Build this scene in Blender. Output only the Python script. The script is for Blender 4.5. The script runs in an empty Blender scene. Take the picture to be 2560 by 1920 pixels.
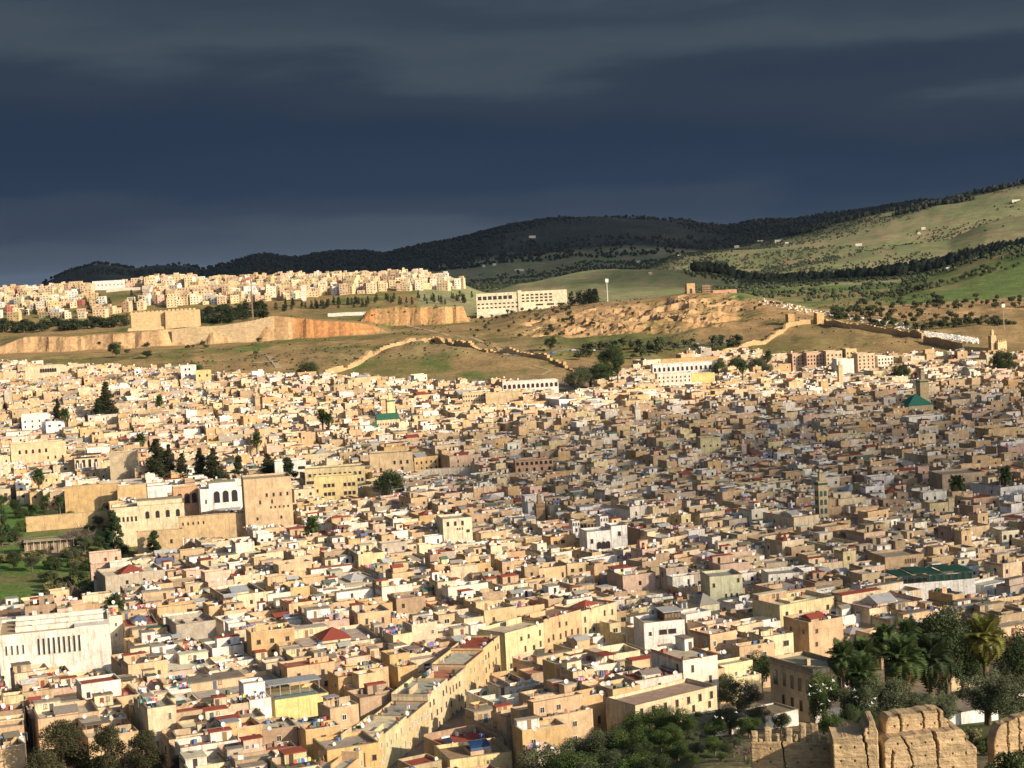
import bpy, math, random
import numpy as np
from mathutils import Matrix, Vector

# ------------------------------------------------------------------ camera, sky, sun
SC = bpy.context.scene
COL = SC.collection
F = 4464.0                      # focal length in photo pixels (2560 wide)
Q = 2560.0 / 2212.0             # pixel readings below are in a 2212-wide copy of the photo
CAM_Z = 115.0
ROT = Matrix.Rotation(math.radians(90 - 3.97), 3, 'X') @ Matrix.Rotation(math.radians(-3.0), 3, 'Z')
cam_d = bpy.data.cameras.new('camera')
cam = bpy.data.objects.new('camera', cam_d)
COL.objects.link(cam)
cam.matrix_world = Matrix.Translation((0, 0, CAM_Z)) @ ROT.to_4x4()
cam_d.sensor_width = 36.0
cam_d.lens = 36.0 * F / 2560.0
cam_d.clip_start = 1.0
cam_d.clip_end = 60000.0
SC.camera = cam

SUN_AZ = Vector((0.80, -0.60, 0)).normalized()
SUN_EL = math.radians(23)
SUN = Vector((SUN_AZ.x * math.cos(SUN_EL), SUN_AZ.y * math.cos(SUN_EL), math.sin(SUN_EL)))
sl = bpy.data.lights.new('sun', 'SUN')
sl.energy = 5.0
sl.angle = math.radians(0.6)
sl.color = (1.0, 0.85, 0.64)
so = bpy.data.objects.new('sun', sl)
COL.objects.link(so)
so.rotation_euler = SUN.to_track_quat('Z', 'Y').to_euler()

W = bpy.data.worlds.new('World')
SC.world = W
W.use_nodes = True
nt = W.node_tree
nt.nodes.clear()


def wn(t, **k):
    n = nt.nodes.new(t)
    for a, b in k.items():
        setattr(n, a, b)
    return n


def wmath(op, a, b=None, clamp=False):
    n = wn('ShaderNodeMath', operation=op, use_clamp=clamp)
    for i, x in enumerate((a, b)):
        if x is None:
            continue
        if isinstance(x, (int, float)):
            n.inputs[i].default_value = x
        else:
            nt.links.new(x, n.inputs[i])
    return n.outputs[0]


tc = wn('ShaderNodeTexCoord')
sky = wn('ShaderNodeTexSky', sky_type='NISHITA', sun_disc=False)
sky.sun_elevation = SUN_EL
sky.sun_rotation = math.atan2(SUN_AZ.x, SUN_AZ.y)
sky.air_density = 1.0
sky.dust_density = 1.5
skm = wn('ShaderNodeVectorMath', operation='SCALE')
nt.links.new(sky.outputs[0], skm.inputs[0])
skm.inputs[3].default_value = 0.14
sx = wn('ShaderNodeSeparateXYZ')
nt.links.new(tc.outputs['Generated'], sx.inputs[0])
# storm deck: soft horizontal layers, warped by noise
mp = wn('ShaderNodeMapping')
nt.links.new(tc.outputs['Generated'], mp.inputs[0])
mp.inputs['Scale'].default_value = (2.2, 2.2, 13.0)
mp.inputs['Location'].default_value = (3.1, 0.4, 0.0)
nz = wn('ShaderNodeTexNoise')
nt.links.new(mp.outputs[0], nz.inputs['Vector'])
nz.inputs['Scale'].default_value = 1.35
nz.inputs['Detail'].default_value = 5.0
nz.inputs['Roughness'].default_value = 0.5
mp2 = wn('ShaderNodeMapping')
nt.links.new(tc.outputs['Generated'], mp2.inputs[0])
mp2.inputs['Scale'].default_value = (7, 7, 42)
mp2.inputs['Location'].default_value = (1.7, 0.0, 5.0)
nz2 = wn('ShaderNodeTexNoise')
nt.links.new(mp2.outputs[0], nz2.inputs['Vector'])
nz2.inputs['Scale'].default_value = 1.0
nz2.inputs['Detail'].default_value = 6.0
nz2.inputs['Roughness'].default_value = 0.55
e = sx.outputs[2]
ew = wmath('ADD', e, wmath('MULTIPLY', wmath('SUBTRACT', nz.outputs['Fac'], 0.5), 0.10))
ew = wmath('ADD', ew, wmath('MULTIPLY', wmath('SUBTRACT', nz2.outputs['Fac'], 0.5), 0.034))
ew = wmath('ADD', ew, wmath('MULTIPLY', sx.outputs[0], 0.075))
ramp = wn('ShaderNodeValToRGB')
nt.links.new(wmath('ADD', wmath('MULTIPLY', ew, 4.0), 0.12, clamp=True), ramp.inputs[0])


def lin(c, k=1.0):
    return tuple((((x / 255 + 0.055) / 1.055) ** 2.4 if x > 10 else x / 255 / 12.92) * k for x in c)


cr = ramp.color_ramp
cr.interpolation = 'EASE'
stops = [(0.0, (66, 75, 87)), (0.15, (66, 76, 89)), (0.22, (50, 62, 79)), (0.29, (38, 53, 74)), (0.42, (36, 50, 70)),
         (0.53, (45, 56, 71)), (0.60, (63, 73, 85)), (0.68, (52, 63, 77)), (0.78, (74, 83, 94)), (0.88, (62, 73, 86)), (1.0, (74, 84, 95))]
while len(cr.elements) < len(stops):
    cr.elements.new(0.5)
for el, (p, c) in zip(cr.elements, stops):
    el.position = p
    el.color = (*lin(c, 0.93), 1)
# the deck covers the sky ahead; behind the camera, where the sun comes from, it opens to clear sky
dt = wn('ShaderNodeVectorMath', operation='DOT_PRODUCT')
nt.links.new(tc.outputs['Generated'], dt.inputs[0])
dt.inputs[1].default_value = (SUN_AZ.x, SUN_AZ.y, 0.25)
mr = wn('ShaderNodeMapRange', interpolation_type='SMOOTHSTEP')
nt.links.new(wmath('ADD', dt.outputs['Value'], wmath('MULTIPLY', wmath('SUBTRACT', nz.outputs['Fac'], 0.5), 0.35)), mr.inputs[0])
mr.inputs[1].default_value = -0.10
mr.inputs[2].default_value = 0.45
mx = wn('ShaderNodeMix', data_type='RGBA')
nt.links.new(mr.outputs[0], mx.inputs['Factor'])
nt.links.new(ramp.outputs[0], mx.inputs['A'])
nt.links.new(skm.outputs[0], mx.inputs['B'])
bg = wn('ShaderNodeBackground')
nt.links.new(mx.outputs['Result'], bg.inputs[0])
bg.inputs[1].default_value = 1.0
ow = wn('ShaderNodeOutputWorld')
nt.links.new(bg.outputs[0], ow.inputs[0])

vs = SC.view_settings
SC.display_settings.display_device = 'sRGB'
vs.view_transform = 'Standard'
vs.look = 'None'
vs.exposure = 0.28
vs.gamma = 1.0
vs.use_curve_mapping = False
SC.render.engine = 'CYCLES'
SC.cycles.max_bounces = 5
SC.cycles.diffuse_bounces = 2
SC.cycles.transparent_max_bounces = 12

# ------------------------------------------------------------------ pixel helpers (places are read off the photo once, then live in metres)
def ray(uq, vq):
    return ROT @ Vector(((uq * Q - 1280) / F, -(vq * Q - 960) / F, -1.0))


def at(uq, vq, y):
    d = ray(uq, vq)
    return Vector((0, 0, CAM_Z)) + d * (y / d.y)


def onz(uq, vq, z):
    d = ray(uq, vq)
    return Vector((0, 0, CAM_Z)) + d * ((z - CAM_Z) / d.z)


ROTI = np.array(ROT.transposed())


def pix(x, y, z):
    p = ROTI @ np.array([x, y, z - CAM_Z])
    return (p[0] / -p[2] * F + 1280) / Q, (-p[1] / -p[2] * F + 960) / Q


# ------------------------------------------------------------------ noise + terrain
_rs = np.random.RandomState(5)
_lat = _rs.rand(256, 256)


def vnoise(x, y, s):
    x = np.asarray(x, float) / s + 1000.0
    y = np.asarray(y, float) / s + 1000.0
    xi = np.floor(x).astype(int); yi = np.floor(y).astype(int)
    fx = x - xi; fy = y - yi
    fx = fx * fx * (3 - 2 * fx); fy = fy * fy * (3 - 2 * fy)
    a = _lat[xi & 255, yi & 255]; b = _lat[(xi + 1) & 255, yi & 255]
    c = _lat[xi & 255, (yi + 1) & 255]; d = _lat[(xi + 1) & 255, (yi + 1) & 255]
    return (a * (1 - fx) + b * fx) * (1 - fy) + (c * (1 - fx) + d * fx) * fy


def fbm(x, y, s, o=4):
    r = 0; a = 0.5; n = 0
    for i in range(o):
        r = r + a * vnoise(x + 17.3 * i, y - 9.1 * i, s / 2 ** i); n += a; a *= 0.5
    return r / n


def sstep(a, b, x):
    k = np.clip((x - a) / (b - a), 0, 1)
    return k * k * (3 - 2 * k)


BY = [0, 60, 150, 215, 300, 360, 420, 500, 700, 900, 1100, 1250, 1350, 1450, 1600, 1750, 2000, 2400, 3000, 4000, 9000, 60000]
BR = [108, 86, 64, 48, 31, 15, 7, 4, 2, 3, 10, 20, 28, 36, 44, 49, 53, 56, 56, 50, 60, 60]
BL = [108, 84, 50, 30, 12, 7, 5, 3, 2, 4, 13, 26, 35, 43, 46, 49, 53, 56, 56, 50, 60, 60]


def ridge(pts, wf, wb, pw=1.0):
    r = []
    for (u, v, d) in pts:
        p = at(u, v, d)
        r.append((p.x / p.y, p.z, d))
    r.sort()
    r = np.array(r)
    return r[:, 0], r[:, 1], r[:, 2], wf, wb, pw


def const(pts, d):
    return [(u, v, d) for u, v in pts]


RIDGES = {
    'mound': ridge(const([(520, 830), (650, 808), (760, 775), (830, 752), (900, 741), (1000, 748), (1100, 765), (1180, 785), (1260, 812)], 1500), 160, 120),
    'fort': ridge(const([(-300, 760), (0, 748), (50, 729), (200, 722), (380, 708), (480, 703), (545, 692), (590, 682), (700, 692), (800, 702), (840, 716), (900, 735), (960, 760)], 1755), 7, 420),
    'quarry': ridge(const([(770, 705), (795, 668), (900, 661), (1000, 662), (1015, 700)], 1900), 8, 220),
    'tower_hill': ridge([(1120, 676, 1950), (1225, 658, 1950), (1330, 652, 1900), (1420, 641, 1880), (1490, 633, 1850), (1600, 634, 1850), (1680, 650, 1800),
                         (1760, 674, 1730), (1860, 692, 1660), (2000, 720, 1560), (2150, 748, 1450), (2300, 770, 1430), (2600, 800, 1400)], 330, 260),
    'crag': ridge(const([(1270, 712), (1330, 668), (1400, 656), (1540, 660), (1560, 668), (1580, 700)], 1760), 12, 160),
    'ledge': ridge(const([(1490, 735), (1530, 704), (1640, 694), (1700, 676), (1730, 700)], 1640), 10, 130),
    'town': ridge(const([(-400, 650), (0, 640), (100, 632), (180, 624), (320, 616), (450, 613), (600, 610), (750, 602), (830, 604), (900, 602), (1000, 615), (1060, 636), (1150, 664)], 2600), 650, 500),
    'knoll': ridge(const([(1060, 632), (1120, 612), (1250, 592), (1350, 586), (1450, 584), (1550, 592), (1620, 612), (1700, 650)], 3000), 450, 500),
    'olive_slope': ridge(const([(1760, 690), (1800, 666), (1900, 630), (2000, 594), (2070, 574), (2150, 549), (2212, 530), (2600, 430)], 2350), 650, 400),
    'forest_ridge': ridge(const([(1560, 672), (1620, 652), (1720, 618), (1850, 594), (2000, 577), (2100, 560), (2212, 540), (2600, 470)], 3050), 420, 500),
    'mid_slope': ridge(const([(1560, 600), (1640, 588), (1760, 560), (1900, 535), (2050, 520), (2130, 490), (2212, 470), (2600, 380)], 3900), 700, 500),
    'mountain': ridge(const([(1380, 600), (1450, 560), (1540, 540), (1640, 522), (1720, 502), (1800, 482), (1900, 457), (2000, 437), (2100, 412), (2212, 387), (2600, 330)], 5200), 1500, 1500),
    'far_range': ridge(const([(60, 640), (100, 606), (150, 585), (210, 566), (250, 570), (290, 577), (340, 570), (400, 571), (440, 579), (500, 566), (560, 553), (640, 560), (720, 545),
                              (800, 545), (830, 549), (900, 536), (1000, 515), (1100, 488), (1150, 482), (1200, 475), (1300, 470), (1350, 472), (1450, 478), (1540, 490), (1570, 493),
                              (1640, 481), (1720, 478), (1800, 468), (1900, 450), (1960, 440), (2212, 430), (2600, 420)], 7000), 2300, 3000, 1.5),
}


def ridge_h(name, x, y, b):
    rt, rz, rd, wf, wb, pw = RIDGES[name]
    t = x / y
    z = np.interp(t, rt, rz); d = np.interp(t, rt, rd)
    if wf < 15:
        d = d + (fbm(x, x * 0 + wf, 26, 4) - 0.5) * 26
        wf = wf * (0.6 + 1.6 * fbm(x + 300, y * 0, 40, 2))
    k = np.where(y < d, 1 - (d - y) / wf, 1 - (y - d) / wb)
    k = np.clip(k, 0, 1)
    s = k * k * (3 - 2 * k)
    s = np.where(y < d, s ** pw, s)
    s = s * sstep(rt[0] - 0.02, rt[0], t) * (1 - sstep(rt[-1], rt[-1] + 0.02, t))
    return b + np.maximum(0, z - b) * s


def T(x, y):
    x = np.atleast_1d(np.asarray(x, float)); y = np.maximum(np.atleast_1d(np.asarray(y, float)), 1.0)
    x, y = np.broadcast_arrays(x, y)
    shp = x.shape
    x = x.ravel(); y = y.ravel()
    t = x / y
    w = sstep(0.0, 0.10, t)
    b = np.interp(y, BY, BL) * (1 - w) + np.interp(y, BY, BR) * w
    h = b.copy()
    far_on = np.nonzero(y > 1180)[0]          # the town floor itself is smooth
    if len(far_on):
        h[far_on] = T_far(x[far_on], y[far_on], t[far_on], b[far_on])
    return h.reshape(shp)


def T_far(x, y, t, b):
    h = b
    for n in RIDGES:
        r_ = RIDGES[n]
        k = np.nonzero((y > r_[2].min() - r_[3] * 2.3 - 20) & (y < r_[2].max() + r_[4] + 20))[0]
        if len(k):
            h = h.copy()
            h[k] = np.maximum(h[k], ridge_h(n, x[k], y[k], b[k]))

    def add(mask, f):
        k = np.nonzero(mask > 0)[0]
        if len(k):
            h[k] += mask[k] * f(x[k], y[k], h[k])

    h = h.copy()
    add(np.clip((y - 1350) / 600, 0, 1), lambda x, y, h: (fbm(x, y, 160) - 0.5) * 9 * np.clip(y / 3000, 0.35, 2.2) + (fbm(x + 70, y, 28, 3) - 0.5) * 3.0)

    def rgf(x, y):
        return 1 - np.abs(2 * fbm(x * 1.6, y * 0.7, 38, 4) - 1)

    def cragf(x, y, h):
        hp = (h + (fbm(x, y, 34, 5) - 0.5) * 24) / 8.0
        return (np.floor(hp) + sstep(0.70, 0.97, hp - np.floor(hp)) - hp) * 10.0 + (rgf(x, y) - 0.8) * 6

    add(sstep(1560, 1640, y) * (1 - sstep(1790, 1860, y)) * sstep(0.0, 0.02, t) * (1 - sstep(0.115, 0.14, t)), cragf)
    add(sstep(1850, 1890, y) * (1 - sstep(1930, 2000, y)) * sstep(-0.11, -0.10, t) * (1 - sstep(-0.06, -0.05, t)), lambda x, y, h: (rgf(x, y) - 0.8) * 6)
    add(sstep(1350, 1420, y) * (1 - sstep(1650, 1750, y)), lambda x, y, h: (fbm(x - 40, y, 22, 4) - 0.5) * 5 + (1 - np.abs(2 * fbm(x, y * 0.6, 60, 4) - 1) - 0.75) * 5)
    add(np.clip((y - 3600) / 2500, 0, 1), lambda x, y, h: (fbm(x, y, 700, 3) - 0.5) * 26)
    add(np.clip((y - 2500) / 800, 0, 1) * sstep(0.0, 0.06, t), lambda x, y, h: (1 - np.abs(2 * fbm(x + 0.35 * y, y * 0.45, 420, 3) - 1) - 0.72) * 30)
    return h


def Tf(x, y):
    return float(T(x, y)[0])


def ontop(uq, vq, lift=0.0, y0=150, y1=9000):
    """first place where the line of sight through a photo pixel meets the ground raised by lift"""
    d = ray(uq, vq)
    kx, kz = d.x / d.y, d.z / d.y
    g = np.geomspace(y0, y1, 281)
    a = b = y1
    for c in range(0, 280, 35):
        ys = g[c:c + 36]
        k = np.nonzero(CAM_Z + kz * ys <= T(kx * ys, ys) + lift)[0]
        if len(k):
            b = ys[k[0]]; a = ys[max(0, k[0] - 1)]
            break
    if b > a:
        ys = np.linspace(a, b, 24)
        k = np.nonzero(CAM_Z + kz * ys <= T(kx * ys, ys) + lift)[0]
        b = ys[k[0]] if len(k) else b
    return Vector((kx * b, b, Tf(kx * b, b)))


# ------------------------------------------------------------------ materials
def new_mat(name):
    m = bpy.data.materials.new(name)
    m.use_nodes = True
    t = m.node_tree
    t.nodes.clear()
    return m, t


class NT:
    def __init__(s, t):
        s.t = t

    def n(s, typ, **k):
        x = s.t.nodes.new(typ)
        for a, b in k.items():
            setattr(x, a, b)
        return x

    def l(s, a, b):
        s.t.links.new(a, b)

    def noise(s, vec, scale, detail=3, rough=0.55):
        x = s.n('ShaderNodeTexNoise')
        s.l(vec, x.inputs['Vector'])
        x.inputs['Scale'].default_value = scale
        x.inputs['Detail'].default_value = detail
        x.inputs['Roughness'].default_value = rough
        return x.outputs['Fac']

    def mapr(s, v, a, b, c, d):
        x = s.n('ShaderNodeMapRange')
        s.l(v, x.inputs[0])
        for i, q in enumerate((a, b, c, d)):
            x.inputs[i + 1].default_value = q
        return x.outputs[0]

    def mul(s, a, b):
        x = s.n('ShaderNodeMath', operation='MULTIPLY')
        s.l(a, x.inputs[0])
        if isinstance(b, (int, float)):
            x.inputs[1].default_value = b
        else:
            s.l(b, x.inputs[1])
        return x.outputs[0]

    def scale(s, col, f):
        x = s.n('ShaderNodeVectorMath', operation='SCALE')
        s.l(col, x.inputs[0]); s.l(f, x.inputs[3])
        return x.outputs[0]

    def mix(s, f, a, b):
        x = s.n('ShaderNodeMix', data_type='RGBA')
        s.l(f, x.inputs['Factor'])
        for k, v in (('A', a), ('B', b)):
            if isinstance(v, tuple):
                x.inputs[k].default_value = (*v, 1)
            else:
                s.l(v, x.inputs[k])
        return x.outputs['Result']

    def mapping(s, vec, sc):
        x = s.n('ShaderNodeMapping')
        s.l(vec, x.inputs[0])
        x.inputs['Scale'].default_value = sc
        return x.outputs[0]


def surf_mat(name, kind):
    m, t = new_mat(name)
    g = NT(t)
    geo = g.n('ShaderNodeNewGeometry')
    pos = geo.outputs['Position']
    at_ = g.n('ShaderNodeAttribute', attribute_name='Col')
    col = at_.outputs['Color']
    bs = g.n('ShaderNodeBsdfPrincipled')
    out = g.n('ShaderNodeOutputMaterial')
    g.l(bs.outputs[0], out.inputs[0])
    bs.inputs['Roughness'].default_value = 0.92
    bs.inputs['Specular IOR Level'].default_value = 0.2
    bump_src = None
    if kind == 'plaster':
        big = g.mapr(g.noise(pos, 0.35, 4, 0.6), 0.3, 0.7, 0.74, 1.14)
        fine = g.mapr(g.noise(pos, 2.0, 6, 0.7), 0.25, 0.75, 0.74, 1.16)
        st = g.noise(g.mapping(pos, (1.6, 1.6, 0.16)), 1.0, 4, 0.65)
        f = g.mul(g.mul(big, fine), 1.0)
        col = g.scale(col, f)
        sf = g.mapr(st, 0.51, 0.72, 0.0, 0.72)
        col = g.mix(sf, col, (0.23, 0.17, 0.11))
        pf = g.mapr(g.noise(pos, 0.8, 6, 0.7), 0.58, 0.64, 0.0, 0.6)
        col = g.mix(pf, col, (0.50, 0.36, 0.21))
        bump_src = (g.noise(pos, 5.0, 4, 0.7), 0.35, 0.06)
    elif kind == 'terrace':
        big = g.mapr(g.noise(pos, 0.5, 5, 0.65), 0.3, 0.7, 0.68, 1.18)
        fine = g.mapr(g.noise(pos, 3.0, 4, 0.7), 0.25, 0.75, 0.8, 1.15)
        col = g.scale(col, g.mul(big, fine))
        bump_src = (g.noise(pos, 4.0, 4, 0.7), 0.3, 0.05)
    elif kind == 'sheet':
        tcn = g.n('ShaderNodeTexCoord')
        wv = g.n('ShaderNodeTexWave', wave_type='BANDS', bands_direction='X')
        g.l(tcn.outputs['Object'], wv.inputs['Vector'])
        wv.inputs['Scale'].default_value = 1.1
        wv.inputs['Distortion'].default_value = 0.3
        rust = g.mapr(g.noise(pos, 0.7, 5, 0.7), 0.5, 0.75, 0, 0.55)
        col = g.mix(rust, col, (0.16, 0.10, 0.06))
        col = g.scale(col, g.mapr(wv.outputs['Fac'], 0, 1, 0.78, 1.08))
        bs.inputs['Roughness'].default_value = 0.6
        bump_src = (wv.outputs['Fac'], 0.6, 0.12)
    elif kind == 'glass':
        bs.inputs['Roughness'].default_value = 0.15
        bs.inputs['Specular IOR Level'].default_value = 0.6
    elif kind == 'gloss':
        col = g.scale(col, g.mapr(g.noise(pos, 1.5, 3), 0.3, 0.7, 0.85, 1.08))
        bs.inputs['Roughness'].default_value = 0.5
        bs.inputs['Specular IOR Level'].default_value = 0.4
    elif kind == 'tile':
        tcn = g.n('ShaderNodeTexCoord')
        wv = g.n('ShaderNodeTexWave', wave_type='BANDS', bands_direction='X')
        g.l(tcn.outputs['Object'], wv.inputs['Vector'])
        wv.inputs['Scale'].default_value = 1.6
        col = g.scale(col, g.mul(g.mapr(g.noise(pos, 1.2, 5, 0.7), 0.3, 0.7, 0.65, 1.25), g.mapr(wv.outputs['Fac'], 0, 1, 0.75, 1.1)))
        bs.inputs['Roughness'].default_value = 0.6
    elif kind == 'earth':
        lay = g.noise(g.mapping(pos, (0.25, 0.25, 2.2)), 1.0, 4, 0.65)
        big = g.mapr(g.noise(pos, 0.5, 5, 0.65), 0.3, 0.7, 0.72, 1.15)
        col = g.scale(col, g.mul(big, g.mapr(lay, 0.3, 0.7, 0.68, 1.14)))
        pits = g.mapr(g.noise(pos, 3.2, 3, 0.6), 0.66, 0.72, 0, 0.6)
        col = g.mix(pits, col, (0.14, 0.09, 0.05))
        bump_src = (g.noise(pos, 4.0, 6, 0.75), 0.8, 0.2)
    elif kind == 'leaf':
        oi = g.n('ShaderNodeObjectInfo')
        col = g.scale(col, g.mapr(oi.outputs['Random'], 0, 1, 0.78, 1.2))
        g.l(col, bs.inputs['Base Color'])
        tr = g.n('ShaderNodeBsdfTranslucent')
        g.l(col, tr.inputs['Color'])
        ms = g.n('ShaderNodeMixShader')
        ms.inputs[0].default_value = 0.25
        g.l(bs.outputs[0], ms.inputs[1]); g.l(tr.outputs[0], ms.inputs[2])
        g.l(ms.outputs[0], out.inputs[0])
        bs.inputs['Roughness'].default_value = 0.75
    elif kind == 'bark':
        col = g.scale(col, g.mapr(g.noise(g.mapping(pos, (6, 6, 1.2)), 1.0, 4, 0.7), 0.3, 0.7, 0.6, 1.2))
    elif kind == 'ground':
        f1 = g.mapr(g.noise(pos, 0.035, 6, 0.65), 0.3, 0.7, 0.72, 1.25)
        f2 = g.mapr(g.noise(pos, 0.35, 6, 0.75), 0.3, 0.7, 0.62, 1.3)
        col = g.scale(col, g.mul(f1, f2))
        gr = g.mapr(g.noise(pos, 0.13, 6, 0.75), 0.55, 0.68, 0, 0.55)
        col = g.mix(gr, col, (0.10, 0.10, 0.04))
        gp = g.mapr(g.noise(pos, 0.09, 7, 0.75), 0.56, 0.66, 0, 0.5)
        col = g.mix(gp, col, (0.50, 0.36, 0.20))
        bump_src = (g.noise(pos, 0.25, 6, 0.7), 0.7, 1.6)
    g.l(col, bs.inputs['Base Color'])
    if bump_src:
        b = g.n('ShaderNodeBump')
        g.l(bump_src[0], b.inputs['Height'])
        b.inputs['Strength'].default_value = bump_src[1]
        b.inputs['Distance'].default_value = bump_src[2]
        g.l(b.outputs[0], bs.inputs['Normal'])
    return m


KINDS = ['plaster', 'terrace', 'sheet', 'glass', 'gloss', 'tile', 'earth', 'leaf', 'bark', 'ground']
MATS = [surf_mat(k, k) for k in KINDS]
PL, TE, SH, GL, GS, TI, EA, LE, BA, GR = range(10)


# ------------------------------------------------------------------ mesh building
def mesh_np(name, verts, quads, cols, mats, smooth=False):
    """verts (n,3), faces (m,k) with k 3 or 4, one colour and one material index per face"""
    verts = np.asarray(verts, np.float32); quads = np.asarray(quads, np.int32)
    m, k = quads.shape
    me = bpy.data.meshes.new(name)
    me.vertices.add(len(verts)); me.vertices.foreach_set('co', verts.ravel())
    me.loops.add(m * k); me.loops.foreach_set('vertex_index', quads.ravel())
    me.polygons.add(m); me.polygons.foreach_set('loop_start', np.arange(0, m * k, k, dtype=np.int32))
    mats = np.broadcast_to(np.asarray(mats, np.int32), (m,))
    used = np.unique(mats)
    for u in used:
        me.materials.append(MATS[u])
    me.polygons.foreach_set('material_index', np.searchsorted(used, mats).astype(np.int32))
    me.polygons.foreach_set('use_smooth', np.full(m, smooth))
    cols = np.broadcast_to(np.asarray(cols, np.float32), (m, 3))
    a = me.attributes.new('Col', 'FLOAT_COLOR', 'FACE')
    c4 = np.ones((m, 4), np.float32); c4[:, :3] = cols
    a.data.foreach_set('color', c4.ravel())
    me.update(calc_edges=True)
    return me


_BV = np.array([[-1, -1, 0], [1, -1, 0], [1, 1, 0], [-1, 1, 0], [-1, -1, 1], [1, -1, 1], [1, 1, 1], [-1, 1, 1]], float)
_BF = np.array([[0, 1, 5, 4], [1, 2, 6, 5], [2, 3, 7, 6], [3, 0, 4, 7], [4, 5, 6, 7], [3, 2, 1, 0]])


def pr(cx, cy, z0, sx, sy, h, col, mat=PL, rot=0.0, tx=1.0, ty=1.0, ox=0.0, oy=0.0):
    """one tapered box: footprint sx by sy centred on cx, cy from z0 up by h; the top is scaled tx, ty and moved ox, oy"""
    return (cx, cy, z0, sx, sy, h, rot, tx, ty, ox, oy, col[0], col[1], col[2], mat)


def prims_geo(P, bottom=True):
    A = np.array(P, float)
    n = len(A)
    V = np.repeat(_BV[None], n, 0)
    top = V[:, :, 2]
    kx = np.where(top > 0, A[:, 7, None], 1.0); ky = np.where(top > 0, A[:, 8, None], 1.0)
    lx = V[:, :, 0] * A[:, 3, None] / 2 * kx + top * A[:, 9, None]
    ly = V[:, :, 1] * A[:, 4, None] / 2 * ky + top * A[:, 10, None]
    c = np.cos(A[:, 6, None]); s = np.sin(A[:, 6, None])
    X = A[:, 0, None] + c * lx - s * ly
    Y = A[:, 1, None] + s * lx + c * ly
    Z = A[:, 2, None] + top * A[:, 5, None]
    verts = np.stack([X, Y, Z], -1).reshape(-1, 3)
    bf = _BF if bottom else _BF[:5]
    faces = (bf[None] + 8 * np.arange(n)[:, None, None]).reshape(-1, 4)
    k = len(bf)
    return verts, faces, np.repeat(A[:, 11:14], k, 0), np.repeat(A[:, 14].astype(int), k)


def prims_mesh(name, P, bottom=True):
    return mesh_np(name, *prims_geo(P, bottom))


def link(name, me, parent=None, loc=(0, 0, 0), rz=0.0, scale=None):
    o = bpy.data.objects.new(name, me)
    COL.objects.link(o)
    o.location = loc
    o.rotation_euler = (0, 0, rz)
    if scale is not None:
        o.scale = scale
    if parent is not None:
        o.parent = parent
    return o


def tag(o, label=None, cat=None, group=None, kind=None):
    for k, v in (('label', label), ('category', cat), ('group', group), ('kind', kind)):
        if v:
            o[k] = v
    return o


def thing(name, loc, rz, label, cat, group=None):
    o = link(name, None, None, loc, rz)
    o.empty_display_size = 0.1
    return tag(o, label, cat, group)


def part(name, P, parent, loc=(0, 0, 0), rz=0.0):
    return link(name, prims_mesh(name, P), parent, loc, rz)


def xprims(P, x, y, z, r):
    """move local tapered boxes into world place"""
    c, s = math.cos(r), math.sin(r)
    return [(x + c * p[0] - s * p[1], y + s * p[0] + c * p[1], z + p[2], p[3], p[4], p[5], p[6] + r) + p[7:] for p in P]


def arch_geo(w, h, d, seg=8, horseshoe=False):
    """an upright arched slab in the xz plane, front towards -y, foot at z 0"""
    pts = [(-w / 2, 0), (w / 2, 0)]
    r = w / 2
    for i in range(seg + 1):
        a = math.pi * i / seg
        pts.append((r * math.cos(a), h - r + r * math.sin(a)))
    n = len(pts)
    V = [(x, -d, z) for x, z in pts] + [(x, 0, z) for x, z in pts]
    Fc = [list(range(n))] + [[(i + 1) % n, i, i + n, (i + 1) % n + n] for i in range(n)]
    return V, Fc


def poly_mesh(name, V, Fc, col, mat, cols=None, mats=None, smooth=False):
    me = bpy.data.meshes.new(name)
    me.from_pydata(V, [], Fc)
    mats = mats or [mat] * len(Fc)
    used = sorted(set(mats))
    for u in used:
        me.materials.append(MATS[u])
    for p, k in zip(me.polygons, mats):
        p.material_index = used.index(k)
        p.use_smooth = smooth
    a = me.attributes.new('Col', 'FLOAT_COLOR', 'FACE')
    cc = cols or [col] * len(Fc)
    a.data.foreach_set('color', np.array([(*c, 1) for c in cc], np.float32).ravel())
    me.update()
    return me


def tube_geo(pts, rads, n=6):
    pts = [Vector(p) for p in pts]
    V = []; Fc = []
    for i, (p, r) in enumerate(zip(pts, rads)):
        d = (pts[min(i + 1, len(pts) - 1)] - pts[max(i - 1, 0)]).normalized()
        a = d.cross(Vector((0, 0, 1)) if abs(d.z) < 0.9 else Vector((1, 0, 0))).normalized()
        b = d.cross(a)
        for k in range(n):
            q = 2 * math.pi * k / n
            V.append(tuple(p + (a * math.cos(q) + b * math.sin(q)) * r))
    for i in range(len(pts) - 1):
        for k in range(n):
            Fc.append((i * n + k, i * n + (k + 1) % n, (i + 1) * n + (k + 1) % n, (i + 1) * n + k))
    return np.array(V), np.array(Fc)


def join_geo(L):
    V = []; Fc = []; o = 0
    for v, f in L:
        V.append(v); Fc.append(np.asarray(f) + o); o += len(v)
    return np.concatenate(V), np.concatenate(Fc)

GARDEN = [(-200, 1215), (0, 1200), (150, 1190), (300, 1178), (340, 1195), (352, 1215), (270, 1232), (222, 1255), (212, 1285), (240, 1300), (240, 1320), (-200, 1345)]
GARDEN2 = [(-200, 1065), (60, 1075), (140, 1085), (250, 1090), (240, 1120), (250, 1160), (330, 1180), (250, 1200), (-200, 1215)]


def inpoly(x, y, P):
    c = False
    for i in range(len(P)):
        x0, y0 = P[i]; x1, y1 = P[i - 1]
        if (y0 > y) != (y1 > y) and x < (x1 - x0) * (y - y0) / (y1 - y0) + x0:
            c = not c
    return c


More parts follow.
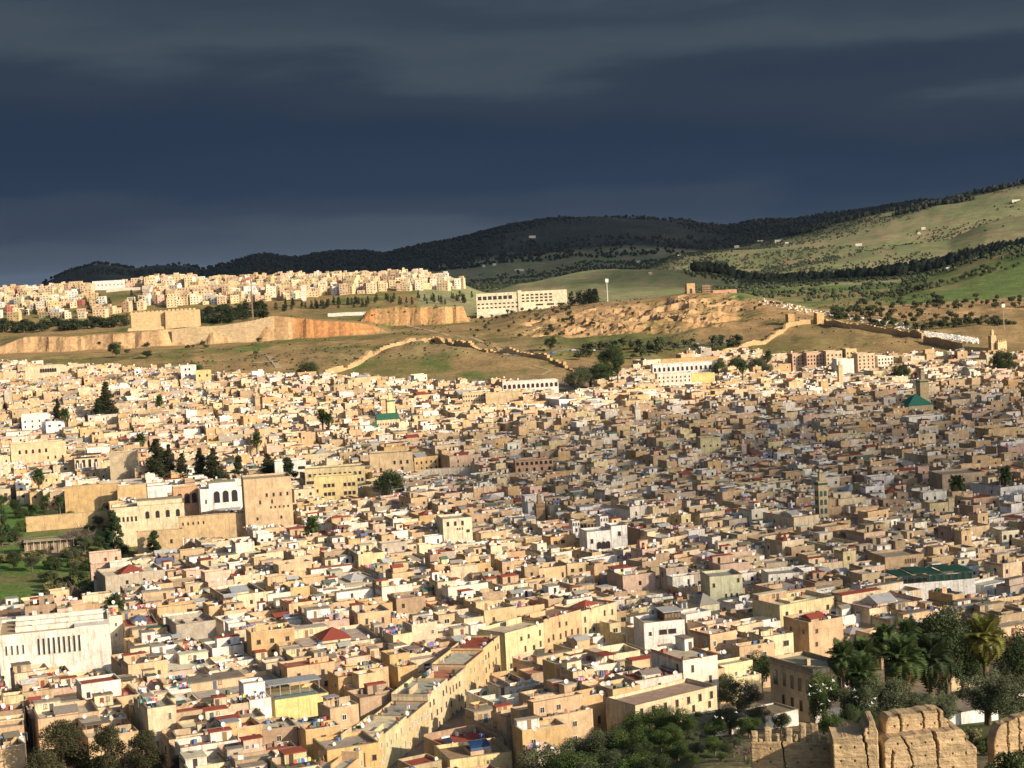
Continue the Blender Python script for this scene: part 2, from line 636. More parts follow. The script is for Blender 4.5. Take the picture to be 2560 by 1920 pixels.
# ------------------------------------------------------------------ the land: one sheet from the camera's hill to the horizon
def build_land():
    ts = np.concatenate([np.linspace(-0.75, -0.33, 22)[:-1], np.linspace(-0.33, 0.33, 330), np.linspace(0.33, 0.75, 22)[1:]])
    ys = np.geomspace(25, 9500, 380)
    ys = np.unique(np.concatenate([ys, np.arange(1560, 1860, 5.0), np.arange(1736, 1762, 2.5), np.arange(1885, 1906, 3.0), np.arange(1742, 1764, 3.0), np.arange(1624, 1646, 3.0), np.geomspace(9500, 45000, 14)]))
    TT, YY = np.meshgrid(ts, ys)
    X = TT * YY
    Z = T(X, YY)
    nx, ny = len(ts), len(ys)
    V = np.stack([X, YY, Z], -1).reshape(-1, 3)
    i = np.arange(ny - 1)[:, None] * nx + np.arange(nx - 1)[None]
    Fq = np.stack([i, i + 1, i + 1 + nx, i + nx], -1).reshape(-1, 4)
    xc = V
    x, y, z = xc[:, 0], xc[:, 1], xc[:, 2]
    t = x / y
    e = 2.0
    sl = np.hypot((T(x + e, y) - T(x - e, y)) / (2 * e), (T(x, y + e) - T(x, y - e)) / (2 * e))
    n1 = fbm(x, y, 90, 5); n2 = fbm(x + 500, y + 90, 260, 4); n3 = fbm(x - 300, y, 30, 4)

    def mixc(a, b, k):
        k = np.clip(k, 0, 1)[:, None]
        return np.asarray(a) * (1 - k) + np.asarray(b) * k

    dry = np.array([0.34, 0.23, 0.105]); olive = np.array([0.20, 0.165, 0.06]); green = np.array([0.085, 0.15, 0.03])
    soil = np.array([0.42, 0.25, 0.115]); rock = np.array([0.50, 0.32, 0.17]); dark = np.array([0.028, 0.036, 0.030])
    c = mixc(dry, olive, (n1 - 0.42) * 5)
    c = mixc(c, green, (n3 - 0.58) * 6 * sstep(0.35, 0.6, n2))
    # town ground: beaten earth and paving
    town = (y < 1290) & (y > 330)
    c = np.where(town[:, None], np.array([0.27, 0.21, 0.14]), c)
    near = (y <= 400) & (t > 0.02)
    c = np.where(near[:, None], mixc(np.array([0.20, 0.15, 0.085]), np.array([0.085, 0.11, 0.035]), (n3 - 0.42) * 6), c)
    gpoly = [(onz(u, v, 3).x, onz(u, v, 3).y) for (u, v) in GARDEN + GARDEN2[::-1]]
    cand = np.nonzero((y > 480) & (y < 1000) & (t < -0.1))[0]
    gd = np.zeros(len(x), bool)
    for i_ in cand:
        gd[i_] = inpoly(x[i_], y[i_], gpoly)
    c = np.where(gd[:, None], mixc(np.array([0.11, 0.20, 0.04]), np.array([0.20, 0.18, 0.075]), (n3 - 0.48) * 5), c)
    # cliffs and cuttings show raw earth
    mid = (y > 1380) & (y < 2050)
    c = np.where(mid[:, None], mixc(c, mixc(rock, soil, (n1 - 0.4) * 4), sstep(0.45, 0.9, sl) * 1.0), c)
    br = mid & (y > 1700) & (t > -0.12) & (t < -0.075) & (sl > 0.7)
    c = np.where(br[:, None], np.array([0.46, 0.22, 0.09]), c)
    tan = sstep(0.012, 0.03, t) * sstep(1520, 1600, y) * (1 - sstep(2000, 2060, y))
    c = mixc(c, mixc(soil, rock, (n3 - 0.4) * 4), 0.75 * tan * sstep(0.36, 0.46, n3))
    gl = sstep(1370, 1400, y) * (1 - sstep(1560, 1620, y)) * sstep(-0.085, -0.06, t) * (1 - sstep(0.11, 0.14, t))
    c = mixc(c, green, gl * np.clip((n3 - 0.50) * 5, 0, 0.6))
    c = mixc(c, np.array([0.10, 0.12, 0.035]), 0.8 * sstep(1430, 1480, y) * (1 - sstep(1560, 1620, y)) * sstep(0.0, 0.015, t) * (1 - sstep(0.085, 0.11, t)))
    mt, mz, md_, wf_, wb_, _p = RIDGES['mound']
    ms = sstep(0.3, 0.8, 1 - np.abs(y - 1480) / 150) * sstep(mt[1], mt[3], t) * (1 - sstep(mt[-3], mt[-1], t))
    c = mixc(c, mixc(np.array([0.40, 0.27, 0.14]), np.array([0.30, 0.24, 0.11]), (n3 - 0.4) * 4), 0.7 * ms)
    # far slopes: patchwork of fields, olive ground and pasture
    far = (y >= 2050) & (t > -0.05)
    fld = np.floor(n2 * 9 + t * 12)
    fr = (np.sin(fld * 12.9898) * 43758.5453) % 1.0
    fc = mixc(np.array([0.38, 0.33, 0.19]), np.array([0.19, 0.25, 0.10]), fr * 1.15)
    fc = mixc(fc, np.array([0.11, 0.24, 0.05]), ((fr > 0.80) * 1.0) * (y < 5000))
    fc = mixc(fc, np.array([0.38, 0.28, 0.17]), (n3 - 0.60) * 6)
    fc = mixc(fc, np.array([0.18, 0.19, 0.09]), (n1 - 0.58) * 3)
    c = np.where(far[:, None], fc, c)
    os = (y > 1780) & (y < 2500) & (t > 0.125)
    c = np.where(os[:, None], mixc(np.array([0.13, 0.19, 0.055]), np.array([0.36, 0.24, 0.13]), (n1 - 0.57) * 6), c)
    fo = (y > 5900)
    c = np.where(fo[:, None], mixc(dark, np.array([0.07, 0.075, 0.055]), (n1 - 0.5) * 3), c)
    plain = (y > 2700) & (t <= -0.05) & (y < 5000)
    c = np.where(plain[:, None], np.array([0.16, 0.14, 0.09]), c)
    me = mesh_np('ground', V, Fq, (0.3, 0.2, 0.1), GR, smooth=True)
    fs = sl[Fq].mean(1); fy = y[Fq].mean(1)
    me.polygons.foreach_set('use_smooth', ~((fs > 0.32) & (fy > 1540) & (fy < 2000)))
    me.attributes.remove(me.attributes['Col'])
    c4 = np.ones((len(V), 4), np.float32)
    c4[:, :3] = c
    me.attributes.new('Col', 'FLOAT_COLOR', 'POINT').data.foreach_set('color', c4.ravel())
    tag(link('ground', me), kind='structure')


build_land()


# ------------------------------------------------------------------ broken clouds between the sun and the land: they throw the cloud shadows; the thin veil is added
def cloud_mat(dmax):
    m, t = new_mat('cloud')
    g = NT(t)
    tcn = g.n('ShaderNodeTexCoord')
    ob = tcn.outputs['Object']
    ln = g.n('ShaderNodeVectorMath', operation='LENGTH')
    sc = g.n('ShaderNodeVectorMath', operation='MULTIPLY')
    g.l(ob, sc.inputs[0]); sc.inputs[1].default_value = (1, 1, 0.0)
    g.l(sc.outputs[0], ln.inputs[0])
    nzv = g.noise(ob, 2.6, 6, 0.6)
    ad = g.n('ShaderNodeMath', operation='ADD')
    g.l(ln.outputs['Value'], ad.inputs[0])
    g.l(g.mapr(nzv, 0.2, 0.8, -0.30, 0.30), ad.inputs[1])
    dens = g.mapr(ad.outputs[0], 0.98, 0.55, 0.0, dmax)
    df = g.n('ShaderNodeBsdfDiffuse'); df.inputs[0].default_value = (0.8, 0.8, 0.8, 1)
    tp = g.n('ShaderNodeBsdfTransparent')
    ms = g.n('ShaderNodeMixShader')
    g.l(dens, ms.inputs[0]); g.l(tp.outputs[0], ms.inputs[1]); g.l(df.outputs[0], ms.inputs[2])
    out = g.n('ShaderNodeOutputMaterial')
    g.l(ms.outputs[0], out.inputs[0])
    return m


CLOUD = {0.28: cloud_mat(0.28), 0.66: cloud_mat(0.66), 0.75: cloud_mat(0.75)}


def cloud(cx, cy, rx, ry, alt, rz, label, seed, thick=0.12, dmax=0.75):
    """a flattened, lumpy bank whose shadow falls round ground point cx, cy"""
    s = (alt - 20) / SUN.z
    p = Vector((cx, cy, 20)) + SUN * s
    n, k = 48, 20
    V = []; Fc = []
    for j in range(k + 1):
        a = math.pi * j / k - math.pi / 2
        for i in range(n):
            b = 2 * math.pi * i / n
            q = 1 + 0.10 * math.sin(3 * b + seed) + 0.06 * math.sin(7 * b + seed * 2)
            V.append((math.cos(a) * math.cos(b) * q, math.cos(a) * math.sin(b) * q, math.sin(a) * thick * (1 + 0.3 * math.sin(5 * b + 3 * a))))
    for j in range(k):
        for i in range(n):
            Fc.append((j * n + i, j * n + (i + 1) % n, (j + 1) * n + (i + 1) % n, (j + 1) * n + i))
    me = bpy.data.meshes.new('cloud')
    me.from_pydata(V, [], Fc)
    me.materials.append(CLOUD[dmax])
    me.update()
    o = link('cloud', me, None, p, rz, (rx, ry, max(rx, ry)))
    tag(o, label, 'cloud', kind='structure')


cloud(225, 870, 345, 270, 620, 0.4, 'cloud bank shading the middle of the old town', 1.0, dmax=0.66)
cloud(150, 560, 150, 130, 620, 0.2, 'unseen thin cloud added to dim the lower right houses', 7.0, dmax=0.28)  # out-of-view veil, added to darken the roofs at lower right
cloud(700, 8000, 4300, 2400, 2600, 0.12, 'wide storm cloud shading the far dark hills', 2.0)
cloud(-2600, 6600, 3400, 2600, 2600, 0.0, 'storm cloud bank shading the left far hills', 4.0)
cloud(-250, 5600, 1150, 900, 2600, 0.0, 'storm cloud shading the near flank of the far hills', 6.0)
cloud(330, 2950, 420, 260, 1300, 0.3, 'cloud shading the green knoll', 3.0)
cloud(900, 3060, 330, 150, 1300, 0.35, 'cloud shading the dark wooded ridge', 5.0)


# ------------------------------------------------------------------ thin air haze over the whole valley
hm, ht = new_mat('haze')
hv = ht.nodes.new('ShaderNodeVolumePrincipled')
hv.inputs['Color'].default_value = (0.45, 0.65, 1.0, 1)
hv.inputs['Density'].default_value = 0.000008
hv.inputs['Anisotropy'].default_value = 0.2
hout = ht.nodes.new('ShaderNodeOutputMaterial')
ht.links.new(hv.outputs[0], hout.inputs['Volume'])
hme = bpy.data.meshes.new('haze')
hme.from_pydata([(sx_ * 38000, 23000 + sy_ * 23600, z_) for z_ in (-9, 345) for sx_, sy_ in ((-1, -1), (1, -1), (1, 1), (-1, 1))], [], [(3, 2, 1, 0), (4, 5, 6, 7), (0, 1, 5, 4), (1, 2, 6, 5), (2, 3, 7, 6), (3, 0, 4, 7)])
hme.materials.append(hm)
tag(link('haze', hme), 'thin blue-grey air haze over the valley', 'haze', kind='stuff')

# ------------------------------------------------------------------ houses of the old town
R = random.Random(11)
WALLS = [('tan', (0.61, 0.435, 0.26), 34), ('ochre', (0.61, 0.41, 0.205), 14), ('cream', (0.69, 0.555, 0.38), 22), ('pale yellow', (0.70, 0.575, 0.33), 5),
         ('off-white', (0.74, 0.67, 0.56), 8), ('white', (0.80, 0.78, 0.73), 5), ('pinkish', (0.62, 0.44, 0.335), 8), ('brown', (0.42, 0.30, 0.195), 8), ('grey', (0.46, 0.40, 0.32), 4)]
ROOFS = [('grey', (0.42, 0.37, 0.30), 32), ('sandy', (0.56, 0.46, 0.33), 28), ('red', (0.30, 0.075, 0.05), 10), ('brown', (0.26, 0.17, 0.11), 12), ('pale', (0.66, 0.60, 0.50), 18), ('rusty', (0.36, 0.15, 0.09), 4)]
SHEET = [(0.24, 0.22, 0.19), (0.30, 0.27, 0.22), (0.40, 0.40, 0.40), (0.20, 0.17, 0.13), (0.34, 0.36, 0.38), (0.55, 0.55, 0.53), (0.30, 0.07, 0.05), (0.10, 0.16, 0.13), (0.15, 0.17, 0.28)]
LAUNDRY = [(0.7, 0.1, 0.1), (0.1, 0.15, 0.5), (0.8, 0.8, 0.8), (0.7, 0.3, 0.4), (0.05, 0.05, 0.08), (0.7, 0.55, 0.1), (0.1, 0.35, 0.3)]


def pick(rng, L):
    k = rng.random() * sum(x[2] for x in L)
    for x in L:
        k -= x[2]
        if k <= 0:
            return x
    return L[-1]


def jit(rng, c, a=0.10):
    k = 1 + rng.uniform(-a, a)
    return tuple(min(0.9, x * k * (1 + rng.uniform(-a, a) * 0.3)) for x in c)


def house_spec(rng, w, d, h, detail=1.0, wall=None, roof=None, windows=None, flat=False):
    """parts of a flat-roofed house in its own frame; front is -y, ground at z 0 (walls reach 3 m below)"""
    wn_, wc = wall or pick(rng, WALLS)[:2]
    wc = jit(rng, wc)
    rn, rc = roof or pick(rng, ROOFS)[:2]
    rc = jit(rng, rc, 0.15)
    S = dict(wall_name=wn_, roof_name=rn, w=w, d=d, h=h, wall=[], roof=[], coping=[], window=[], stair_room=None, shed=None, dish=[], tank=None, panel=None, laundry=None, skylight=None, pergola=None, lean=None, clutter=[])
    pt = rng.uniform(0.22, 0.35)
    up_roll = rng.random() < 0.34 and not flat
    ph = rng.uniform(0.5, 1.3)
    court = min(w, d) > 9.0 and rng.random() < (0.4 if max(w, d) < 16 else 0.85)
    upper = not court and d > 6.5 and up_roll
    if upper:
        h = max(3.8, h - 2.0); S['h'] = h
    if flat:
        ph = 0.6
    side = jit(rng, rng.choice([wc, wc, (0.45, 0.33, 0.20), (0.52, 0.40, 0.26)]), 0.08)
    if court:
        cw, cd = w * rng.uniform(0.28, 0.4), d * rng.uniform(0.28, 0.4)
        bx, by = (w - cw) / 2, (d - cd) / 2
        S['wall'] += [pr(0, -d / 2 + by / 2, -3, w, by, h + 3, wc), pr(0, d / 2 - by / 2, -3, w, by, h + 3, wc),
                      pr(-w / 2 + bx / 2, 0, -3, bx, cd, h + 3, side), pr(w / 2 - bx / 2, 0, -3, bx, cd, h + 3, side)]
        S['roof'] += [pr(0, -d / 2 + by / 2, h + 0.01, w - 2 * pt, by - 2 * pt, 0.05, rc, TE), pr(0, d / 2 - by / 2, h + 0.01, w - 2 * pt, by - 2 * pt, 0.05, rc, TE),
                      pr(-w / 2 + bx / 2, 0, h + 0.01, bx - 2 * pt, cd, 0.05, rc, TE), pr(w / 2 - bx / 2, 0, h + 0.01, bx - 2 * pt, cd, 0.05, rc, TE)]
        if rng.random() < 0.6:
            c = jit(rng, rng.choice(SHEET))
            if rng.random() < 0.5:
                S['skylight'] = [pr(0, 0, h + 0.06, cw + 0.8, cd + 0.8, 0.7, wc), pr(0, 0, h + 0.76, cw + 1.4, cd + 1.4, min(cw, cd) * 0.32, c, SH, 0, 1.0, 0.02)]
            else:
                S['skylight'] = [pr(0, 0, h + 0.06, cw + 0.8, cd + 0.8, 0.7, wc), pr(0, 0, h + 0.76, cw + 1.4, cd + 1.4, min(cw, cd) * 0.34, c, SH, 0, 0.06, 0.06)]
        else:
            q = 0.25
            S['coping'] += [pr(0, -cd / 2 - q / 2, h + 0.06, cw + 2 * q, q, 0.7, wc), pr(0, cd / 2 + q / 2, h + 0.06, cw + 2 * q, q, 0.7, wc),
                            pr(-cw / 2 - q / 2, 0, h + 0.06, q, cd, 0.7, wc), pr(cw / 2 + q / 2, 0, h + 0.06, q, cd, 0.7, wc)]
    else:
        S['wall'].append(pr(0, 0, -3, w, d, h + 3, wc))
        S['roof'].append(pr(0, 0, h + 0.01, w - 2 * pt, d - 2 * pt, 0.05, rc, TE))
    a = 0.012
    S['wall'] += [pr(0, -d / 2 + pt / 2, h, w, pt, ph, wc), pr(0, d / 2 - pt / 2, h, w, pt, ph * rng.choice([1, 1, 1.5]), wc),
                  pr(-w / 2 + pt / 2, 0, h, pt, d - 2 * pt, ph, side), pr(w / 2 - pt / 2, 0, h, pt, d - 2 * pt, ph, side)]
    if rng.random() < 0.75:
        cc = jit(rng, rng.choice([(0.26, 0.21, 0.15), (0.33, 0.27, 0.19), (0.20, 0.16, 0.12), (0.6, 0.5, 0.37), (0.30, 0.09, 0.06)]), 0.1)
        S['coping'] += [pr(0, -d / 2 + pt / 2, h + ph, w + 0.08, pt + 0.08, 0.10, cc, TE), pr(-w / 2 + pt / 2, 0, h + ph, pt + 0.08, d - 2 * pt, 0.10, cc, TE), pr(w / 2 - pt / 2, 0, h + ph, pt + 0.08, d - 2 * pt, 0.10, cc, TE)]
    # windows on the front and left faces
    nst = max(1, int(h // 3.1))
    nw = 0
    wstyle = rng.choice([(0.8, 1.1), (0.9, 1.3), (0.7, 1.6), (1.1, 1.2), (1.6, 1.3), (0.9, 1.3)])
    for face in ('f', 'l'):
        L = w if face == 'f' else d
        n = int(L // rng.uniform(2.6, 4.6))
        pwin = (0.75 if face == 'f' else 0.35) if windows is None else windows
        for s_ in range(nst):
            z = h - 2.3 - s_ * 3.1
            if z < 0.6:
                continue
            for i in range(n):
                if rng.random() < pwin * (0.75 if s_ == 0 else 0.6):
                    p = -L / 2 + (i + 0.5 + rng.uniform(-0.1, 0.1)) * L / max(n, 1)
                    S['window'].append((face, p, z + rng.uniform(-0.15, 0.15), *wstyle))
    # a set-back upper storey over the rear of the house
    if upper:
        ud = d * rng.uniform(0.38, 0.66); uh = rng.uniform(2.4, 3.4)
        uw = w - 0.04 if rng.random() < 0.6 else w * rng.uniform(0.55, 0.8)
        ux = 0 if uw > w - 0.1 else rng.choice([-1, 1]) * (w - uw - 0.04) / 2
        uy = d / 2 - ud / 2 - 0.02
        uc = jit(rng, rng.choice([wc, wc, wc, side, (0.78, 0.74, 0.66)]), 0.08)
        S['wall'] += [pr(ux, uy, h, uw, ud, uh, uc), pr(ux, uy - ud / 2 + 0.13, h + uh, uw, 0.26, 0.7, uc), pr(ux, uy + ud / 2 - 0.13, h + uh, uw, 0.26, 0.7, uc),
                      pr(ux - uw / 2 + 0.13, uy, h + uh, 0.26, ud - 0.52, 0.7, uc), pr(ux + uw / 2 - 0.13, uy, h + uh, 0.26, ud - 0.52, 0.7, uc)]
        S['roof'].append(pr(ux, uy, h + uh + 0.01, uw - 0.52, ud - 0.52, 0.05, jit(rng, rc, 0.2), TE))
        S['coping'].append(pr(ux, uy - ud / 2 + 0.13, h + uh + 0.7, uw + 0.08, 0.34, 0.1, rng.choice([(0.24, 0.19, 0.14), (0.32, 0.26, 0.19)]), TE))
        for i in range(int(uw // 3)):
            if rng.random() < 0.7:
                S['window'].append(('u%.3f' % (uy - ud / 2), ux - uw / 2 + uw * (i + 0.5) / int(uw // 3), h + 0.7, *wstyle))
        if rng.random() < 0.6:
            S['dish'].append((ux + rng.uniform(-0.4, 0.4) * uw, uy - ud / 2 + 0.4, h + uh + 0.6, rng.uniform(0.9, 1.3), math.radians(rng.uniform(-35, 45))))
    # stair room
    if not upper and not flat and rng.random() < 0.55 and w > 5.5 and d > 5.5:
        sw, sd = w * rng.uniform(0.25, 0.75), d * rng.uniform(0.22, 0.45)
        px = rng.choice([-1, 1]) * (w / 2 - sw / 2 - pt - 0.02)
        py = d / 2 - sd / 2 - pt - 0.02
        if court and py - sd / 2 < d * 0.2:
            sd = d * 0.2; py = d / 2 - sd / 2 - pt - 0.02
        sh_ = rng.uniform(1.9, 2.8)
        sc = jit(rng, rng.choice([wc, wc, (0.82, 0.79, 0.73), (0.72, 0.6, 0.42), (0.55, 0.4, 0.25)]))
        src = jit(rng, rng.choice([rc, (0.30, 0.25, 0.18), (0.22, 0.18, 0.14), (0.32, 0.08, 0.05), (0.38, 0.33, 0.26)]))
        S['stair_room'] = dict(x=px, y=py, z=h + 0.06, body=[pr(0, 0, 0, sw, sd, sh_, sc)], slab=[pr(0, 0, sh_, sw + 0.3, sd + 0.3, 0.18, src, TE)], door=(rng.uniform(-0.25, 0.25) * sw, -sd / 2), w=sw, d=sd, win=rng.random() < 0.6)
    free = [(-0.25, -0.2), (0.25, -0.2), (0.0, -0.25), (-0.28, 0.05), (0.28, 0.05)] if not court else [(-0.36, -0.36), (0.36, -0.36), (-0.36, 0.0), (0.36, 0.0)]
    rng.shuffle(free)
    if rng.random() < 0.34 and w > 6.5 and not court and not upper and not flat:
        fx, fy = free.pop()
        a_, b_ = w * rng.uniform(0.3, 0.5), d * rng.uniform(0.28, 0.4)
        c = jit(rng, rng.choice(SHEET))
        hh = rng.uniform(1.9, 2.5)
        cx_ = max(-w / 2 + a_ / 2 + 0.5, min(w / 2 - a_ / 2 - 0.5, fx * w)); cy_ = max(-d / 2 + b_ / 2 + 0.5, fy * d)
        if rng.random() < 0.55:
            body = [pr(cx_, cy_ + b_ * 0.42, h + 0.06, a_, b_ * 0.1, hh, wc)] + [pr(cx_ + sx_ * (a_ / 2 - 0.12), cy_ - b_ / 2 + 0.12, h + 0.06, 0.14, 0.14, hh, (0.3, 0.28, 0.25), GS) for sx_ in (-1, 1)]
        else:
            body = [pr(cx_, cy_, h + 0.06, a_, b_, hh, jit(rng, wc))]
        if rng.random() < 0.5:
            top = [pr(cx_, cy_, h + 0.06 + hh, a_ + 0.6, b_ + 0.6, 0.9, c, SH, 0, 1.0, 0.03)]
        else:
            top = [pr(cx_, cy_, h + 0.06 + hh, a_ + 0.6, b_ + 0.6, 0.12, c, SH)]
        S['shed'] = (body, top)
    for i in range(rng.choice([0, 1, 2, 3, 4, 5])):
        if rng.random() < 0.75:
            S['dish'].append((rng.uniform(-0.42, 0.42) * w, (-0.5 * d + 0.15) if rng.random() < 0.4 else rng.choice([-0.35, 0.3]) * d, h + ph * 0.7, rng.uniform(0.9, 1.35), math.radians(rng.uniform(-35, 45))))
    if S['stair_room'] and rng.random() < 0.5:
        r_ = S['stair_room']
        S['dish'].append((r_['x'] + rng.uniform(-0.3, 0.3) * r_['w'], r_['y'], r_['z'] + 2.9, rng.uniform(0.9, 1.25), math.radians(rng.uniform(-35, 45))))
    if rng.random() < 0.10 and free:
        fx, fy = free.pop(); S['tank'] = (fx * w, fy * d, h + 0.06)
    if rng.random() < 0.06 and free:
        fx, fy = free.pop(); S['panel'] = (fx * w, fy * d, h + 0.06)
    if rng.random() < 0.16 and free:
        fx, fy = free.pop(); S['laundry'] = (fx * w, fy * d, h + 0.06, rng.randint(3, 7))
    for i in range(rng.randint(3, 12)):
        s_ = rng.uniform(0.3, 1.1)
        S['clutter'].append(pr(rng.uniform(-0.42, 0.42) * w, (rng.uniform(-0.42, -0.25) if upper else rng.choice([rng.uniform(-0.42, -0.25), rng.uniform(0.3, 0.42)])) * d, h + 0.05, s_, rng.uniform(0.3, 0.9), rng.uniform(0.3, 1.2),
                               rng.choice([(0.2, 0.17, 0.14), (0.6, 0.55, 0.48), (0.10, 0.09, 0.08), (0.35, 0.12, 0.08), (0.08, 0.14, 0.06), (0.12, 0.2, 0.35), (0.75, 0.72, 0.68), (0.3, 0.24, 0.17)]), TE, rng.uniform(-0.3, 0.3)))
    if rng.random() < 0.5:
        q = rng.uniform(-0.3, 0.3) * d
        if not court and not upper:
            S['lean'] = [pr(-w * 0.25 if rng.random() < 0.5 else w * 0.25, q, h + 0.06, w * 0.4, 0.2, rng.uniform(0.8, 1.9), side)]
    return S


DARKS = [(0.035, 0.03, 0.03), (0.05, 0.04, 0.035), (0.06, 0.05, 0.06), (0.09, 0.06, 0.04)]


def flat_prims(S, rng, level):
    """the same house as plain boxes for the far mass; level 2 near, 1 middle, 0 far"""
    w, d, h = S['w'], S['d'], S['h']
    P = list(S['wall']) + list(S['roof'])
    if level >= 1:
        P += S['coping'][:4 if level == 1 else 9]
    else:
        P += S['coping'][:1]
    dk = rng.choice(DARKS)
    for (f, p, z, ww, wh) in S['window']:
        if level == 0 and rng.random() < 0.35:
            continue
        if f == 'f':
            P.append(pr(p, -d / 2 - 0.03, z, ww, 0.08, wh, dk, GL))
        elif f[0] == 'u':
            P.append(pr(p, float(f[1:]) - 0.03, z, ww, 0.08, wh, dk, GL))
        elif level >= 1:
            P.append(pr(-w / 2 - 0.03, p, z, 0.08, ww, wh, dk, GL))
    r = S['stair_room']
    if r:
        P += xprims(r['body'] + r['slab'], r['x'], r['y'], r['z'], 0)
        P.append(pr(r['x'] + r['door'][0], r['y'] + r['door'][1] - 0.03, r['z'], 0.9, 0.08, 2.0, dk, GL))
    if S['shed']:
        P += S['shed'][0] + S['shed'][1]
    if S['skylight']:
        P += S['skylight']
    if S['lean']:
        P += S['lean']
    P += S['clutter'][:(3, 5, 9)[level]]
    for (x, y, z, s, a) in S['dish'][: (3 if level else 2)]:
        P.append(pr(x, y, z, s * 0.9, 0.16, s * 0.9, (0.7, 0.69, 0.66), GS, a * 0.6))
    if S['laundry'] and level:
        x, y, z, n = S['laundry']
        for i in range(n):
            P.append(pr(x + (i - n / 2) * 0.7, y, z + 0.9, 0.55, 0.04, 0.8, rng.choice(LAUNDRY), GS))
    return P


# shared small meshes of the near houses
def win_meshes():
    M = {}
    for (w, h) in [(0.8, 1.1), (0.9, 1.3), (0.6, 0.8), (1.1, 1.2), (0.7, 1.6), (1.6, 1.3), (0.5, 0.6)]:
        for ci, fc in enumerate([(0.22, 0.15, 0.10), (0.62, 0.55, 0.45), (0.15, 0.13, 0.12), (0.75, 0.72, 0.66)]):
            f = 0.09
            M[(w, h, ci)] = (prims_mesh('window', [pr(-w / 2 + f / 2, 0, 0, f, 0.12, h, fc, GS), pr(w / 2 - f / 2, 0, 0, f, 0.12, h, fc, GS), pr(0, 0, h - f, w - 2 * f, 0.12, f, fc, GS),
                                                   pr(0, -0.03, -0.08, w + 0.2, 0.2, 0.08, fc, GS), pr(0, 0, 0, 0.06, 0.1, h - f, fc, GS)]),
                             prims_mesh('pane', [pr(0, 0.015, 0, w - 2 * f + 0.02, 0.05, h - f + 0.01, (0.035, 0.032, 0.035), GL)]))
    return M


WINM = win_meshes()


def dish_mesh(col):
    V = []; Fc = []
    rings = [(0.0, 0.0), (0.25, -0.03), (0.45, -0.11), (0.5, -0.14)]
    n = 10
    for (r, k) in rings:
        for i in range(n):
            a = 2 * math.pi * i / n
            V.append((r * math.cos(a), k - 0.05, r * math.sin(a)))
    for j in range(3):
        for i in range(n):
            Fc.append((j * n + i, j * n + (i + 1) % n, (j + 1) * n + (i + 1) % n, (j + 1) * n + i))
    return poly_mesh('satellite_dish', V, Fc, col, GS)


DISH = [dish_mesh((0.72, 0.71, 0.68)), dish_mesh((0.60, 0.57, 0.52)), dish_mesh((0.30, 0.13, 0.08))]
ARMM = prims_mesh('mount', [pr(0, 0.05, -0.9, 0.07, 0.07, 1.0, (0.3, 0.28, 0.26), GS), pr(0, -0.28, -0.04, 0.04, 0.5, 0.04, (0.3, 0.28, 0.26), GS)])
TANK = prims_mesh('water_tank', [pr(0, 0, 0, 0.9, 0.9, 0.5, (0.35, 0.3, 0.25)), pr(0, 0, 0.5, 1.0, 1.0, 1.1, (0.12, 0.16, 0.30), GS, 0, 0.9, 0.9), pr(0, 0, 0.5, 1.0, 1.0, 1.1, (0.12, 0.16, 0.30), GS, 0.785, 0.9, 0.9)])
PANEL = prims_mesh('solar_panel', [pr(-0.55, 0, 0, 1.0, 1.5, 0.08, (0.02, 0.025, 0.05), GL, 0, 1, 1, 0, 0), pr(0.55, 0, 0, 1.0, 1.5, 0.08, (0.02, 0.025, 0.05), GL)])
PANELT = prims_mesh('hot_water_tank', [pr(0, 0, 0, 2.0, 0.55, 0.5, (0.75, 0.74, 0.72), GS)])
DOORM = [prims_mesh('door', [pr(0, 0, 0, 0.9, 0.1, 2.0, c, GS)]) for c in [(0.20, 0.06, 0.04), (0.10, 0.08, 0.07), (0.25, 0.15, 0.08), (0.08, 0.11, 0.16)]]


def put_window(o, S, f, p, z, ww, wh, ci):
    d, w = S['d'], S['w']
    mw, mp_ = WINM[(ww, wh, ci)]
    if f == 'f':
        a = link('window', mw, o, (p, -d / 2 - 0.05, z), 0)
    elif f[0] == 'u':
        a = link('window', mw, o, (p, float(f[1:]) - 0.05, z), 0)
    else:
        a = link('window', mw, o, (-w / 2 - 0.05, p, z), -math.pi / 2)
    link('pane', mp_, a)
    return a


LAUNDRY_THINGS = []


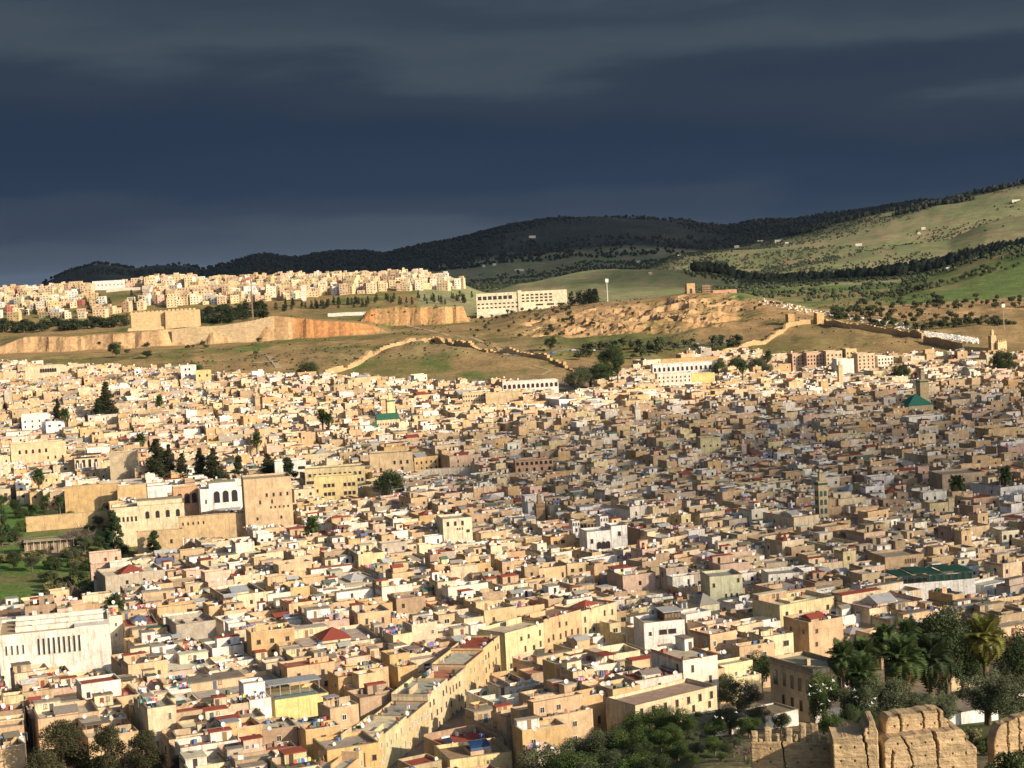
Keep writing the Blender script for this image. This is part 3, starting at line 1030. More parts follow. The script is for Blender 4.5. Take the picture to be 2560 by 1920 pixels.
def near_house(S, x, y, z, rz, rng, label, group='houses of the old town', name='house', cat='house'):
    o = thing(name, (x, y, z), rz, label, cat, group)
    part('wall', S['wall'], o)
    part('roof', S['roof'], o)
    if S['coping']:
        part('coping', S['coping'], o)
    ci = rng.randint(0, 3)
    for k in S['window']:
        put_window(o, S, *k, ci)
    r = S['stair_room']
    if r:
        b = part('stair_room', r['body'], o, (r['x'], r['y'], r['z']))
        part('roof_slab', r['slab'], b)
        link('door', rng.choice(DOORM), b, (r['door'][0], r['door'][1] - 0.03, 0))
        if r['win'] and r['w'] > 3:
            mw, mp_ = WINM[(0.8, 1.1, ci)]
            wx = r['door'][0] + (1.4 if r['door'][0] < 0 else -1.4)
            a = link('window', mw, b, (wx, -r['d'] / 2 - 0.05, 1.0))
    if S['shed']:
        b = part('shed', S['shed'][0][:1], o)
        part('shed_roof', S['shed'][1], b)
        for q in S['shed'][0][1:]:
            part('shed_post', [q], b)
    if S['skylight']:
        part('courtyard_roof', S['skylight'], o)
    if S['lean']:
        part('terrace_wall', S['lean'], o)
    if S['clutter']:
        part('roof_clutter', S['clutter'], o)['kind'] = 'stuff'
    for (dx, dy, dz, s, a) in S['dish']:
        b = link('satellite_dish', rng.choice(DISH[:2] + DISH[:2] + DISH), o, (dx, dy, dz + 0.4), a, (s, s, s))
        b.rotation_euler = (math.radians(-18), 0, a)
        link('mount', ARMM, b)
    if S['tank']:
        link('water_tank', TANK, o, S['tank'])
    if S['panel']:
        b = link('solar_panel', PANEL, o, (S['panel'][0], S['panel'][1], S['panel'][2] + 0.7))
        b.rotation_euler = (math.radians(38), 0, 0)
        link('hot_water_tank', PANELT, o, (S['panel'][0], S['panel'][1] + 0.75, S['panel'][2] + 1.0))
    if S['laundry']:
        dx, dy, dz, n = S['laundry']
        c, s = math.cos(rz), math.sin(rz)
        LAUNDRY_THINGS.append((x + c * dx - s * dy, y + s * dx + c * dy, z + dz, rz, n, label))
    return o

# ------------------------------------------------------------------ landmark buildings
RES = []          # reserved footprints: x, y, half width, half depth, rotation
PROT = []         # fronts that nearer houses must not hide: u0, u1, v, y
REFS = []         # things that house labels can refer to: words, u, v


def reserve(x, y, w, d, r, m=1.5):
    RES.append((x, y, w / 2 + m, d / 2 + m, r))


def reserved(x, y, rad):
    for (a, b, hw, hd, r) in RES:
        c, s = math.cos(r), math.sin(r)
        lx = c * (x - a) + s * (y - b); ly = -s * (x - a) + c * (y - b)
        if abs(lx) < hw + rad and abs(ly) < hd + rad:
            return True
    return False


ARCHM = {}


def arch_parts(w, h, fc, pc=(0.04, 0.035, 0.04)):
    k = (round(w, 1), round(h, 1), fc)
    if k not in ARCHM:
        V, Fc = arch_geo(w + 0.24, h + 0.12, 0.10)
        V2, F2 = arch_geo(w, h, 0.16)
        ARCHM[k] = (poly_mesh('window', V, Fc, fc, GS), poly_mesh('pane', V2, F2, pc, GL))
    return ARCHM[k]


BOXW = {}


def box_win(w, h, fc):
    k = (round(w, 2), round(h, 2), fc)
    if k not in BOXW:
        f = 0.09
        BOXW[k] = (prims_mesh('window', [pr(-w / 2 + f / 2, 0, 0, f, 0.12, h, fc, GS), pr(w / 2 - f / 2, 0, 0, f, 0.12, h, fc, GS), pr(0, 0, h - f, w - 2 * f, 0.12, f, fc, GS),
                                              pr(0, -0.02, -0.08, w + 0.2, 0.18, 0.08, fc, GS)]),
                   prims_mesh('pane', [pr(0, 0.02, 0, w - 2 * f, 0.05, h - f, (0.04, 0.036, 0.04), GL)]))
    return BOXW[k]


def add_wins(o, face, n, z, w, h, L, off, arch=False, fc=(0.25, 0.17, 0.11), x0=-0.5, x1=0.5):
    """n windows in a row along a face: face f (front, off = depth / 2) or l (left, off = width / 2)"""
    for i in range(n):
        p = (x0 + (x1 - x0) * (i + 0.5) / n) * L
        mw, mp_ = arch_parts(w, h, fc) if arch else box_win(w, h, fc)
        y = -off - (0.0 if arch else 0.06)
        a = link('window', mw, o, (p, y, z) if face == 'f' else (y, p, z), 0 if face == 'f' else -math.pi / 2)
        link('pane', mp_, a)


def block(label, u0, u1, vt, vb, depth, rot, hid=3.0, wall=(0.6, 0.45, 0.26), roof=(0.36, 0.31, 0.24), rows=(), lrows=(), name='building', cat='building', cope=(0.28, 0.22, 0.15), par=0.8,
          y=None, side=None, group=None, ref=None, margin=1.5, base=4.0, mat=PL, clear=0.0):
    um = (u0 + u1) / 2
    if y is None:
        p = ontop(um, vb, hid + (3.5 if hid >= 2.5 and vb > 780 else 0), y0=300)
    else:
        p = at(um, vb, y); p.z = Tf(p.x, p.y)
    r = math.radians(rot)
    w = (u1 - u0) * Q * p.y / F
    vx = p.x / p.y
    w = w / max(0.5, math.cos(r) - vx * math.sin(r) * -1 if False else math.cos(r))
    zt = at(um, vt, p.y).z
    h = zt - p.z - par
    cx = p.x - math.sin(r) * depth / 2 * 1.0
    cy = p.y + math.cos(r) * depth / 2
    reserve(cx, cy, w, depth, r, margin)
    if clear:
        reserve(cx + math.sin(r) * (depth + clear) / 2, cy - math.cos(r) * (depth + clear) / 2, w, clear, r, 0)
    o = thing(name, (cx, cy, p.z), r, label, cat, group)
    sd = side or wall
    t = 0.3
    part('wall', [pr(0, 0, -base, w, depth, h + base, wall, mat), pr(0, -depth / 2 + t / 2, h, w, t, par, wall, mat), pr(0, depth / 2 - t / 2, h, w, t, par, wall, mat),
                  pr(-w / 2 + t / 2, 0, h, t, depth - 2 * t, par, sd, mat), pr(w / 2 - t / 2, 0, h, t, depth - 2 * t, par, sd, mat)], o)
    part('roof', [pr(0, 0, h + 0.01, w - 2 * t, depth - 2 * t, 0.05, roof, TE)], o)
    if cope:
        part('coping', [pr(0, -depth / 2 + t / 2, h + par, w + 0.1, t + 0.1, 0.12, cope, TE), pr(-w / 2 + t / 2, 0, h + par, t + 0.1, depth - 2 * t, 0.12, cope, TE), pr(w / 2 - t / 2, 0, h + par, t + 0.1, depth - 2 * t, 0.12, cope, TE)], o)
    hv = (hid + (3.5 if hid >= 2.5 and vb > 780 else 0)) * 0.85 if y is None and hid >= 1 else 0.0
    hv = min(hv, h * 0.6)
    for rw in rows:
        n, fz, ww, wh = rw[:4]
        k = rw[4] if len(rw) > 4 else {}
        add_wins(o, 'f', n, hv + (h - hv) * fz, ww, wh, w, depth / 2, **k)
    for rw in lrows:
        n, fz, ww, wh = rw[:4]
        k = rw[4] if len(rw) > 4 else {}
        add_wins(o, 'l', n, h * fz, ww, wh, depth, w / 2, **k)
    if y is None and vb > 780:
        PROT.append((u0, u1, vb, p.y))
    if ref:
        REFS.append((ref, um, vb))
    return o, w, depth, h


WHITE = (0.82, 0.80, 0.76); CREAM = (0.74, 0.62, 0.42); TAN = (0.60, 0.44, 0.27); OCH = (0.62, 0.42, 0.22); YEL = (0.73, 0.60, 0.34); GREENT = (0.04, 0.14, 0.085)
A_ = dict(arch=True)

# white modern hall with slit windows, lower left
o, w, d, h = block('white modern hall with narrow slit windows and stepped roof ridges', 6, 236, 1362, 1416, 24, 14, 4.5, (0.80, 0.75, 0.66), (0.42, 0.31, 0.19),
                   rows=[(4, 0.35, 0.55, 2.6, dict(x0=-0.46, x1=-0.26, fc=(0.5, 0.47, 0.42))), (9, 0.25, 0.7, 4.6, dict(x0=-0.17, x1=0.24, fc=(0.5, 0.47, 0.42)))], name='hall', cat='hall', cope=(0.7, 0.65, 0.56), ref='white slit-windowed hall', margin=2, clear=16)
for k in range(3):
    yy = -d / 2 + 7.5 + 6.0 * k
    b = part('roof_ridge', [pr(1.5, yy, h - 0.5, w - 6, 1.6, 2.0 + 0.35 * k, (0.78, 0.73, 0.63))], o)
    for q in (-0.18, 0.15):
        part('chimney', [pr(w * q, yy - 0.3, h + 1.5 + 0.35 * k, 1.2, 1.3, 1.4, (0.75, 0.70, 0.60))], o)
part('side_block', [pr(w / 2 - 5, -d / 2 + 4.4, h - 0.4, 9.4, 8.2, 1.5, (0.80, 0.75, 0.66))], o)

# palace complex on the left
o, w, d, h = block('white palace pavilion with three tall arched windows', 437, 533, 1053, 1108, 9, 16, 3, WHITE, (0.34, 0.30, 0.2), name='palace_pavilion', cat='palace', cope=None,
                   rows=[(3, 0.50, 2.6, 5.2, dict(arch=True, x0=-0.24, x1=0.34, fc=(0.55, 0.53, 0.50))), (1, 0.5, 0.7, 1.8, dict(x0=-0.42, x1=-0.34)), (1, 0.5, 0.6, 1.6, dict(x0=0.40, x1=0.47))], ref='white palace pavilion', clear=10)
part('attic', [pr(0.0, 1.0, h + 0.5, w * 0.58, d - 2.6, 2.4, WHITE)], o)
part('roof_slab', [pr(0.0, 1.2, h + 2.9, w * 0.60, d - 1.6, 0.25, (0.30, 0.27, 0.18), TE)], o)
part('balcony', [pr(w * 0.05, -d / 2 - 0.5, h * 0.44, w * 0.58, 0.9, 0.25, (0.6, 0.58, 0.55)), pr(w * 0.05, -d / 2 - 0.9, h * 0.44 + 0.25, w * 0.58, 0.1, 1.0, (0.30, 0.27, 0.26), GS)], o)
block('ochre palace arcade with three arches between white walls', 378, 437, 1052, 1108, 8, 14, 3, (0.60, 0.36, 0.20), rows=[(3, 0.45, 2.2, 4.6, dict(arch=True, x0=-0.4, x1=0.36, fc=(0.45, 0.25, 0.14)))], name='palace_arcade', cat='palace', ref='ochre palace arcade')
block('plain white palace block with flat mossy roof left of the arcade', 322, 374, 1049, 1096, 10, 14, 3, WHITE, (0.30, 0.28, 0.18), name='palace_block', cat='palace')
o, w, d, h = block('long cream palace wing with arched windows above the garden', 246, 398, 1092, 1140, 10, 12, 4, CREAM, (0.34, 0.30, 0.22), name='palace_wing', cat='palace',
                   rows=[(4, 0.52, 1.5, 3.0, dict(arch=True, x0=-0.08, x1=0.48)), (6, 0.46, 0.9, 2.0, dict(x0=-0.48, x1=-0.14))], ref='cream palace wing', clear=8)
part('upper_floor', [pr(w * 0.17, 1.0, h, w * 0.62, d - 2.5, 2.6, CREAM), pr(w * 0.17, 1.0, h + 2.6, w * 0.64, d - 2.2, 0.2, (0.32, 0.27, 0.19), TE)], o)
block('big tan palace block with scattered small windows and stepped top', 533, 634, 1032, 1138, 16, 12, 3, TAN, (0.36, 0.31, 0.22), name='palace_block', cat='palace',
      rows=[(4, 0.66, 0.9, 1.5, dict(x0=-0.1, x1=0.48)), (2, 0.52, 0.8, 1.6, dict(x0=-0.3, x1=0.2)), (5, 0.42, 0.7, 0.9, dict(x0=0.0, x1=0.45)), (2, 0.2, 0.9, 1.2)], ref='big tan palace block', clear=8)
block('high plain tan retaining wall below the palace', 392, 533, 1112, 1168, 3, 13, 2, (0.58, 0.42, 0.235), (0.5, 0.38, 0.22), name='retaining_wall', cat='wall', cope=(0.24, 0.2, 0.15),
      rows=[(5, 0.72, 0.7, 1.2, dict(x0=-0.48, x1=-0.1))], par=0.4)
block('tan retaining wall beneath the cream palace wing', 300, 396, 1146, 1200, 4, 10, 2, (0.57, 0.41, 0.23), name='retaining_wall', cat='wall', cope=(0.24, 0.2, 0.15), par=0.4, rows=[(2, 0.5, 1.0, 1.6)])
block('high orange-tan garden wall with sagging coping', 142, 255, 1048, 1082, 3, 8, 3, (0.62, 0.42, 0.20), name='garden_wall', cat='wall', cope=(0.3, 0.27, 0.2), par=0.4)
block('tan garden wall stepping down behind palms', 258, 368, 1046, 1080, 3, 16, 3, (0.61, 0.43, 0.22), name='garden_wall', cat='wall', cope=(0.3, 0.27, 0.2), par=0.4)
block('low tan wall along the palace garden', 62, 240, 1110, 1132, 2.5, 14, 2, (0.60, 0.42, 0.22), name='garden_wall', cat='wall', cope=(0.28, 0.25, 0.18), par=0.3)
o, w, d, h = block('garden gallery with mossy flat roof on thin columns', 55, 180, 1163, 1184, 7, 10, 2, (0.33, 0.25, 0.17), (0.22, 0.22, 0.10), name='garden_gallery', cat='gallery', par=0.2)
for i in range(9):
    part('column', [pr(-w / 2 + w * (i + 0.5) / 9, -d / 2 - 1.6, -3, 0.22, 0.22, h + 2.6, (0.7, 0.64, 0.54))], o)
part('veranda_roof', [pr(0, -d / 2 - 1.2, h - 0.35, w, 2.3, 0.25, (0.36, 0.32, 0.24), TE)], o)
block('cream villa with arched windows beside the green pavilion', 30, 140, 956, 1000, 10, 18, 4, (0.70, 0.52, 0.32), rows=[(5, 0.58, 1.1, 2.2, dict(arch=True, x0=-0.4, x1=0.2)), (3, 0.25, 1.0, 1.6, dict(x0=0.1, x1=0.5))], name='villa', cat='house', ref='arched cream villa')
o, w, d, h = block('white house with slate terrace and tall dark columned porch', 163, 214, 990, 1012, 9, 10, 5, CREAM, rows=[(4, 0.35, 1.6, 4.0)], name='villa', cat='house')
for q in (-0.38, -0.18, 0.2, 0.38):
    part('column', [pr(w * q, -d / 2 - 0.8, h * 0.2, 0.6, 0.6, h * 0.7, WHITE)], o)
part('awning', [pr(-0.5, 0, h + 2.4, w * 1.25, d * 0.9, 0.3, (0.12, 0.08, 0.06), TE)], o)
part('awning_post', [pr(-w * 0.5, -d * 0.4, h, 0.2, 0.2, 2.5, (0.2, 0.15, 0.1))], o)
block('tall bare tan wall house with cracked pale plaster patches', 240, 300, 977, 1030, 10, 10, 4, (0.52, 0.42, 0.28), name='house', cat='house', group='houses of the old town')
block('white stepped block behind cypress pair on the left', 50, 108, 895, 930, 10, 15, 4, WHITE, (0.6, 0.58, 0.54), rows=[(4, 0.62, 0.9, 1.3), (4, 0.3, 0.9, 1.3)], name='house', cat='house', group='houses of the old town', ref='white stepped block')
# school
o, w, d, h = block('long pale yellow school with rows of square windows', 661, 790, 1010, 1052, 12, 6, 3.6, YEL, (0.42, 0.38, 0.3), rows=[(11, 0.68, 1.3, 1.5, dict(x0=-0.46, x1=0.46)), (3, 0.34, 1.2, 1.4, dict(x0=0.3, x1=0.48)), (3, 0.34, 1.2, 1.4, dict(x0=-0.48, x1=-0.36))], name='school', cat='school', ref='pale yellow school', clear=12)
block('pale yellow front wing of the school with window triplets', 681, 774, 1028, 1076, 8, 6, 2.8, (0.77, 0.62, 0.31), (0.4, 0.36, 0.28), rows=[(3, 0.60, 1.4, 1.6, dict(x0=-0.3, x1=-0.02)), (3, 0.60, 1.4, 1.6, dict(x0=0.16, x1=0.46)), (3, 0.22, 1.4, 1.6, dict(x0=-0.3, x1=-0.02)), (3, 0.22, 1.4, 1.6, dict(x0=0.16, x1=0.46)), (1, 0.4, 0.9, 1.4, dict(x0=-0.48, x1=-0.38))], name='school_wing', cat='school', clear=14)
block('white block with horizontal window strip behind the conifers', 596, 662, 995, 1035, 10, 10, 3, (0.80, 0.77, 0.70), rows=[(1, 0.6, 3.4, 1.5, dict(x0=0.2, x1=0.5))], name='house', cat='house', group='houses of the old town')
# the middle of the town
block('tall cream house block with sparse dark windows', 959, 1022, 1119, 1172, 12, 14, 4, (0.70, 0.64, 0.46), (0.4, 0.36, 0.29), rows=[(3, 0.80, 1.0, 1.6, dict(x0=-0.45, x1=0.3)), (1, 0.5, 1.3, 1.0, dict(x0=0.25, x1=0.45)), (3, 0.62, 0.5, 0.8, dict(x0=-0.05, x1=0.2))], name='house_block', cat='house', ref='tall cream block', clear=6)
block('slim white tower of the white courtyard mansion, left', 1238, 1254, 1125, 1160, 5, 14, 4, WHITE, rows=[(3, 0.85, 0.5, 1.0), (1, 0.5, 0.8, 1.2)], name='mansion_tower', cat='mansion')
block('white stair tower rising behind the white mansion', 1298, 1316, 1115, 1160, 6, 14, 4, WHITE, rows=[(3, 0.88, 0.5, 1.0)], name='mansion_tower', cat='mansion')
block('white mansion with arched porch and square towers', 1269, 1322, 1147, 1192, 10, 14, 3, WHITE, (0.5, 0.48, 0.44), rows=[(1, 0.55, 1.0, 1.6, dict(x0=-0.4, x1=-0.2)), (3, 0.25, 1.6, 2.6, dict(arch=True, x0=-0.1, x1=0.45))], name='mansion', cat='mansion', ref='white mansion', clear=8)
block('white cube house joined to the white mansion', 1322, 1357, 1135, 1185, 8, 14, 3, WHITE, rows=[(1, 0.66, 1.1, 1.6)], name='mansion', cat='mansion')
block('dark colonnaded gallery beside the white mansion', 1254, 1299, 1130, 1152, 6, 14, 4, (0.45, 0.34, 0.22), rows=[(6, 0.45, 1.0, 2.8)], name='gallery', cat='gallery')
block('pale green windowless wall house', 1534, 1607, 1243, 1300, 10, 10, 3, (0.62, 0.62, 0.42), (0.36, 0.33, 0.28), rows=[(3, 0.3, 0.6, 1.0, dict(x0=-0.1, x1=0.4)), (1, 0.7, 0.7, 1.2, dict(x0=-0.45, x1=-0.3)), (1, 0.82, 0.7, 1.2, dict(x0=0.3, x1=0.45))], name='house', cat='house', group='houses of the old town', ref='pale green house', clear=8)
o, w, d, h = block('cream square tower with grey pyramid roof', 1513, 1557, 1306, 1345, 8, 20, 3, (0.66, 0.62, 0.44), name='tower', cat='tower', ref='pyramid-roofed tower', cope=None, par=0.1)
part('pyramid_roof', [pr(0, 0, h + 0.2, w + 0.5, d + 0.5, 2.6, (0.34, 0.31, 0.26), SH, 0, 0.03, 0.03)], o)
o, w, d, h = block('white house with lattice windows and wooden roof kiosk', 1391, 1482, 1342, 1383, 10, 12, 3, (0.80, 0.77, 0.71), (0.42, 0.37, 0.3), rows=[(2, 0.5, 2.2, 1.3, dict(x0=-0.15, x1=0.3)), (1, 0.5, 0.8, 1.0, dict(x0=-0.4, x1=-0.3))], name='house', cat='house', group='houses of the old town', ref='white kiosk house', clear=8)
b = part('kiosk', [pr(w * 0.28, 0.6, h + 0.06, w * 0.42, d * 0.62, 2.6, (0.12, 0.07, 0.045))], o)
part('kiosk_roof', [pr(w * 0.28, 0.6, h + 2.66, w * 0.5, d * 0.76, 0.22, (0.45, 0.46, 0.46), SH)], b)
for i in range(5):
    part('kiosk_window', [pr(w * 0.28 + (i - 2) * w * 0.08, 0.6 - d * 0.31 - 0.04, h + 1.1, w * 0.06, 0.08, 1.0, (0.20, 0.17, 0.13), GL)], b)
# green terrace restaurant
o, w, d, h = block('white terrace restaurant under a long dark green canopy', 1940, 2112, 1258, 1283, 12, 8, 5, (0.78, 0.76, 0.72), (0.4, 0.37, 0.33), name='restaurant', cat='restaurant', cope=None, ref='green-canopied restaurant', clear=10)
for i in range(5):
    part('canopy_roof', [pr(-w / 2 + w * (i + 0.5) / 5, 0.4, h + 3.0 + (i % 2) * 0.5, w / 5 - 0.1, d * 0.9, 0.25, (0.015, 0.085, 0.055), SH)], o)
for i in range(11):
    part('canopy_post', [pr(-w / 2 + 0.4 + (w - 0.8) * i / 10, -d / 2 + 0.5, h, 0.14, 0.14, 3.1, (0.03, 0.10, 0.07), GS)], o)
part('glazing', [pr(w * 0.18, -d / 2 + 1.2, h + 0.1, w * 0.6, 0.1, 2.6, (0.03, 0.06, 0.05), GL)], o)
part('railing', [pr(0, -d / 2 + 0.15, h + 0.8, w, 0.12, 0.25, WHITE)], o)
# mosques
def minaret(label, uc, wpx, vt, vb, wall, trim, hid=3.0, y=None, lantern=True, panels=0, name='minaret', ref=None, rot=14, panel_col=None):
    o, w, d, h = block(label, uc - wpx / 2, uc + wpx / 2, vt, vb, 5, rot, hid, wall, wall, name=name, cat='minaret', cope=None, par=0.1, y=y, ref=ref, margin=0.5, base=3, clear=9)
    o.children[0].scale = (1, w / 5, 1)
    o.children[1].scale = (1, w / 5, 1)
    d = w
    part('frieze', [pr(0, 0, h - 1.2, w + 0.12, d + 0.12, 0.9, trim, TI)], o)
    me = prims_mesh('merlon', [pr(0, 0, 0, w / 9, w / 9, 0.5, wall, PL, 0, 0.6, 0.6)])
    for i in range(5):
        for (a, b_) in ((-w / 2 + w * (i + 0.5) / 5, -d / 2 + w / 18), (-w / 2 + w * (i + 0.5) / 5, d / 2 - w / 18), (-w / 2 + w / 18, -d / 2 + d * (i + 0.5) / 5), (w / 2 - w / 18, -d / 2 + d * (i + 0.5) / 5)):
            link('merlon', me, o, (a, b_, h + 0.1))
    if lantern:
        l = part('lantern', [pr(0, 0, h + 0.1, w * 0.45, d * 0.45, w * 0.85, wall), pr(0, 0, h + 0.1 + w * 0.85, w * 0.5, d * 0.5, 0.25, trim, TI)], o)
        part('dome', [pr(0, 0, h + 0.35 + w * 0.85, w * 0.4, d * 0.4, w * 0.25, wall, PL, 0, 0.45, 0.45)], l)
        part('finial', [pr(0, 0, h + 0.35 + w * 1.1, 0.12, 0.12, w * 0.5, (0.5, 0.38, 0.12), GS)], l)
    for k in range(panels):
        for q in (-0.22, 0.22):
            V, Fc = arch_geo(w * 0.3, h / panels * 0.5, 0.07)
            c = panel_col or trim
            me2 = poly_mesh('tile_panel', V, Fc, c, TI)
            link('tile_panel', me2, o, (q * w, -d / 2, h * 0.12 + k * (h * 0.78) / panels))
            link('tile_panel', me2, o, (-w / 2, q * w, h * 0.12 + k * (h * 0.78) / panels), -math.pi / 2)
    return o, w, d, h


minaret('pale yellow minaret with dark green edges above green mosque roof', 847, 17, 863, 912, (0.72, 0.64, 0.36), (0.03, 0.10, 0.06), panels=1, panel_col=(0.66, 0.60, 0.30), ref='pale yellow minaret')
o, w, d, h = block('mosque hall with steep dark green tiled roof', 815, 864, 906, 924, 9, 10, 4, (0.72, 0.58, 0.38), name='mosque', cat='mosque', cope=None, par=0.1, rows=[(9, 0.5, 0.6, 1.0)], ref='green-roofed mosque')
part('tiled_roof', [pr(0, 0, h + 0.1, w + 0.6, d + 0.6, 3.4, GREENT, TI, 0, 0.9, 0.06)], o)
part('tiled_porch', [pr(-w / 2 - 1.5, -d / 2 + 1, h * 0.7, 5, 5, 3.2, GREENT, TI, 0, 0.05, 0.05)], o)
minaret('tall minaret with green arched tile panels in shade', 1782, 21, 1041, 1126, (0.60, 0.48, 0.30), (0.05, 0.12, 0.09), panels=5, ref='green-panelled minaret')
minaret('tan minaret behind the green pyramid roof', 1998, 19, 821, 880, (0.58, 0.46, 0.27), (0.07, 0.16, 0.12), hid=5, panels=1, panel_col=(0.5, 0.4, 0.24), ref='green pyramid roof')
o, w, d, h = block('shrine with tall green tiled pyramid roof', 1962, 2018, 876, 886, 16, 10, 5, (0.58, 0.45, 0.27), name='shrine', cat='shrine', cope=None, par=0.1)
part('pyramid_roof', [pr(0, 0, h + 0.1, w + 1.0, w + 1.0, w * 0.42, (0.045, 0.19, 0.13), TI, 0, 0.02, 0.02)], o)
part('finial', [pr(0, 0, h + w * 0.42, 0.2, 0.2, 2.0, (0.5, 0.38, 0.12), GS)], o)
minaret('slim white minaret on the edge of the cloud shadow', 1380, 11, 880, 908, (0.76, 0.72, 0.60), (0.5, 0.45, 0.33))
minaret('squat tan minaret with green band at its top', 1424, 13, 863, 887, (0.62, 0.54, 0.38), (0.05, 0.20, 0.14), lantern=False)
minaret('small brown brick minaret in the central shade', 1170, 19, 1090, 1122, (0.42, 0.27, 0.16), (0.30, 0.18, 0.10))
minaret('small pink minaret by the pale yellow houses', 1610, 10, 962, 986, (0.68, 0.52, 0.46), (0.6, 0.44, 0.36))
minaret('slim tan minaret before the apartment blocks', 1819, 9, 790, 833, (0.62, 0.48, 0.29), (0.5, 0.37, 0.2))
minaret('little tan minaret with tiled cap left of the pale school', 558, 10, 857, 885, (0.60, 0.44, 0.26), (0.4, 0.28, 0.15), panels=1, panel_col=(0.45, 0.25, 0.14))
minaret('small cream minaret low in the right houses', 2060, 13, 1078, 1110, (0.68, 0.58, 0.40), (0.5, 0.42, 0.28), lantern=False)
minaret('tan minaret with open lantern beside the hillside cemetery', 2148, 12, 726, 760, (0.66, 0.50, 0.30), (0.55, 0.4, 0.24), hid=1, panels=1, panel_col=(0.5, 0.36, 0.2))

# far edge of the town
APT = 'apartment blocks behind the old town'
block('pink apartment block, leftmost of the row below the hill', 1712, 1739, 764, 792, 12, 8, 3, (0.66, 0.46, 0.32), rows=[(3, f, 1.1, 1.4) for f in (0.75, 0.5, 0.25)], name='apartment_block', cat='apartments', group=APT)
block('wide salmon apartment block with reddish roof below the hill', 1743, 1784, 761, 792, 12, 8, 3, (0.64, 0.44, 0.30), (0.3, 0.09, 0.06), rows=[(6, f, 1.1, 1.4) for f in (0.75, 0.5, 0.25)], name='apartment_block', cat='apartments', group=APT)
block('cream apartment block right of the salmon one', 1785, 1821, 758, 792, 12, 8, 3, (0.70, 0.54, 0.36), rows=[(4, f, 1.1, 1.4) for f in (0.75, 0.5, 0.25)], name='apartment_block', cat='apartments', group=APT)
block('tall yellow apartment block behind the white one', 1828, 1852, 753, 790, 12, 8, 3, (0.74, 0.58, 0.30), rows=[(3, f, 1.1, 1.4) for f in (0.75, 0.5)], name='apartment_block', cat='apartments', group=APT)
block('pale apartment block with even window grid', 1853, 1891, 763, 797, 12, 8, 3, (0.70, 0.52, 0.36), rows=[(4, f, 1.0, 1.3) for f in (0.8, 0.58, 0.36, 0.14)], name='apartment_block', cat='apartments', group=APT)
block('white low apartment block at the end of the row', 1896, 1931, 769, 790, 12, 8, 3, (0.80, 0.75, 0.62), rows=[(5, f, 1.0, 1.3) for f in (0.7, 0.35)], name='apartment_block', cat='apartments', group=APT)
block('white house block in front of the cream apartments', 1808, 1846, 775, 808, 10, 8, 3, (0.80, 0.78, 0.72), name='house_block', cat='house')
block('long white building with a row of arches below the mound', 1086, 1207, 822, 840, 8, 3, 3, (0.82, 0.78, 0.68), rows=[(12, 0.3, 1.8, 2.8, dict(arch=True))], name='arcade_building', cat='building')
block('white building with dark arcade under garden wall on the right', 1410, 1550, 784, 806, 10, 2, 3, (0.80, 0.78, 0.74), rows=[(14, 0.4, 1.4, 2.8, dict(arch=True))], name='arcade_building', cat='building')
block('long ochre crenellated garden wall above the white arcade', 1404, 1556, 773, 786, 2, 2, 2, (0.66, 0.46, 0.22), name='garden_wall', cat='wall', par=0.5)
block('yellow house block below the white arcade', 1495, 1545, 806, 826, 8, 6, 3, (0.76, 0.58, 0.24), name='house_block', cat='house')
block('white house block with two window rows below the arcade', 1420, 1495, 806, 832, 9, 4, 3, (0.78, 0.72, 0.60), rows=[(8, 0.7, 0.9, 1.2), (8, 0.4, 0.9, 1.2)], name='house_block', cat='house')
block('cream villa with seven dark arches at far left', 56, 134, 790, 812, 10, 6, 3, (0.74, 0.62, 0.42), rows=[(7, 0.45, 1.5, 3.0, dict(arch=True, x0=-0.1, x1=0.35))], name='villa', cat='house')
block('white cubic house with dark windows at the grass edge', 392, 424, 789, 818, 9, 8, 3, (0.82, 0.80, 0.76), rows=[(2, 0.72, 1.3, 1.5, dict(x0=-0.3, x1=0.2)), (2, 0.3, 1.3, 1.5, dict(x0=-0.3, x1=0.2))], name='house', cat='house', group='houses of the old town')
block('yellow house with arches by the white cubic house', 424, 456, 800, 822, 9, 8, 3, (0.74, 0.57, 0.27), rows=[(2, 0.5, 1.0, 1.8, A_)], name='house', cat='house', group='houses of the old town')
block('long cream building with a line of tiny windows', 1000, 1050, 848, 872, 9, 4, 3, (0.70, 0.55, 0.34), rows=[(9, 0.75, 0.8, 1.0), (9, 0.35, 0.8, 1.0)], name='building', cat='building')
block('plain long tan wall building in the back rows', 1050, 1130, 848, 872, 9, 4, 3, (0.68, 0.51, 0.30), name='building', cat='building')
block('big tan house with tall portal windows mid left', 800, 893, 978, 1020, 12, 6, 4, (0.64, 0.48, 0.29), rows=[(3, 0.5, 1.2, 1.8, dict(x0=0.0, x1=0.45)), (2, 0.2, 1.2, 1.6)], name='house_block', cat='house', ref='big tan house')
block('long white garden wall beside the dark round tree', 905, 1017, 1012, 1034, 3, 3, 2, (0.78, 0.68, 0.52), name='garden_wall', cat='wall', par=0.4)
block('dark wooden terrace restaurant with red roof', 1114, 1196, 994, 1022, 9, 6, 4, (0.62, 0.40, 0.26), (0.26, 0.09, 0.06), rows=[(8, 0.8, 1.4, 1.6), (5, 0.35, 1.0, 1.6, A_)], name='restaurant', cat='restaurant', ref='red-roofed restaurant')
block('pale yellow house with balconies at the shade edge', 1514, 1559, 945, 984, 9, 10, 4, (0.66, 0.58, 0.34), rows=[(3, 0.6, 0.8, 1.0)], name='house_block', cat='house')
block('brown fortified house with high blank walls, right', 2034, 2131, 1022, 1058, 14, 10, 4, (0.50, 0.38, 0.26), rows=[(3, 0.65, 1.0, 1.4)], name='house_block', cat='house', ref='brown high-walled house')
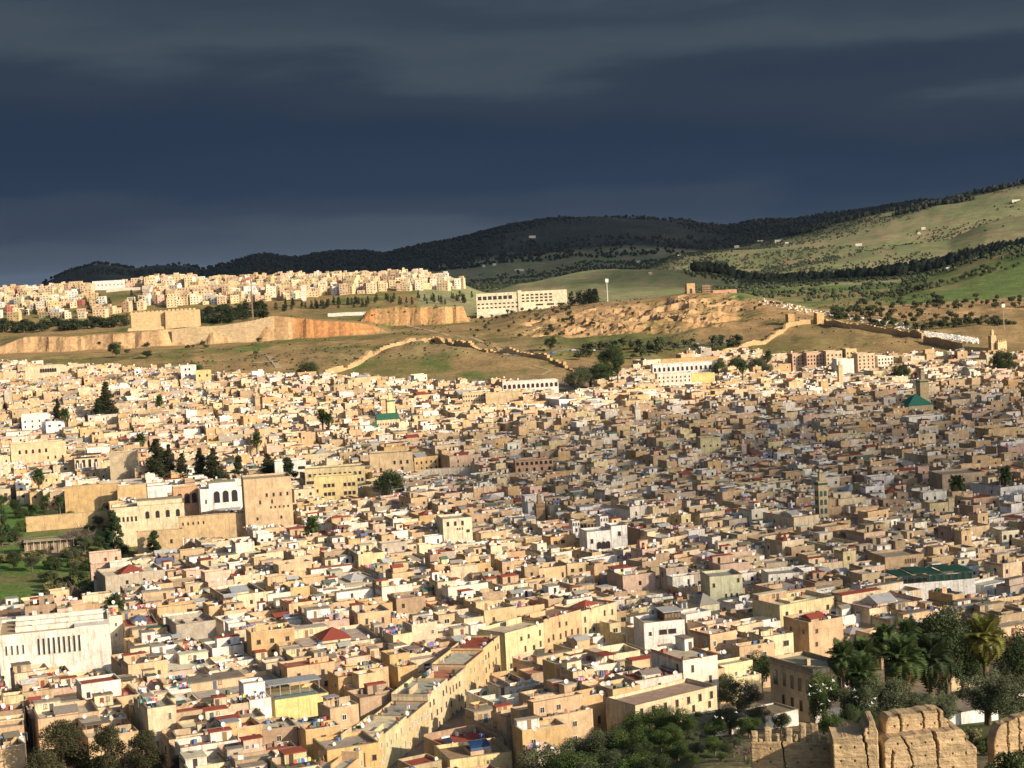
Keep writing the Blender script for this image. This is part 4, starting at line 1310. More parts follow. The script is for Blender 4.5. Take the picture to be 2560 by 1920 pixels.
block('pale yellow corner house with two square turrets', 2008, 2050, 1086, 1112, 8, 10, 4, (0.70, 0.58, 0.34), rows=[(2, 0.5, 0.7, 1.0)], name='house_block', cat='house')
block('cream house with three arched windows at right edge', 2164, 2204, 1146, 1178, 8, 10, 3, (0.74, 0.68, 0.52), rows=[(3, 0.6, 0.9, 1.5, A_), (1, 0.2, 1.2, 2.2, A_)], name='house_block', cat='house')
block('white house with wide dark shutters behind the hedge', 1660, 1740, 1238, 1273, 9, 6, 3, (0.78, 0.76, 0.70), rows=[(3, 0.35, 1.6, 1.8), (5, 0.8, 0.5, 0.7)], name='house', cat='house', group='houses of the old town', ref='white shuttered house')
block('brown courtyard house with small window row, right', 1910, 2000, 1200, 1237, 12, 14, 3, (0.50, 0.36, 0.22), rows=[(5, 0.7, 0.5, 1.4, dict(x0=0.0, x1=0.3))], name='house_block', cat='house', ref='brown courtyard house')
# yellow terrace house in the near rows
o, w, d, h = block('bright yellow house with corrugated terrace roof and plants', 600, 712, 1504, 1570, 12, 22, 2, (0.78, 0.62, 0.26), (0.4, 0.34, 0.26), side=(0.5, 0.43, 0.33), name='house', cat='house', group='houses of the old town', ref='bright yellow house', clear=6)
part('terrace_roof', [pr(0, 2.6, h + 2.9, w * 1.0, d * 0.5, 0.2, (0.36, 0.38, 0.38), SH)], o)
for i in range(6):
    part('terrace_post', [pr(-w / 2 + 0.5 + (w - 1) * i / 5, 0.0, h, 0.15, 0.15, 2.9, (0.4, 0.36, 0.3), GS)], o)
part('glass_roof', [pr(-w * 0.08, -d * 0.28, h + 0.5, w * 0.78, d * 0.3, 0.5, (0.10, 0.16, 0.14), GL, 0, 0.98, 0.3)], o)
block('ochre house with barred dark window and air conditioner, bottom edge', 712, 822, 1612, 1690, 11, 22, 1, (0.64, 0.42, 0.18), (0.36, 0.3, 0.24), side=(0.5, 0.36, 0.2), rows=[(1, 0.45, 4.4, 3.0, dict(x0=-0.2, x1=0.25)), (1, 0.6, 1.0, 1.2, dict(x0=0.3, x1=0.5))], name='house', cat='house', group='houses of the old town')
o, w, d, h = block('cream house with curved blue skylight at bottom edge', 975, 1110, 1632, 1700, 12, 18, 1, (0.76, 0.62, 0.32), (0.34, 0.22, 0.13), name='house', cat='house', group='houses of the old town', ref='blue-skylight house')
Vb = []; Fb = []
for i in range(9):
    a = math.pi * i / 8
    for s_ in (-1, 1):
        Vb.append((s_ * w * 0.16 + w * 0.08, -math.cos(a) * 2.6, h + 0.9 + math.sin(a) * 1.5))
for i in range(8):
    Fb.append((2 * i, 2 * i + 1, 2 * i + 3, 2 * i + 2))
Fb.append(tuple(range(0, 18, 2))); Fb.append(tuple(range(17, 0, -2)))
link('skylight', poly_mesh('skylight', Vb, Fb, (0.015, 0.04, 0.11), GL), o)
part('skylight_base', [pr(w * 0.08, 0, h + 0.05, w * 0.34, 5.4, 0.85, (0.62, 0.44, 0.28))], o)
block('cream street house on the corner before the trees', 1368, 1560, 1502, 1556, 10, 36, 2, (0.66, 0.55, 0.36), (0.36, 0.25, 0.19), rows=[(7, 0.66, 0.9, 1.6), (5, 0.28, 0.8, 1.4)], name='house', cat='house', group='houses of the old town', ref='cream house before the trees')
o, w, d, h = block('large tan courtyard house with open square well', 1312, 1432, 1425, 1462, 18, 24, 2, (0.52, 0.40, 0.25), (0.33, 0.28, 0.2), name='house', cat='house', group='houses of the old town', ref='large courtyard house')
part('courtyard_rim', [pr(0, -3.4, h + 0.05, w * 0.6, 0.4, 1.6, CREAM), pr(0, 5.2, h + 0.05, w * 0.6, 0.4, 1.9, CREAM), pr(-w * 0.3, 0.9, h + 0.05, 0.4, 8.2, 1.6, CREAM), pr(w * 0.3, 0.9, h + 0.05, 0.4, 8.2, 1.6, CREAM)], o)
part('courtyard_grille', [pr(0, 0.9, h + 0.12, w * 0.56, 7.8, 0.1, (0.20, 0.16, 0.11), SH)], o)
# the run-down palace among palms, huts
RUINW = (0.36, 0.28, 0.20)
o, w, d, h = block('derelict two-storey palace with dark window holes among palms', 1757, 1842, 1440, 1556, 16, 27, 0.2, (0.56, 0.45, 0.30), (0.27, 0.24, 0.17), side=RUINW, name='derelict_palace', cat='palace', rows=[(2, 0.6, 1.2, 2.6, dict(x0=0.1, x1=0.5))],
                   lrows=[(4, 0.58, 1.1, 2.8, dict(x0=-0.45, x1=0.25, arch=False)), (1, 0.56, 1.2, 3.2, dict(x0=0.28, x1=0.46, arch=True)), (3, 0.18, 1.1, 2.4, dict(x0=-0.3, x1=0.3))], ref='derelict palace', margin=3)
part('chimney', [pr(-w * 0.1, -1, h, 0.9, 0.9, 1.5, (0.55, 0.42, 0.25))], o)
part('cornice', [pr(0, 0, h - 0.5, w + 0.5, d + 0.5, 0.3, (0.40, 0.33, 0.24))], o)
part('plinth', [pr(0, -d / 2 - 0.06, -0.5, w, 0.2, 3.4, (0.74, 0.70, 0.62))], o)
o, w, d, h = block('low white hut with weedy flat roof beside palace', 1650, 1730, 1540, 1570, 8, 30, 0.2, (0.74, 0.70, 0.62), (0.22, 0.18, 0.12), name='hut', cat='hut', rows=[(1, 0.2, 1.0, 1.8, A_)], par=0.3, margin=1)
o, w, d, h = block('white-walled shed with dark pitched roof below the palms', 2042, 2165, 1532, 1560, 8, 24, 0.2, (0.74, 0.74, 0.72), (0.14, 0.12, 0.1), name='hut', cat='hut', par=0.1, cope=None)
part('pitched_roof', [pr(0, 0, h + 0.1, w + 0.9, d + 0.9, 1.5, (0.15, 0.125, 0.10), TE, 0, 0.9, 0.08)], o)
block('white walled hut with flat roof half hidden by trees', 1530, 1622, 1556, 1585, 9, 24, 0.2, (0.76, 0.72, 0.63), (0.2, 0.17, 0.1), name='hut', cat='hut', par=0.4, margin=1)
block('small cream house with one dark window among palms', 2054, 2100, 1450, 1506, 7, 14, 0.2, (0.68, 0.55, 0.35), (0.3, 0.25, 0.18), name='hut', cat='house', rows=[(1, 0.55, 1.2, 2.2, dict(x0=-0.1, x1=0.3))], margin=1)
block('low flat garden shed at right edge behind shrubs', 2116, 2240, 1494, 1512, 8, 12, 0.2, (0.62, 0.58, 0.5), (0.2, 0.18, 0.12), name='hut', cat='hut', par=0.2, margin=1)

# ------------------------------------------------------------------ the street of tall ochre facades
STREET = [(-36, 352), (-32.4, 377), (-6.9, 472), (-3.5, 486), (26, 513), (36, 522)]
rng = random.Random(4)


def facade_row(a, b, n, depth, hts, names):
    a = Vector((*a, 0)); b = Vector((*b, 0))
    L = (b - a).length; dr = (b - a) / L
    nrm = Vector((dr.y, -dr.x, 0))
    r = math.atan2(nrm.x, -nrm.y)
    for i in range(n):
        c = a + dr * L * (i + 0.5) / n - nrm * depth / 2
        w = L / n - 0.06
        z = Tf(c.x, c.y)
        S = house_spec(rng, w, depth, hts[i % len(hts)] - 0.3 - z, wall=('ochre', rng.choice([(0.62, 0.45, 0.24), (0.58, 0.41, 0.22), (0.62, 0.50, 0.31), (0.62, 0.55, 0.33), (0.60, 0.43, 0.23)])), windows=0.8, flat=True)
        S['window'] = []
        for st_ in range(3):
            nw = int(w // rng.uniform(2.2, 3.4))
            for q in range(nw):
                if rng.random() < 0.8:
                    S['window'].append(('f', -w / 2 + w * (q + 0.5 + rng.uniform(-0.15, 0.15)) / nw, S['h'] - 2.6 - 3.3 * st_ + rng.uniform(-0.2, 0.2), *rng.choice([(0.7, 1.6), (0.9, 1.3), (0.8, 1.1), (0.7, 1.6)])))
        reserve(c.x, c.y, w, depth, r, 0.6)
        near_house(S, c.x, c.y, z, r, rng, f'tall ochre house fronting the narrow street, {names[i]}', 'ochre houses along the street', 'street_house')


ORD = ['nearest', 'second from the bottom edge', 'third from the bottom edge', 'fourth from the bottom edge', 'fifth from the bottom edge', 'sixth from the bottom edge', 'seventh from the bottom edge', 'at the bend']
facade_row((-40, 350), (-6.9, 472), 8, 9, [13.2, 14.4, 13.8, 13.0, 14.6, 13.6, 14.2, 14.8], ORD)
facade_row((-5.5, 478), (27, 513), 3, 10, [14.0, 14.8, 14.2], ['first beyond the bend', 'second beyond the bend', 'last beyond the bend'])
SV = []; SF = []
for i, (x, y) in enumerate(STREET):
    for k in range(2):
        SV.append((x + 7.5 * k + 0.1, y - 1.5 * k, Tf(x + 4, y) + 0.12))
    if i:
        SF.append((2 * i - 2, 2 * i - 1, 2 * i + 1, 2 * i))
tag(link('street', poly_mesh('street', SV, SF, (0.16, 0.14, 0.12), TE)), kind='structure')
for (x0, y0), (x1, y1) in zip(STREET[:-1], STREET[1:]):
    L = math.hypot(x1 - x0, y1 - y0)
    r = math.atan2(y1 - y0, x1 - x0)
    reserve((x0 + x1) / 2 + 3.6, (y0 + y1) / 2 - 1.2, L, 8.0, r, 0)

# ------------------------------------------------------------------ lots: irregular blocks cut into house plots
NEAR_U = [-400, 30, 60, 400, 430, 1100, 1180, 1240, 1330, 1450, 1560, 1650, 1700, 1850, 2000, 2212, 2600]
NEAR_V = [1700, 1680, 1600, 1620, 1760, 1760, 1690, 1640, 1590, 1535, 1490, 1455, 1425, 1410, 1412, 1420, 1440]
FAR_U = [-400, 0, 300, 450, 700, 800, 1000, 1200, 1290, 1340, 1420, 1600, 1700, 1900, 2000, 2212, 2600]
FAR_V = [797, 797, 800, 812, 820, 826, 832, 840, 846, 812, 782, 762, 772, 782, 776, 776, 776]


LOTS = []


def split(x0, y0, x1, y1, rng, target, out):
    w, h = x1 - x0, y1 - y0
    if max(w, h) < target * rng.uniform(0.9, 1.55) and min(w, h) < target * 1.25:
        out.append((x0, y0, x1, y1)); return
    if max(w, h) < 24 and min(w, h) > 9 and rng.random() < 0.12:
        out.append((x0, y0, x1, y1)); return
    k = rng.uniform(0.30, 0.70)
    g = 0.03 if max(w, h) < 34 else rng.choice([0.03, 1.2])
    if w > h:
        m = x0 + w * k
        split(x0, y0, m - g, y1, rng, target, out); split(m + g, y0, x1, y1, rng, target, out)
    else:
        m = y0 + h * k
        split(x0, y0, x1, m - g, rng, target, out); split(x0, m + g, x1, y1, rng, target, out)


def lay_blocks():
    rng = random.Random(23)
    B = 62.0
    base = math.radians(20)
    c, s = math.cos(base), math.sin(base)
    for i in range(-20, 34):
        for j in range(-4, 34):
            bx, by = i * B, j * B
            X = c * bx - s * by; Y = s * bx + c * by
            if Y < 300 or Y > 1560 or abs(X) > 0.34 * Y + 70:
                continue
            ang = base + math.radians(rng.uniform(-8, 8) + 6 * math.sin(X / 170 + 1) + (-8 if X > 60 and Y > 700 else 0))
            tgt = 10.0 if Y < 560 else 9.4
            out = []
            split(-B / 2 + 0.6, -B / 2 + 0.6, B / 2 - 0.6, B / 2 - 0.6, rng, tgt, out)
            ca, sa = math.cos(ang), math.sin(ang)
            for (x0, y0, x1, y1) in out:
                mx_, my_ = (x0 + x1) / 2, (y0 + y1) / 2
                x = X + ca * mx_ - sa * my_; y = Y + sa * mx_ + ca * my_
                w, d = x1 - x0, y1 - y0
                if min(w, d) < 4:
                    continue
                if reserved(x, y, min(w, d) * 0.42):
                    continue
                z = Tf(x, y)
                u, v = pix(x, y, z + 4)
                if u < -110 or u > 2330:
                    continue
                if v > np.interp(u, NEAR_U, NEAR_V) or v < np.interp(u, FAR_U, FAR_V) or y > 1500:
                    continue
                if inpoly(u, v, GARDEN) or inpoly(u, v, GARDEN2):
                    continue
                LOTS.append((y, x, z, w - 0.1, d - 0.1, ang + math.radians(rng.uniform(-2.2, 2.2)), u, v))


lay_blocks()
LOTS.sort()
NEAR_N = 300
NUM = ['no', 'one', 'two', 'three', 'four', 'five', 'six', 'seven']
rngH = random.Random(77)
specs = []
for l in LOTS:
    y, x, z, w, d, ang, u, v = l
    hn = float(fbm(x, y, 45, 2))
    h = 5.0 + 6.0 * hn + rngH.uniform(-1.2, 1.2) + rngH.choice([0, 0, 0, 0, 1.2, 2.6, 4.0])
    if y > 1150:
        h *= 0.85
    for (sx0, sy0), (sx1, sy1) in zip(STREET[:-1], STREET[1:]):
        k_ = max(0, min(1, ((x - sx0) * (sx1 - sx0) + (y - sy0) * (sy1 - sy0)) / ((sx1 - sx0) ** 2 + (sy1 - sy0) ** 2)))
        if math.hypot(x - sx0 - k_ * (sx1 - sx0), y - sy0 - k_ * (sy1 - sy0)) < 26 and x > sx0 + k_ * (sx1 - sx0):
            h = min(h, 6.0)
    flat = False
    for (u0, u1, vb, yl) in PROT:
        if u0 - 6 < u < u1 + 6 and yl - 75 < y < yl:
            hm = at(u, vb + 1, y - d / 2).z - z - 0.8
            if hm < h + 3.5:
                flat = True
            h = min(h, hm)
    if h < 2.6:
        specs.append(None)
        continue
    specs.append(house_spec(rngH, w, d, min(h, 14) if flat else max(4.2, min(h, 14)), flat=flat))

KEEP = [(l, S) for l, S in zip(LOTS, specs) if S]
LOTS = [k[0] for k in KEEP]; specs = [k[1] for k in KEEP]
near = [l for l in LOTS if -20 < l[6] < 2232 and l[7] < 1690]
near_set = set(id(l) for l in near[:NEAR_N])


def short_desc(S):
    f = []
    if S['skylight']:
        f.append('covered courtyard')
    if S['shed']:
        f.append('metal-roofed shed')
    if S['panel']:
        f.append('solar panels')
    if S['tank']:
        f.append('blue tank')
    n = len(S['dish'])
    if n:
        f.append('one dish' if n == 1 else f'{NUM[n]} dishes')
    if S['laundry']:
        f.append('laundry')
    if not f:
        f = ['no dishes' if S['stair_room'] else 'bare roof']
    return f"{S['wall_name']} house, {S['roof_name']} terrace, " + ' and '.join(f[:2])


REFS += [('ochre street row', 1060, 1500), ('dark conifers at bottom left', 230, 1640), ('palm grove', 1950, 1440), ('leafy trees at bottom', 1350, 1600), ('bottom edge', 480, 1640), ('steep garden', 200, 1240), ('white slit-windowed hall', 120, 1400)]
descs = {}
order = [(l, S) for l, S in zip(LOTS, specs) if id(l) in near_set]
for l, S in order:
    u, v = l[6], l[7]
    best = min(REFS, key=lambda r: math.hypot((r[1] - u) * 0.8, (r[2] - v) * 1.6))
    du, dv = u - best[1], (v - best[2]) * 1.6
    if best[0] == 'bottom edge':
        rel = 'near bottom edge'
    elif abs(du) > abs(dv):
        rel = ('right of ' if du > 0 else 'left of ') + best[0]
    else:
        rel = ('in front of ' if dv > 0 else 'behind ') + best[0]
    descs.setdefault(short_desc(S) + ', ' + rel, []).append((u, id(l)))
ORDS = ['leftmost', 'second from left', 'third from left', 'fourth from left', 'fifth from left', 'sixth from left']
LABEL = {}
for k, L in descs.items():
    L.sort()
    for i, (u, q) in enumerate(L):
        LABEL[q] = k if len(L) == 1 else k + ', ' + ORDS[min(i, 5)]
        if len(LABEL[q].replace(',', '').split()) > 16:
            LABEL[q] = LABEL[q].replace(' and ', ' ', 1).replace(' house,', ',', 1).replace('metal-roofed shed ', 'shed ').replace('covered courtyard ', 'courtyard ')

far_prims = []
for l, S in zip(LOTS, specs):
    y, x, z, w, d, ang, u, v = l
    zz = min(z, Tf(x, y - d / 2))
    if id(l) in near_set:
        near_house(S, x, y, zz, ang, rngH, LABEL[id(l)])
    else:
        far_prims += xprims(flat_prims(S, rngH, 2 if y < 620 else (1 if y < 950 else 0)), x, y, zz, ang)
tag(link('houses', prims_mesh('houses', far_prims, bottom=False)), 'dense mass of tan and cream flat-roofed houses filling the old town', 'houses', kind='stuff')

WASHED = set()


def wash_label(n, lab):
    w = lab.replace(',', '').replace(' and laundry', '').replace(' laundry', '').split()
    for k in (10, 11, 12):
        q = w[:k]
        while q[-1] in ('of', 'right', 'left', 'in', 'front', 'and', 'behind', 'from', 'near', 'second', 'the', 'white', 'green', 'pale'):
            q = q[:-1]
        t = f"{NUM[n]} garments drying on {' '.join(q)}"
        if t not in WASHED:
            break
    WASHED.add(t)
    return t


for (x, y, z, rz, n, lab) in LAUNDRY_THINGS:
    o = thing('laundry_line', (x, y, z), rz, wash_label(n, lab), 'laundry', 'washing lines on the roofs')
    L = n * 0.7 + 0.6
    part('pole', [pr(-L / 2, 0, 0, 0.07, 0.07, 1.9, (0.3, 0.28, 0.25), GS)], o)
    part('pole', [pr(L / 2, 0, 0, 0.07, 0.07, 1.9, (0.3, 0.28, 0.25), GS)], o)
    part('line', [pr(0, 0, 1.82, L, 0.02, 0.02, (0.6, 0.6, 0.6), GS)], o)
    for i in range(n):
        part('garment', [pr((i - (n - 1) / 2) * 0.7, 0, 1.82 - rngH.uniform(0.6, 1.1), 0.55, 0.04, 0.75, rngH.choice(LAUNDRY), GS)], o)

# ------------------------------------------------------------------ fort, ramparts, hotel, hilltop town
def wall_line(label, pts, hgt, thick, col, name='rampart', cat='wall', merl=0.0, lift=None, y=None, jag=0.0, seed=1, group=None, follow=False):
    """a wall along photo points of its top edge, standing on the ground"""
    rg = random.Random(seed)
    W_ = []
    for (u, v) in pts:
        p = ontop(u, v, hgt if lift is None else lift, y0=1200) if y is None else at(u, v, y)
        W_.append(Vector((p.x, p.y, Tf(p.x, p.y - (26 if follow else 0)))))
    c0 = W_[0].copy()
    o = thing(name, c0, 0, label, cat, group)
    P = []; M = []
    for a, b in zip(W_[:-1], W_[1:]):
        d = b - a
        L = math.hypot(d.x, d.y)
        n = max(1, int(L / 3.5))
        r = math.atan2(d.y, d.x)
        for i in range(n):
            m = a + d * ((i + 0.5) / n) - c0
            hh = hgt * (1 + 2 * jag * (float(vnoise(m.x + c0.x + seed * 50, m.y + c0.y, 9.0)) - 0.5) + rg.uniform(-jag, jag) * 0.25)
            zz = Tf(m.x + c0.x, m.y + c0.y - (26 if follow else 0)) - c0.z
            if follow:
                hh = at(*[np.interp(m.x + c0.x, [w_.x for w_ in W_], [q_[k_] for q_ in pts]) for k_ in (0, 1)], y).z - zz - c0.z
            P.append(pr(m.x, m.y, zz - 3, L / n + thick * 0.3, thick * (1 + 0.01 * (i % 2)), hh + 3, jit(rg, col, 0.05), EA, r, 1, 0.8))
            if merl:
                k = int(L / n / 2.0)
                for q in range(k):
                    e = ((q + 0.5) / k - 0.5) * L / n
                    M.append((m.x + math.cos(r) * e, m.y + math.sin(r) * e, zz + hh, r))
    part('wall', P, o)
    if M:
        me = prims_mesh('merlon', [pr(0, 0, -0.05, 1.0, thick * 0.6, merl, col, EA, 0, 0.9, 0.9)])
        for (x, y_, z, r) in M[:60]:
            link('merlon', me, o, (x, y_, z), r)
    return o


EARTH = (0.54, 0.37, 0.195)
wall_line('long smooth tan rampart below the fort', [(372, 712), (420, 706), (480, 703), (545, 693), (590, 682)], 14, 3, (0.60, 0.45, 0.27), y=1748, follow=True)
wall_line('low ruined earth wall climbing the mound', [(680, 806), (720, 796), (770, 780), (819, 753), (862, 737)], 3.4, 4, EARTH, jag=0.8)
wall_line('broken earth wall along the top of the mound', [(862, 737), (936, 728), (990, 738), (1054, 752)], 3.2, 4, EARTH, jag=0.9, seed=3)
wall_line('ruined earth wall dropping from the mound to the road', [(1054, 752), (1110, 757), (1148, 762), (1190, 773), (1240, 795)], 2.8, 3, EARTH, jag=0.9, seed=4)
wall_line('old rampart climbing to the hill tower', [(1612, 738), (1651, 734), (1680, 712), (1703, 696), (1765, 688)], 3.8, 2.5, EARTH, jag=0.3, seed=5)
wall_line('old rampart running down from the square wall tower', [(1782, 690), (1822, 695), (1889, 703), (1940, 712), (1993, 721)], 4.8, 2.5, EARTH, jag=0.25, seed=6)
wall_line('high stretch of old rampart below the white graves', [(1997, 724), (2040, 733), (2081, 741)], 6.5, 2.5, EARTH, jag=0.08, seed=7)
wall_line('low wall joining the rampart to the minaret', [(2085, 748), (2142, 752)], 4, 2, EARTH, jag=0.1, seed=8)
wall_line('crenellated wall right of the hillside minaret', [(2154, 740), (2172, 737)], 8, 2.0, (0.64, 0.47, 0.28), merl=1.6, seed=9)
wall_line('old town wall stepping down left of the hill rampart', [(1533, 766), (1560, 757), (1600, 746), (1612, 738)], 6, 2, EARTH, jag=0.1, seed=10)
wall_line('crenellated tan wall at left end of the arcades', [(1372, 786), (1404, 775)], 5, 2, EARTH, merl=1.2, seed=11)
for lab, u0, u1, vt, vb in (('square rampart tower at the hill wall bend', 1703, 1717, 678, 696), ('square rampart tower on the crest of the hill wall', 1765, 1781, 676, 697)):
    block(lab, u0, u1, vt, vb, 8, 10, 1, (0.60, 0.40, 0.20), name='wall_tower', cat='tower', cope=None, mat=EA, par=1.2)

# fort
FT = (0.66, 0.48, 0.27)
o, w, d, h = block('square crenellated fort above the long rampart', 284, 425, 674, 708, 45, 5, y=1800, wall=FT, roof=(0.45, 0.33, 0.2), name='fort', cat='fort', cope=None, par=0.8,
                   rows=[(2, 0.42, 1.8, 2.2, dict(x0=-0.45, x1=0.0)), (4, 0.62, 0.9, 1.2, dict(x0=-0.12, x1=0.25)), (2, 0.42, 1.8, 2.2, dict(x0=0.05, x1=0.45))], mat=EA)
part('bastion', [pr(-w * 0.26, -d / 2 - 2, -4, w * 0.45, 5, h + 4, FT, EA, 0, 0.97, 0.9), pr(w * 0.26, -d / 2 - 3, -4, w * 0.46, 7, h + 5.5, FT, EA, 0, 0.95, 0.85)], o)
part('battered_base', [pr(0, -d / 2 - 1, -5, w + 9, 12, 8, FT, EA, 0, 0.93, 0.5)], o)
me = prims_mesh('merlon', [pr(0, 0, 0, 2.6, 2.0, 1.8, FT, EA, 0, 0.9, 0.9)])
for i in range(16):
    link('merlon', me, o, (-w / 2 + w * (i + 0.5) / 16, -d / 2 + 1.2, h + 0.8 + (0.7 if i > 8 else 0)), 0)
# ruined arch tower, scaffold, ruined palace on the hill
o, w, d, h = block('lone square stone tower with dark archway on the hilltop', 1484, 1502, 612, 633, 7, 8, y=1850, wall=(0.56, 0.37, 0.2), name='ruined_tower', cat='tower', cope=None, mat=EA, par=0.6, rows=[(1, 0.02, 2.6, 5.0, A_)])
o, w, d, h = block('small ruin wrapped in wooden scaffolding on the hilltop', 1518, 1536, 616, 633, 6, 8, y=1860, wall=(0.40, 0.28, 0.18), name='scaffolded_ruin', cat='ruin', cope=None, mat=EA)
for i in range(4):
    part('scaffold_pole', [pr(-w / 2 - 0.8 + (w + 1.6) * i / 3, -d / 2 - 1.2, -1, 0.25, 0.25, h + 3, (0.25, 0.17, 0.1))], o)
for i in range(3):
    part('scaffold_deck', [pr(0, -d / 2 - 0.8, h * (0.25 + 0.32 * i), w + 2, 1.4, 0.25, (0.28, 0.2, 0.12))], o)
block('low reddish ruined wall on the hilltop right of scaffolding', 1540, 1592, 626, 635, 5, 4, y=1865, wall=(0.54, 0.33, 0.2), name='ruined_wall', cat='ruin', cope=None, mat=EA, par=0.3)

# hotel
CR2 = (0.80, 0.72, 0.52)
o, w, d, h = block('long white hotel with arched loggia, left wing', 1030, 1122, 633, 668, 16, -2, y=1990, wall=CR2, roof=(0.6, 0.55, 0.45), name='hotel', cat='hotel', cope=None, rows=[(7, 0.74, 4.2, 4.0, dict(x0=-0.48, x1=0.36, fc=(0.3, 0.35, 0.3))), (10, 0.52, 2.6, 1.5), (10, 0.34, 2.6, 1.5)])
part('terrace', [pr(0, -d / 2 - 3, -4, w, 6, 6, CR2), pr(0, -d / 2 - 3, 2, w + 0.4, 6.4, 0.3, WHITE)], o)
part('stair_tower', [pr(w / 2 + 1.0, -d / 2 + 2.5, -4, 4.0, 7, h + 6.5, CR2)], o)
o, w, d, h = block('long white hotel with balcony rows, right wing', 1124, 1226, 628, 664, 16, -2, y=1996, wall=CR2, roof=(0.6, 0.55, 0.45), name='hotel', cat='hotel', cope=None, rows=[(7, f, 3.2, 1.7, dict(x0=-0.48, x1=0.2)) for f in (0.80, 0.62, 0.44)] + [(3, 0.2, 8.0, 1.8, dict(x0=-0.2, x1=0.48))])
part('terrace', [pr(0, -d / 2 - 3, -4, w, 6, 5, CR2)], o)

# hilltop town: 300 apartment blocks that show, the rest as one mass
rt = random.Random(9)
TU = [-60, 0, 100, 200, 320, 420, 560, 700, 780, 900, 1000, 1090]
TT0 = [628, 622, 616, 608, 596, 594, 592, 586, 586, 588, 600, 618]
TT1 = [694, 692, 690, 690, 672, 660, 652, 640, 636, 628, 626, 634]
TCOL = [((0.72, 0.56, 0.35), 'cream', 34), ((0.75, 0.65, 0.50), 'pale', 20), ((0.68, 0.50, 0.27), 'yellow', 10), ((0.58, 0.42, 0.28), 'tan', 24), ((0.66, 0.44, 0.33), 'pink', 3), ((0.80, 0.78, 0.72), 'white', 12), ((0.40, 0.12, 0.10), 'dark red', 1.5)]
cand = []
for j in range(38):
    yy = 1990 + j * 18
    for i in range(62):
        xx = -0.31 * yy + i * 11.5 + rt.uniform(-3.5, 3.5)
        y2 = yy + rt.uniform(-8, 8)
        z = Tf(xx, y2)
        u, v = pix(xx, y2, z)
        if not (-30 < u < 1085) or v < np.interp(u, TU, TT0) + 4 or v > np.interp(u, TU, TT1):
            continue
        if 195 < u < 312 and 622 < v < 652:
            continue
        if u < 300 and v > 660 and rt.random() < 0.5:
            continue
        if rt.random() < 0.22:
            continue
        cand.append((y2, xx, z, u, v))
cand.sort()
MASSP = []
MV = {}
for n, (y2, xx, z, u, v) in enumerate(cand):
    w_, d_, st = rt.choice([8, 9, 11, 13, 16]), rt.choice([8, 10, 12]), rt.choice([1, 2, 2, 3, 3, 4])
    if 320 < u < 420 and v < 625:
        st = rt.choice([4, 5])
    k = rt.random() * sum(c[2] for c in TCOL)
    for col, cn, wt in TCOL:
        k -= wt
        if k <= 0:
            break
    key = (w_, d_, st, cn, rt.randint(0, 1))
    hh = st * 3.1 + 0.8
    if key not in MV:
        r2 = random.Random(hash(key) % 1000 if False else len(MV))
        P = [pr(0, 0, -4, w_, d_, hh + 4, jit(r2, col)), pr(0, 0, hh, w_ - 0.8, d_ - 0.8, 0.05, (0.45, 0.38, 0.3), TE)]
        if key[4]:
            P.append(pr(r2.choice([-1, 1]) * w_ * 0.22, d_ * 0.2, hh, w_ * 0.4, d_ * 0.4, 2.6, jit(r2, col)))
        Wn = []
        for s_ in range(st):
            m_ = int(w_ // 3.4)
            for i in range(m_):
                if r2.random() < 0.85:
                    Wn.append(pr(-w_ / 2 + w_ * (i + 0.5) / m_, -d_ / 2 - 0.03, 0.9 + 3.1 * s_, 1.3, 0.1, 1.5, (0.06, 0.05, 0.05), GL))
        Wn = Wn or [pr(0, -d_ / 2 - 0.03, 1, 1.3, 0.1, 1.5, (0.06, 0.05, 0.05), GL)]
        MV[key] = (P, Wn, prims_mesh('apartment_block', P), prims_mesh('windows', Wn))
    P, Wn, ma, mb = MV[key]
    rz = math.radians(rt.uniform(-22, 22))
    if n < 300:
        part_of = 'left' if u < 300 else ('middle' if u < 700 else 'right')
        hgt = 'low' if st < 3 else ('mid-height' if st == 3 else 'tall')
        wd = 'narrow' if w_ < 10 else ('wide' if w_ > 12 else 'square')
        o = tag(link('apartment_block', ma, None, (xx, y2, z), rz), f'{hgt} {wd} {cn} block in {part_of} part of the hilltop town', 'apartments', f'{hgt} {wd} {cn} blocks of the hilltop town, {part_of}')
        q = link('windows', mb, o)
        q['kind'] = 'stuff'
    else:
        MASSP += xprims(P + Wn, xx, y2, z, rz)
if MASSP:
    tag(link('apartment_blocks', prims_mesh('apartment_blocks', MASSP, bottom=False)), 'mass of pale apartment blocks farther back in the hilltop town', 'buildings', kind='stuff')

# named blocks of the hilltop town
block('white minaret-like tower rising from the hilltop town', 651, 661, 616, 650, 4, 0, y=2250, wall=(0.72, 0.74, 0.68), name='minaret', cat='minaret', cope=None)
wall_line('long white wall at the foot of the hilltop town', [(706, 640), (760, 634), (820, 630), (866, 626)], 4, 1, (0.80, 0.76, 0.66), y=2080, name='white_wall')
wall_line('long white and pink wall on the left hill crest', [(230, 628), (280, 622), (352, 615)], 4, 1, (0.80, 0.68, 0.58), y=2480, name='white_wall')
block('white building row on the left crest', 200, 268, 606, 622, 8, 0, y=2560, wall=(0.82, 0.82, 0.80), name='building', cat='building', cope=None, rows=[(8, 0.5, 1.5, 1.5)])

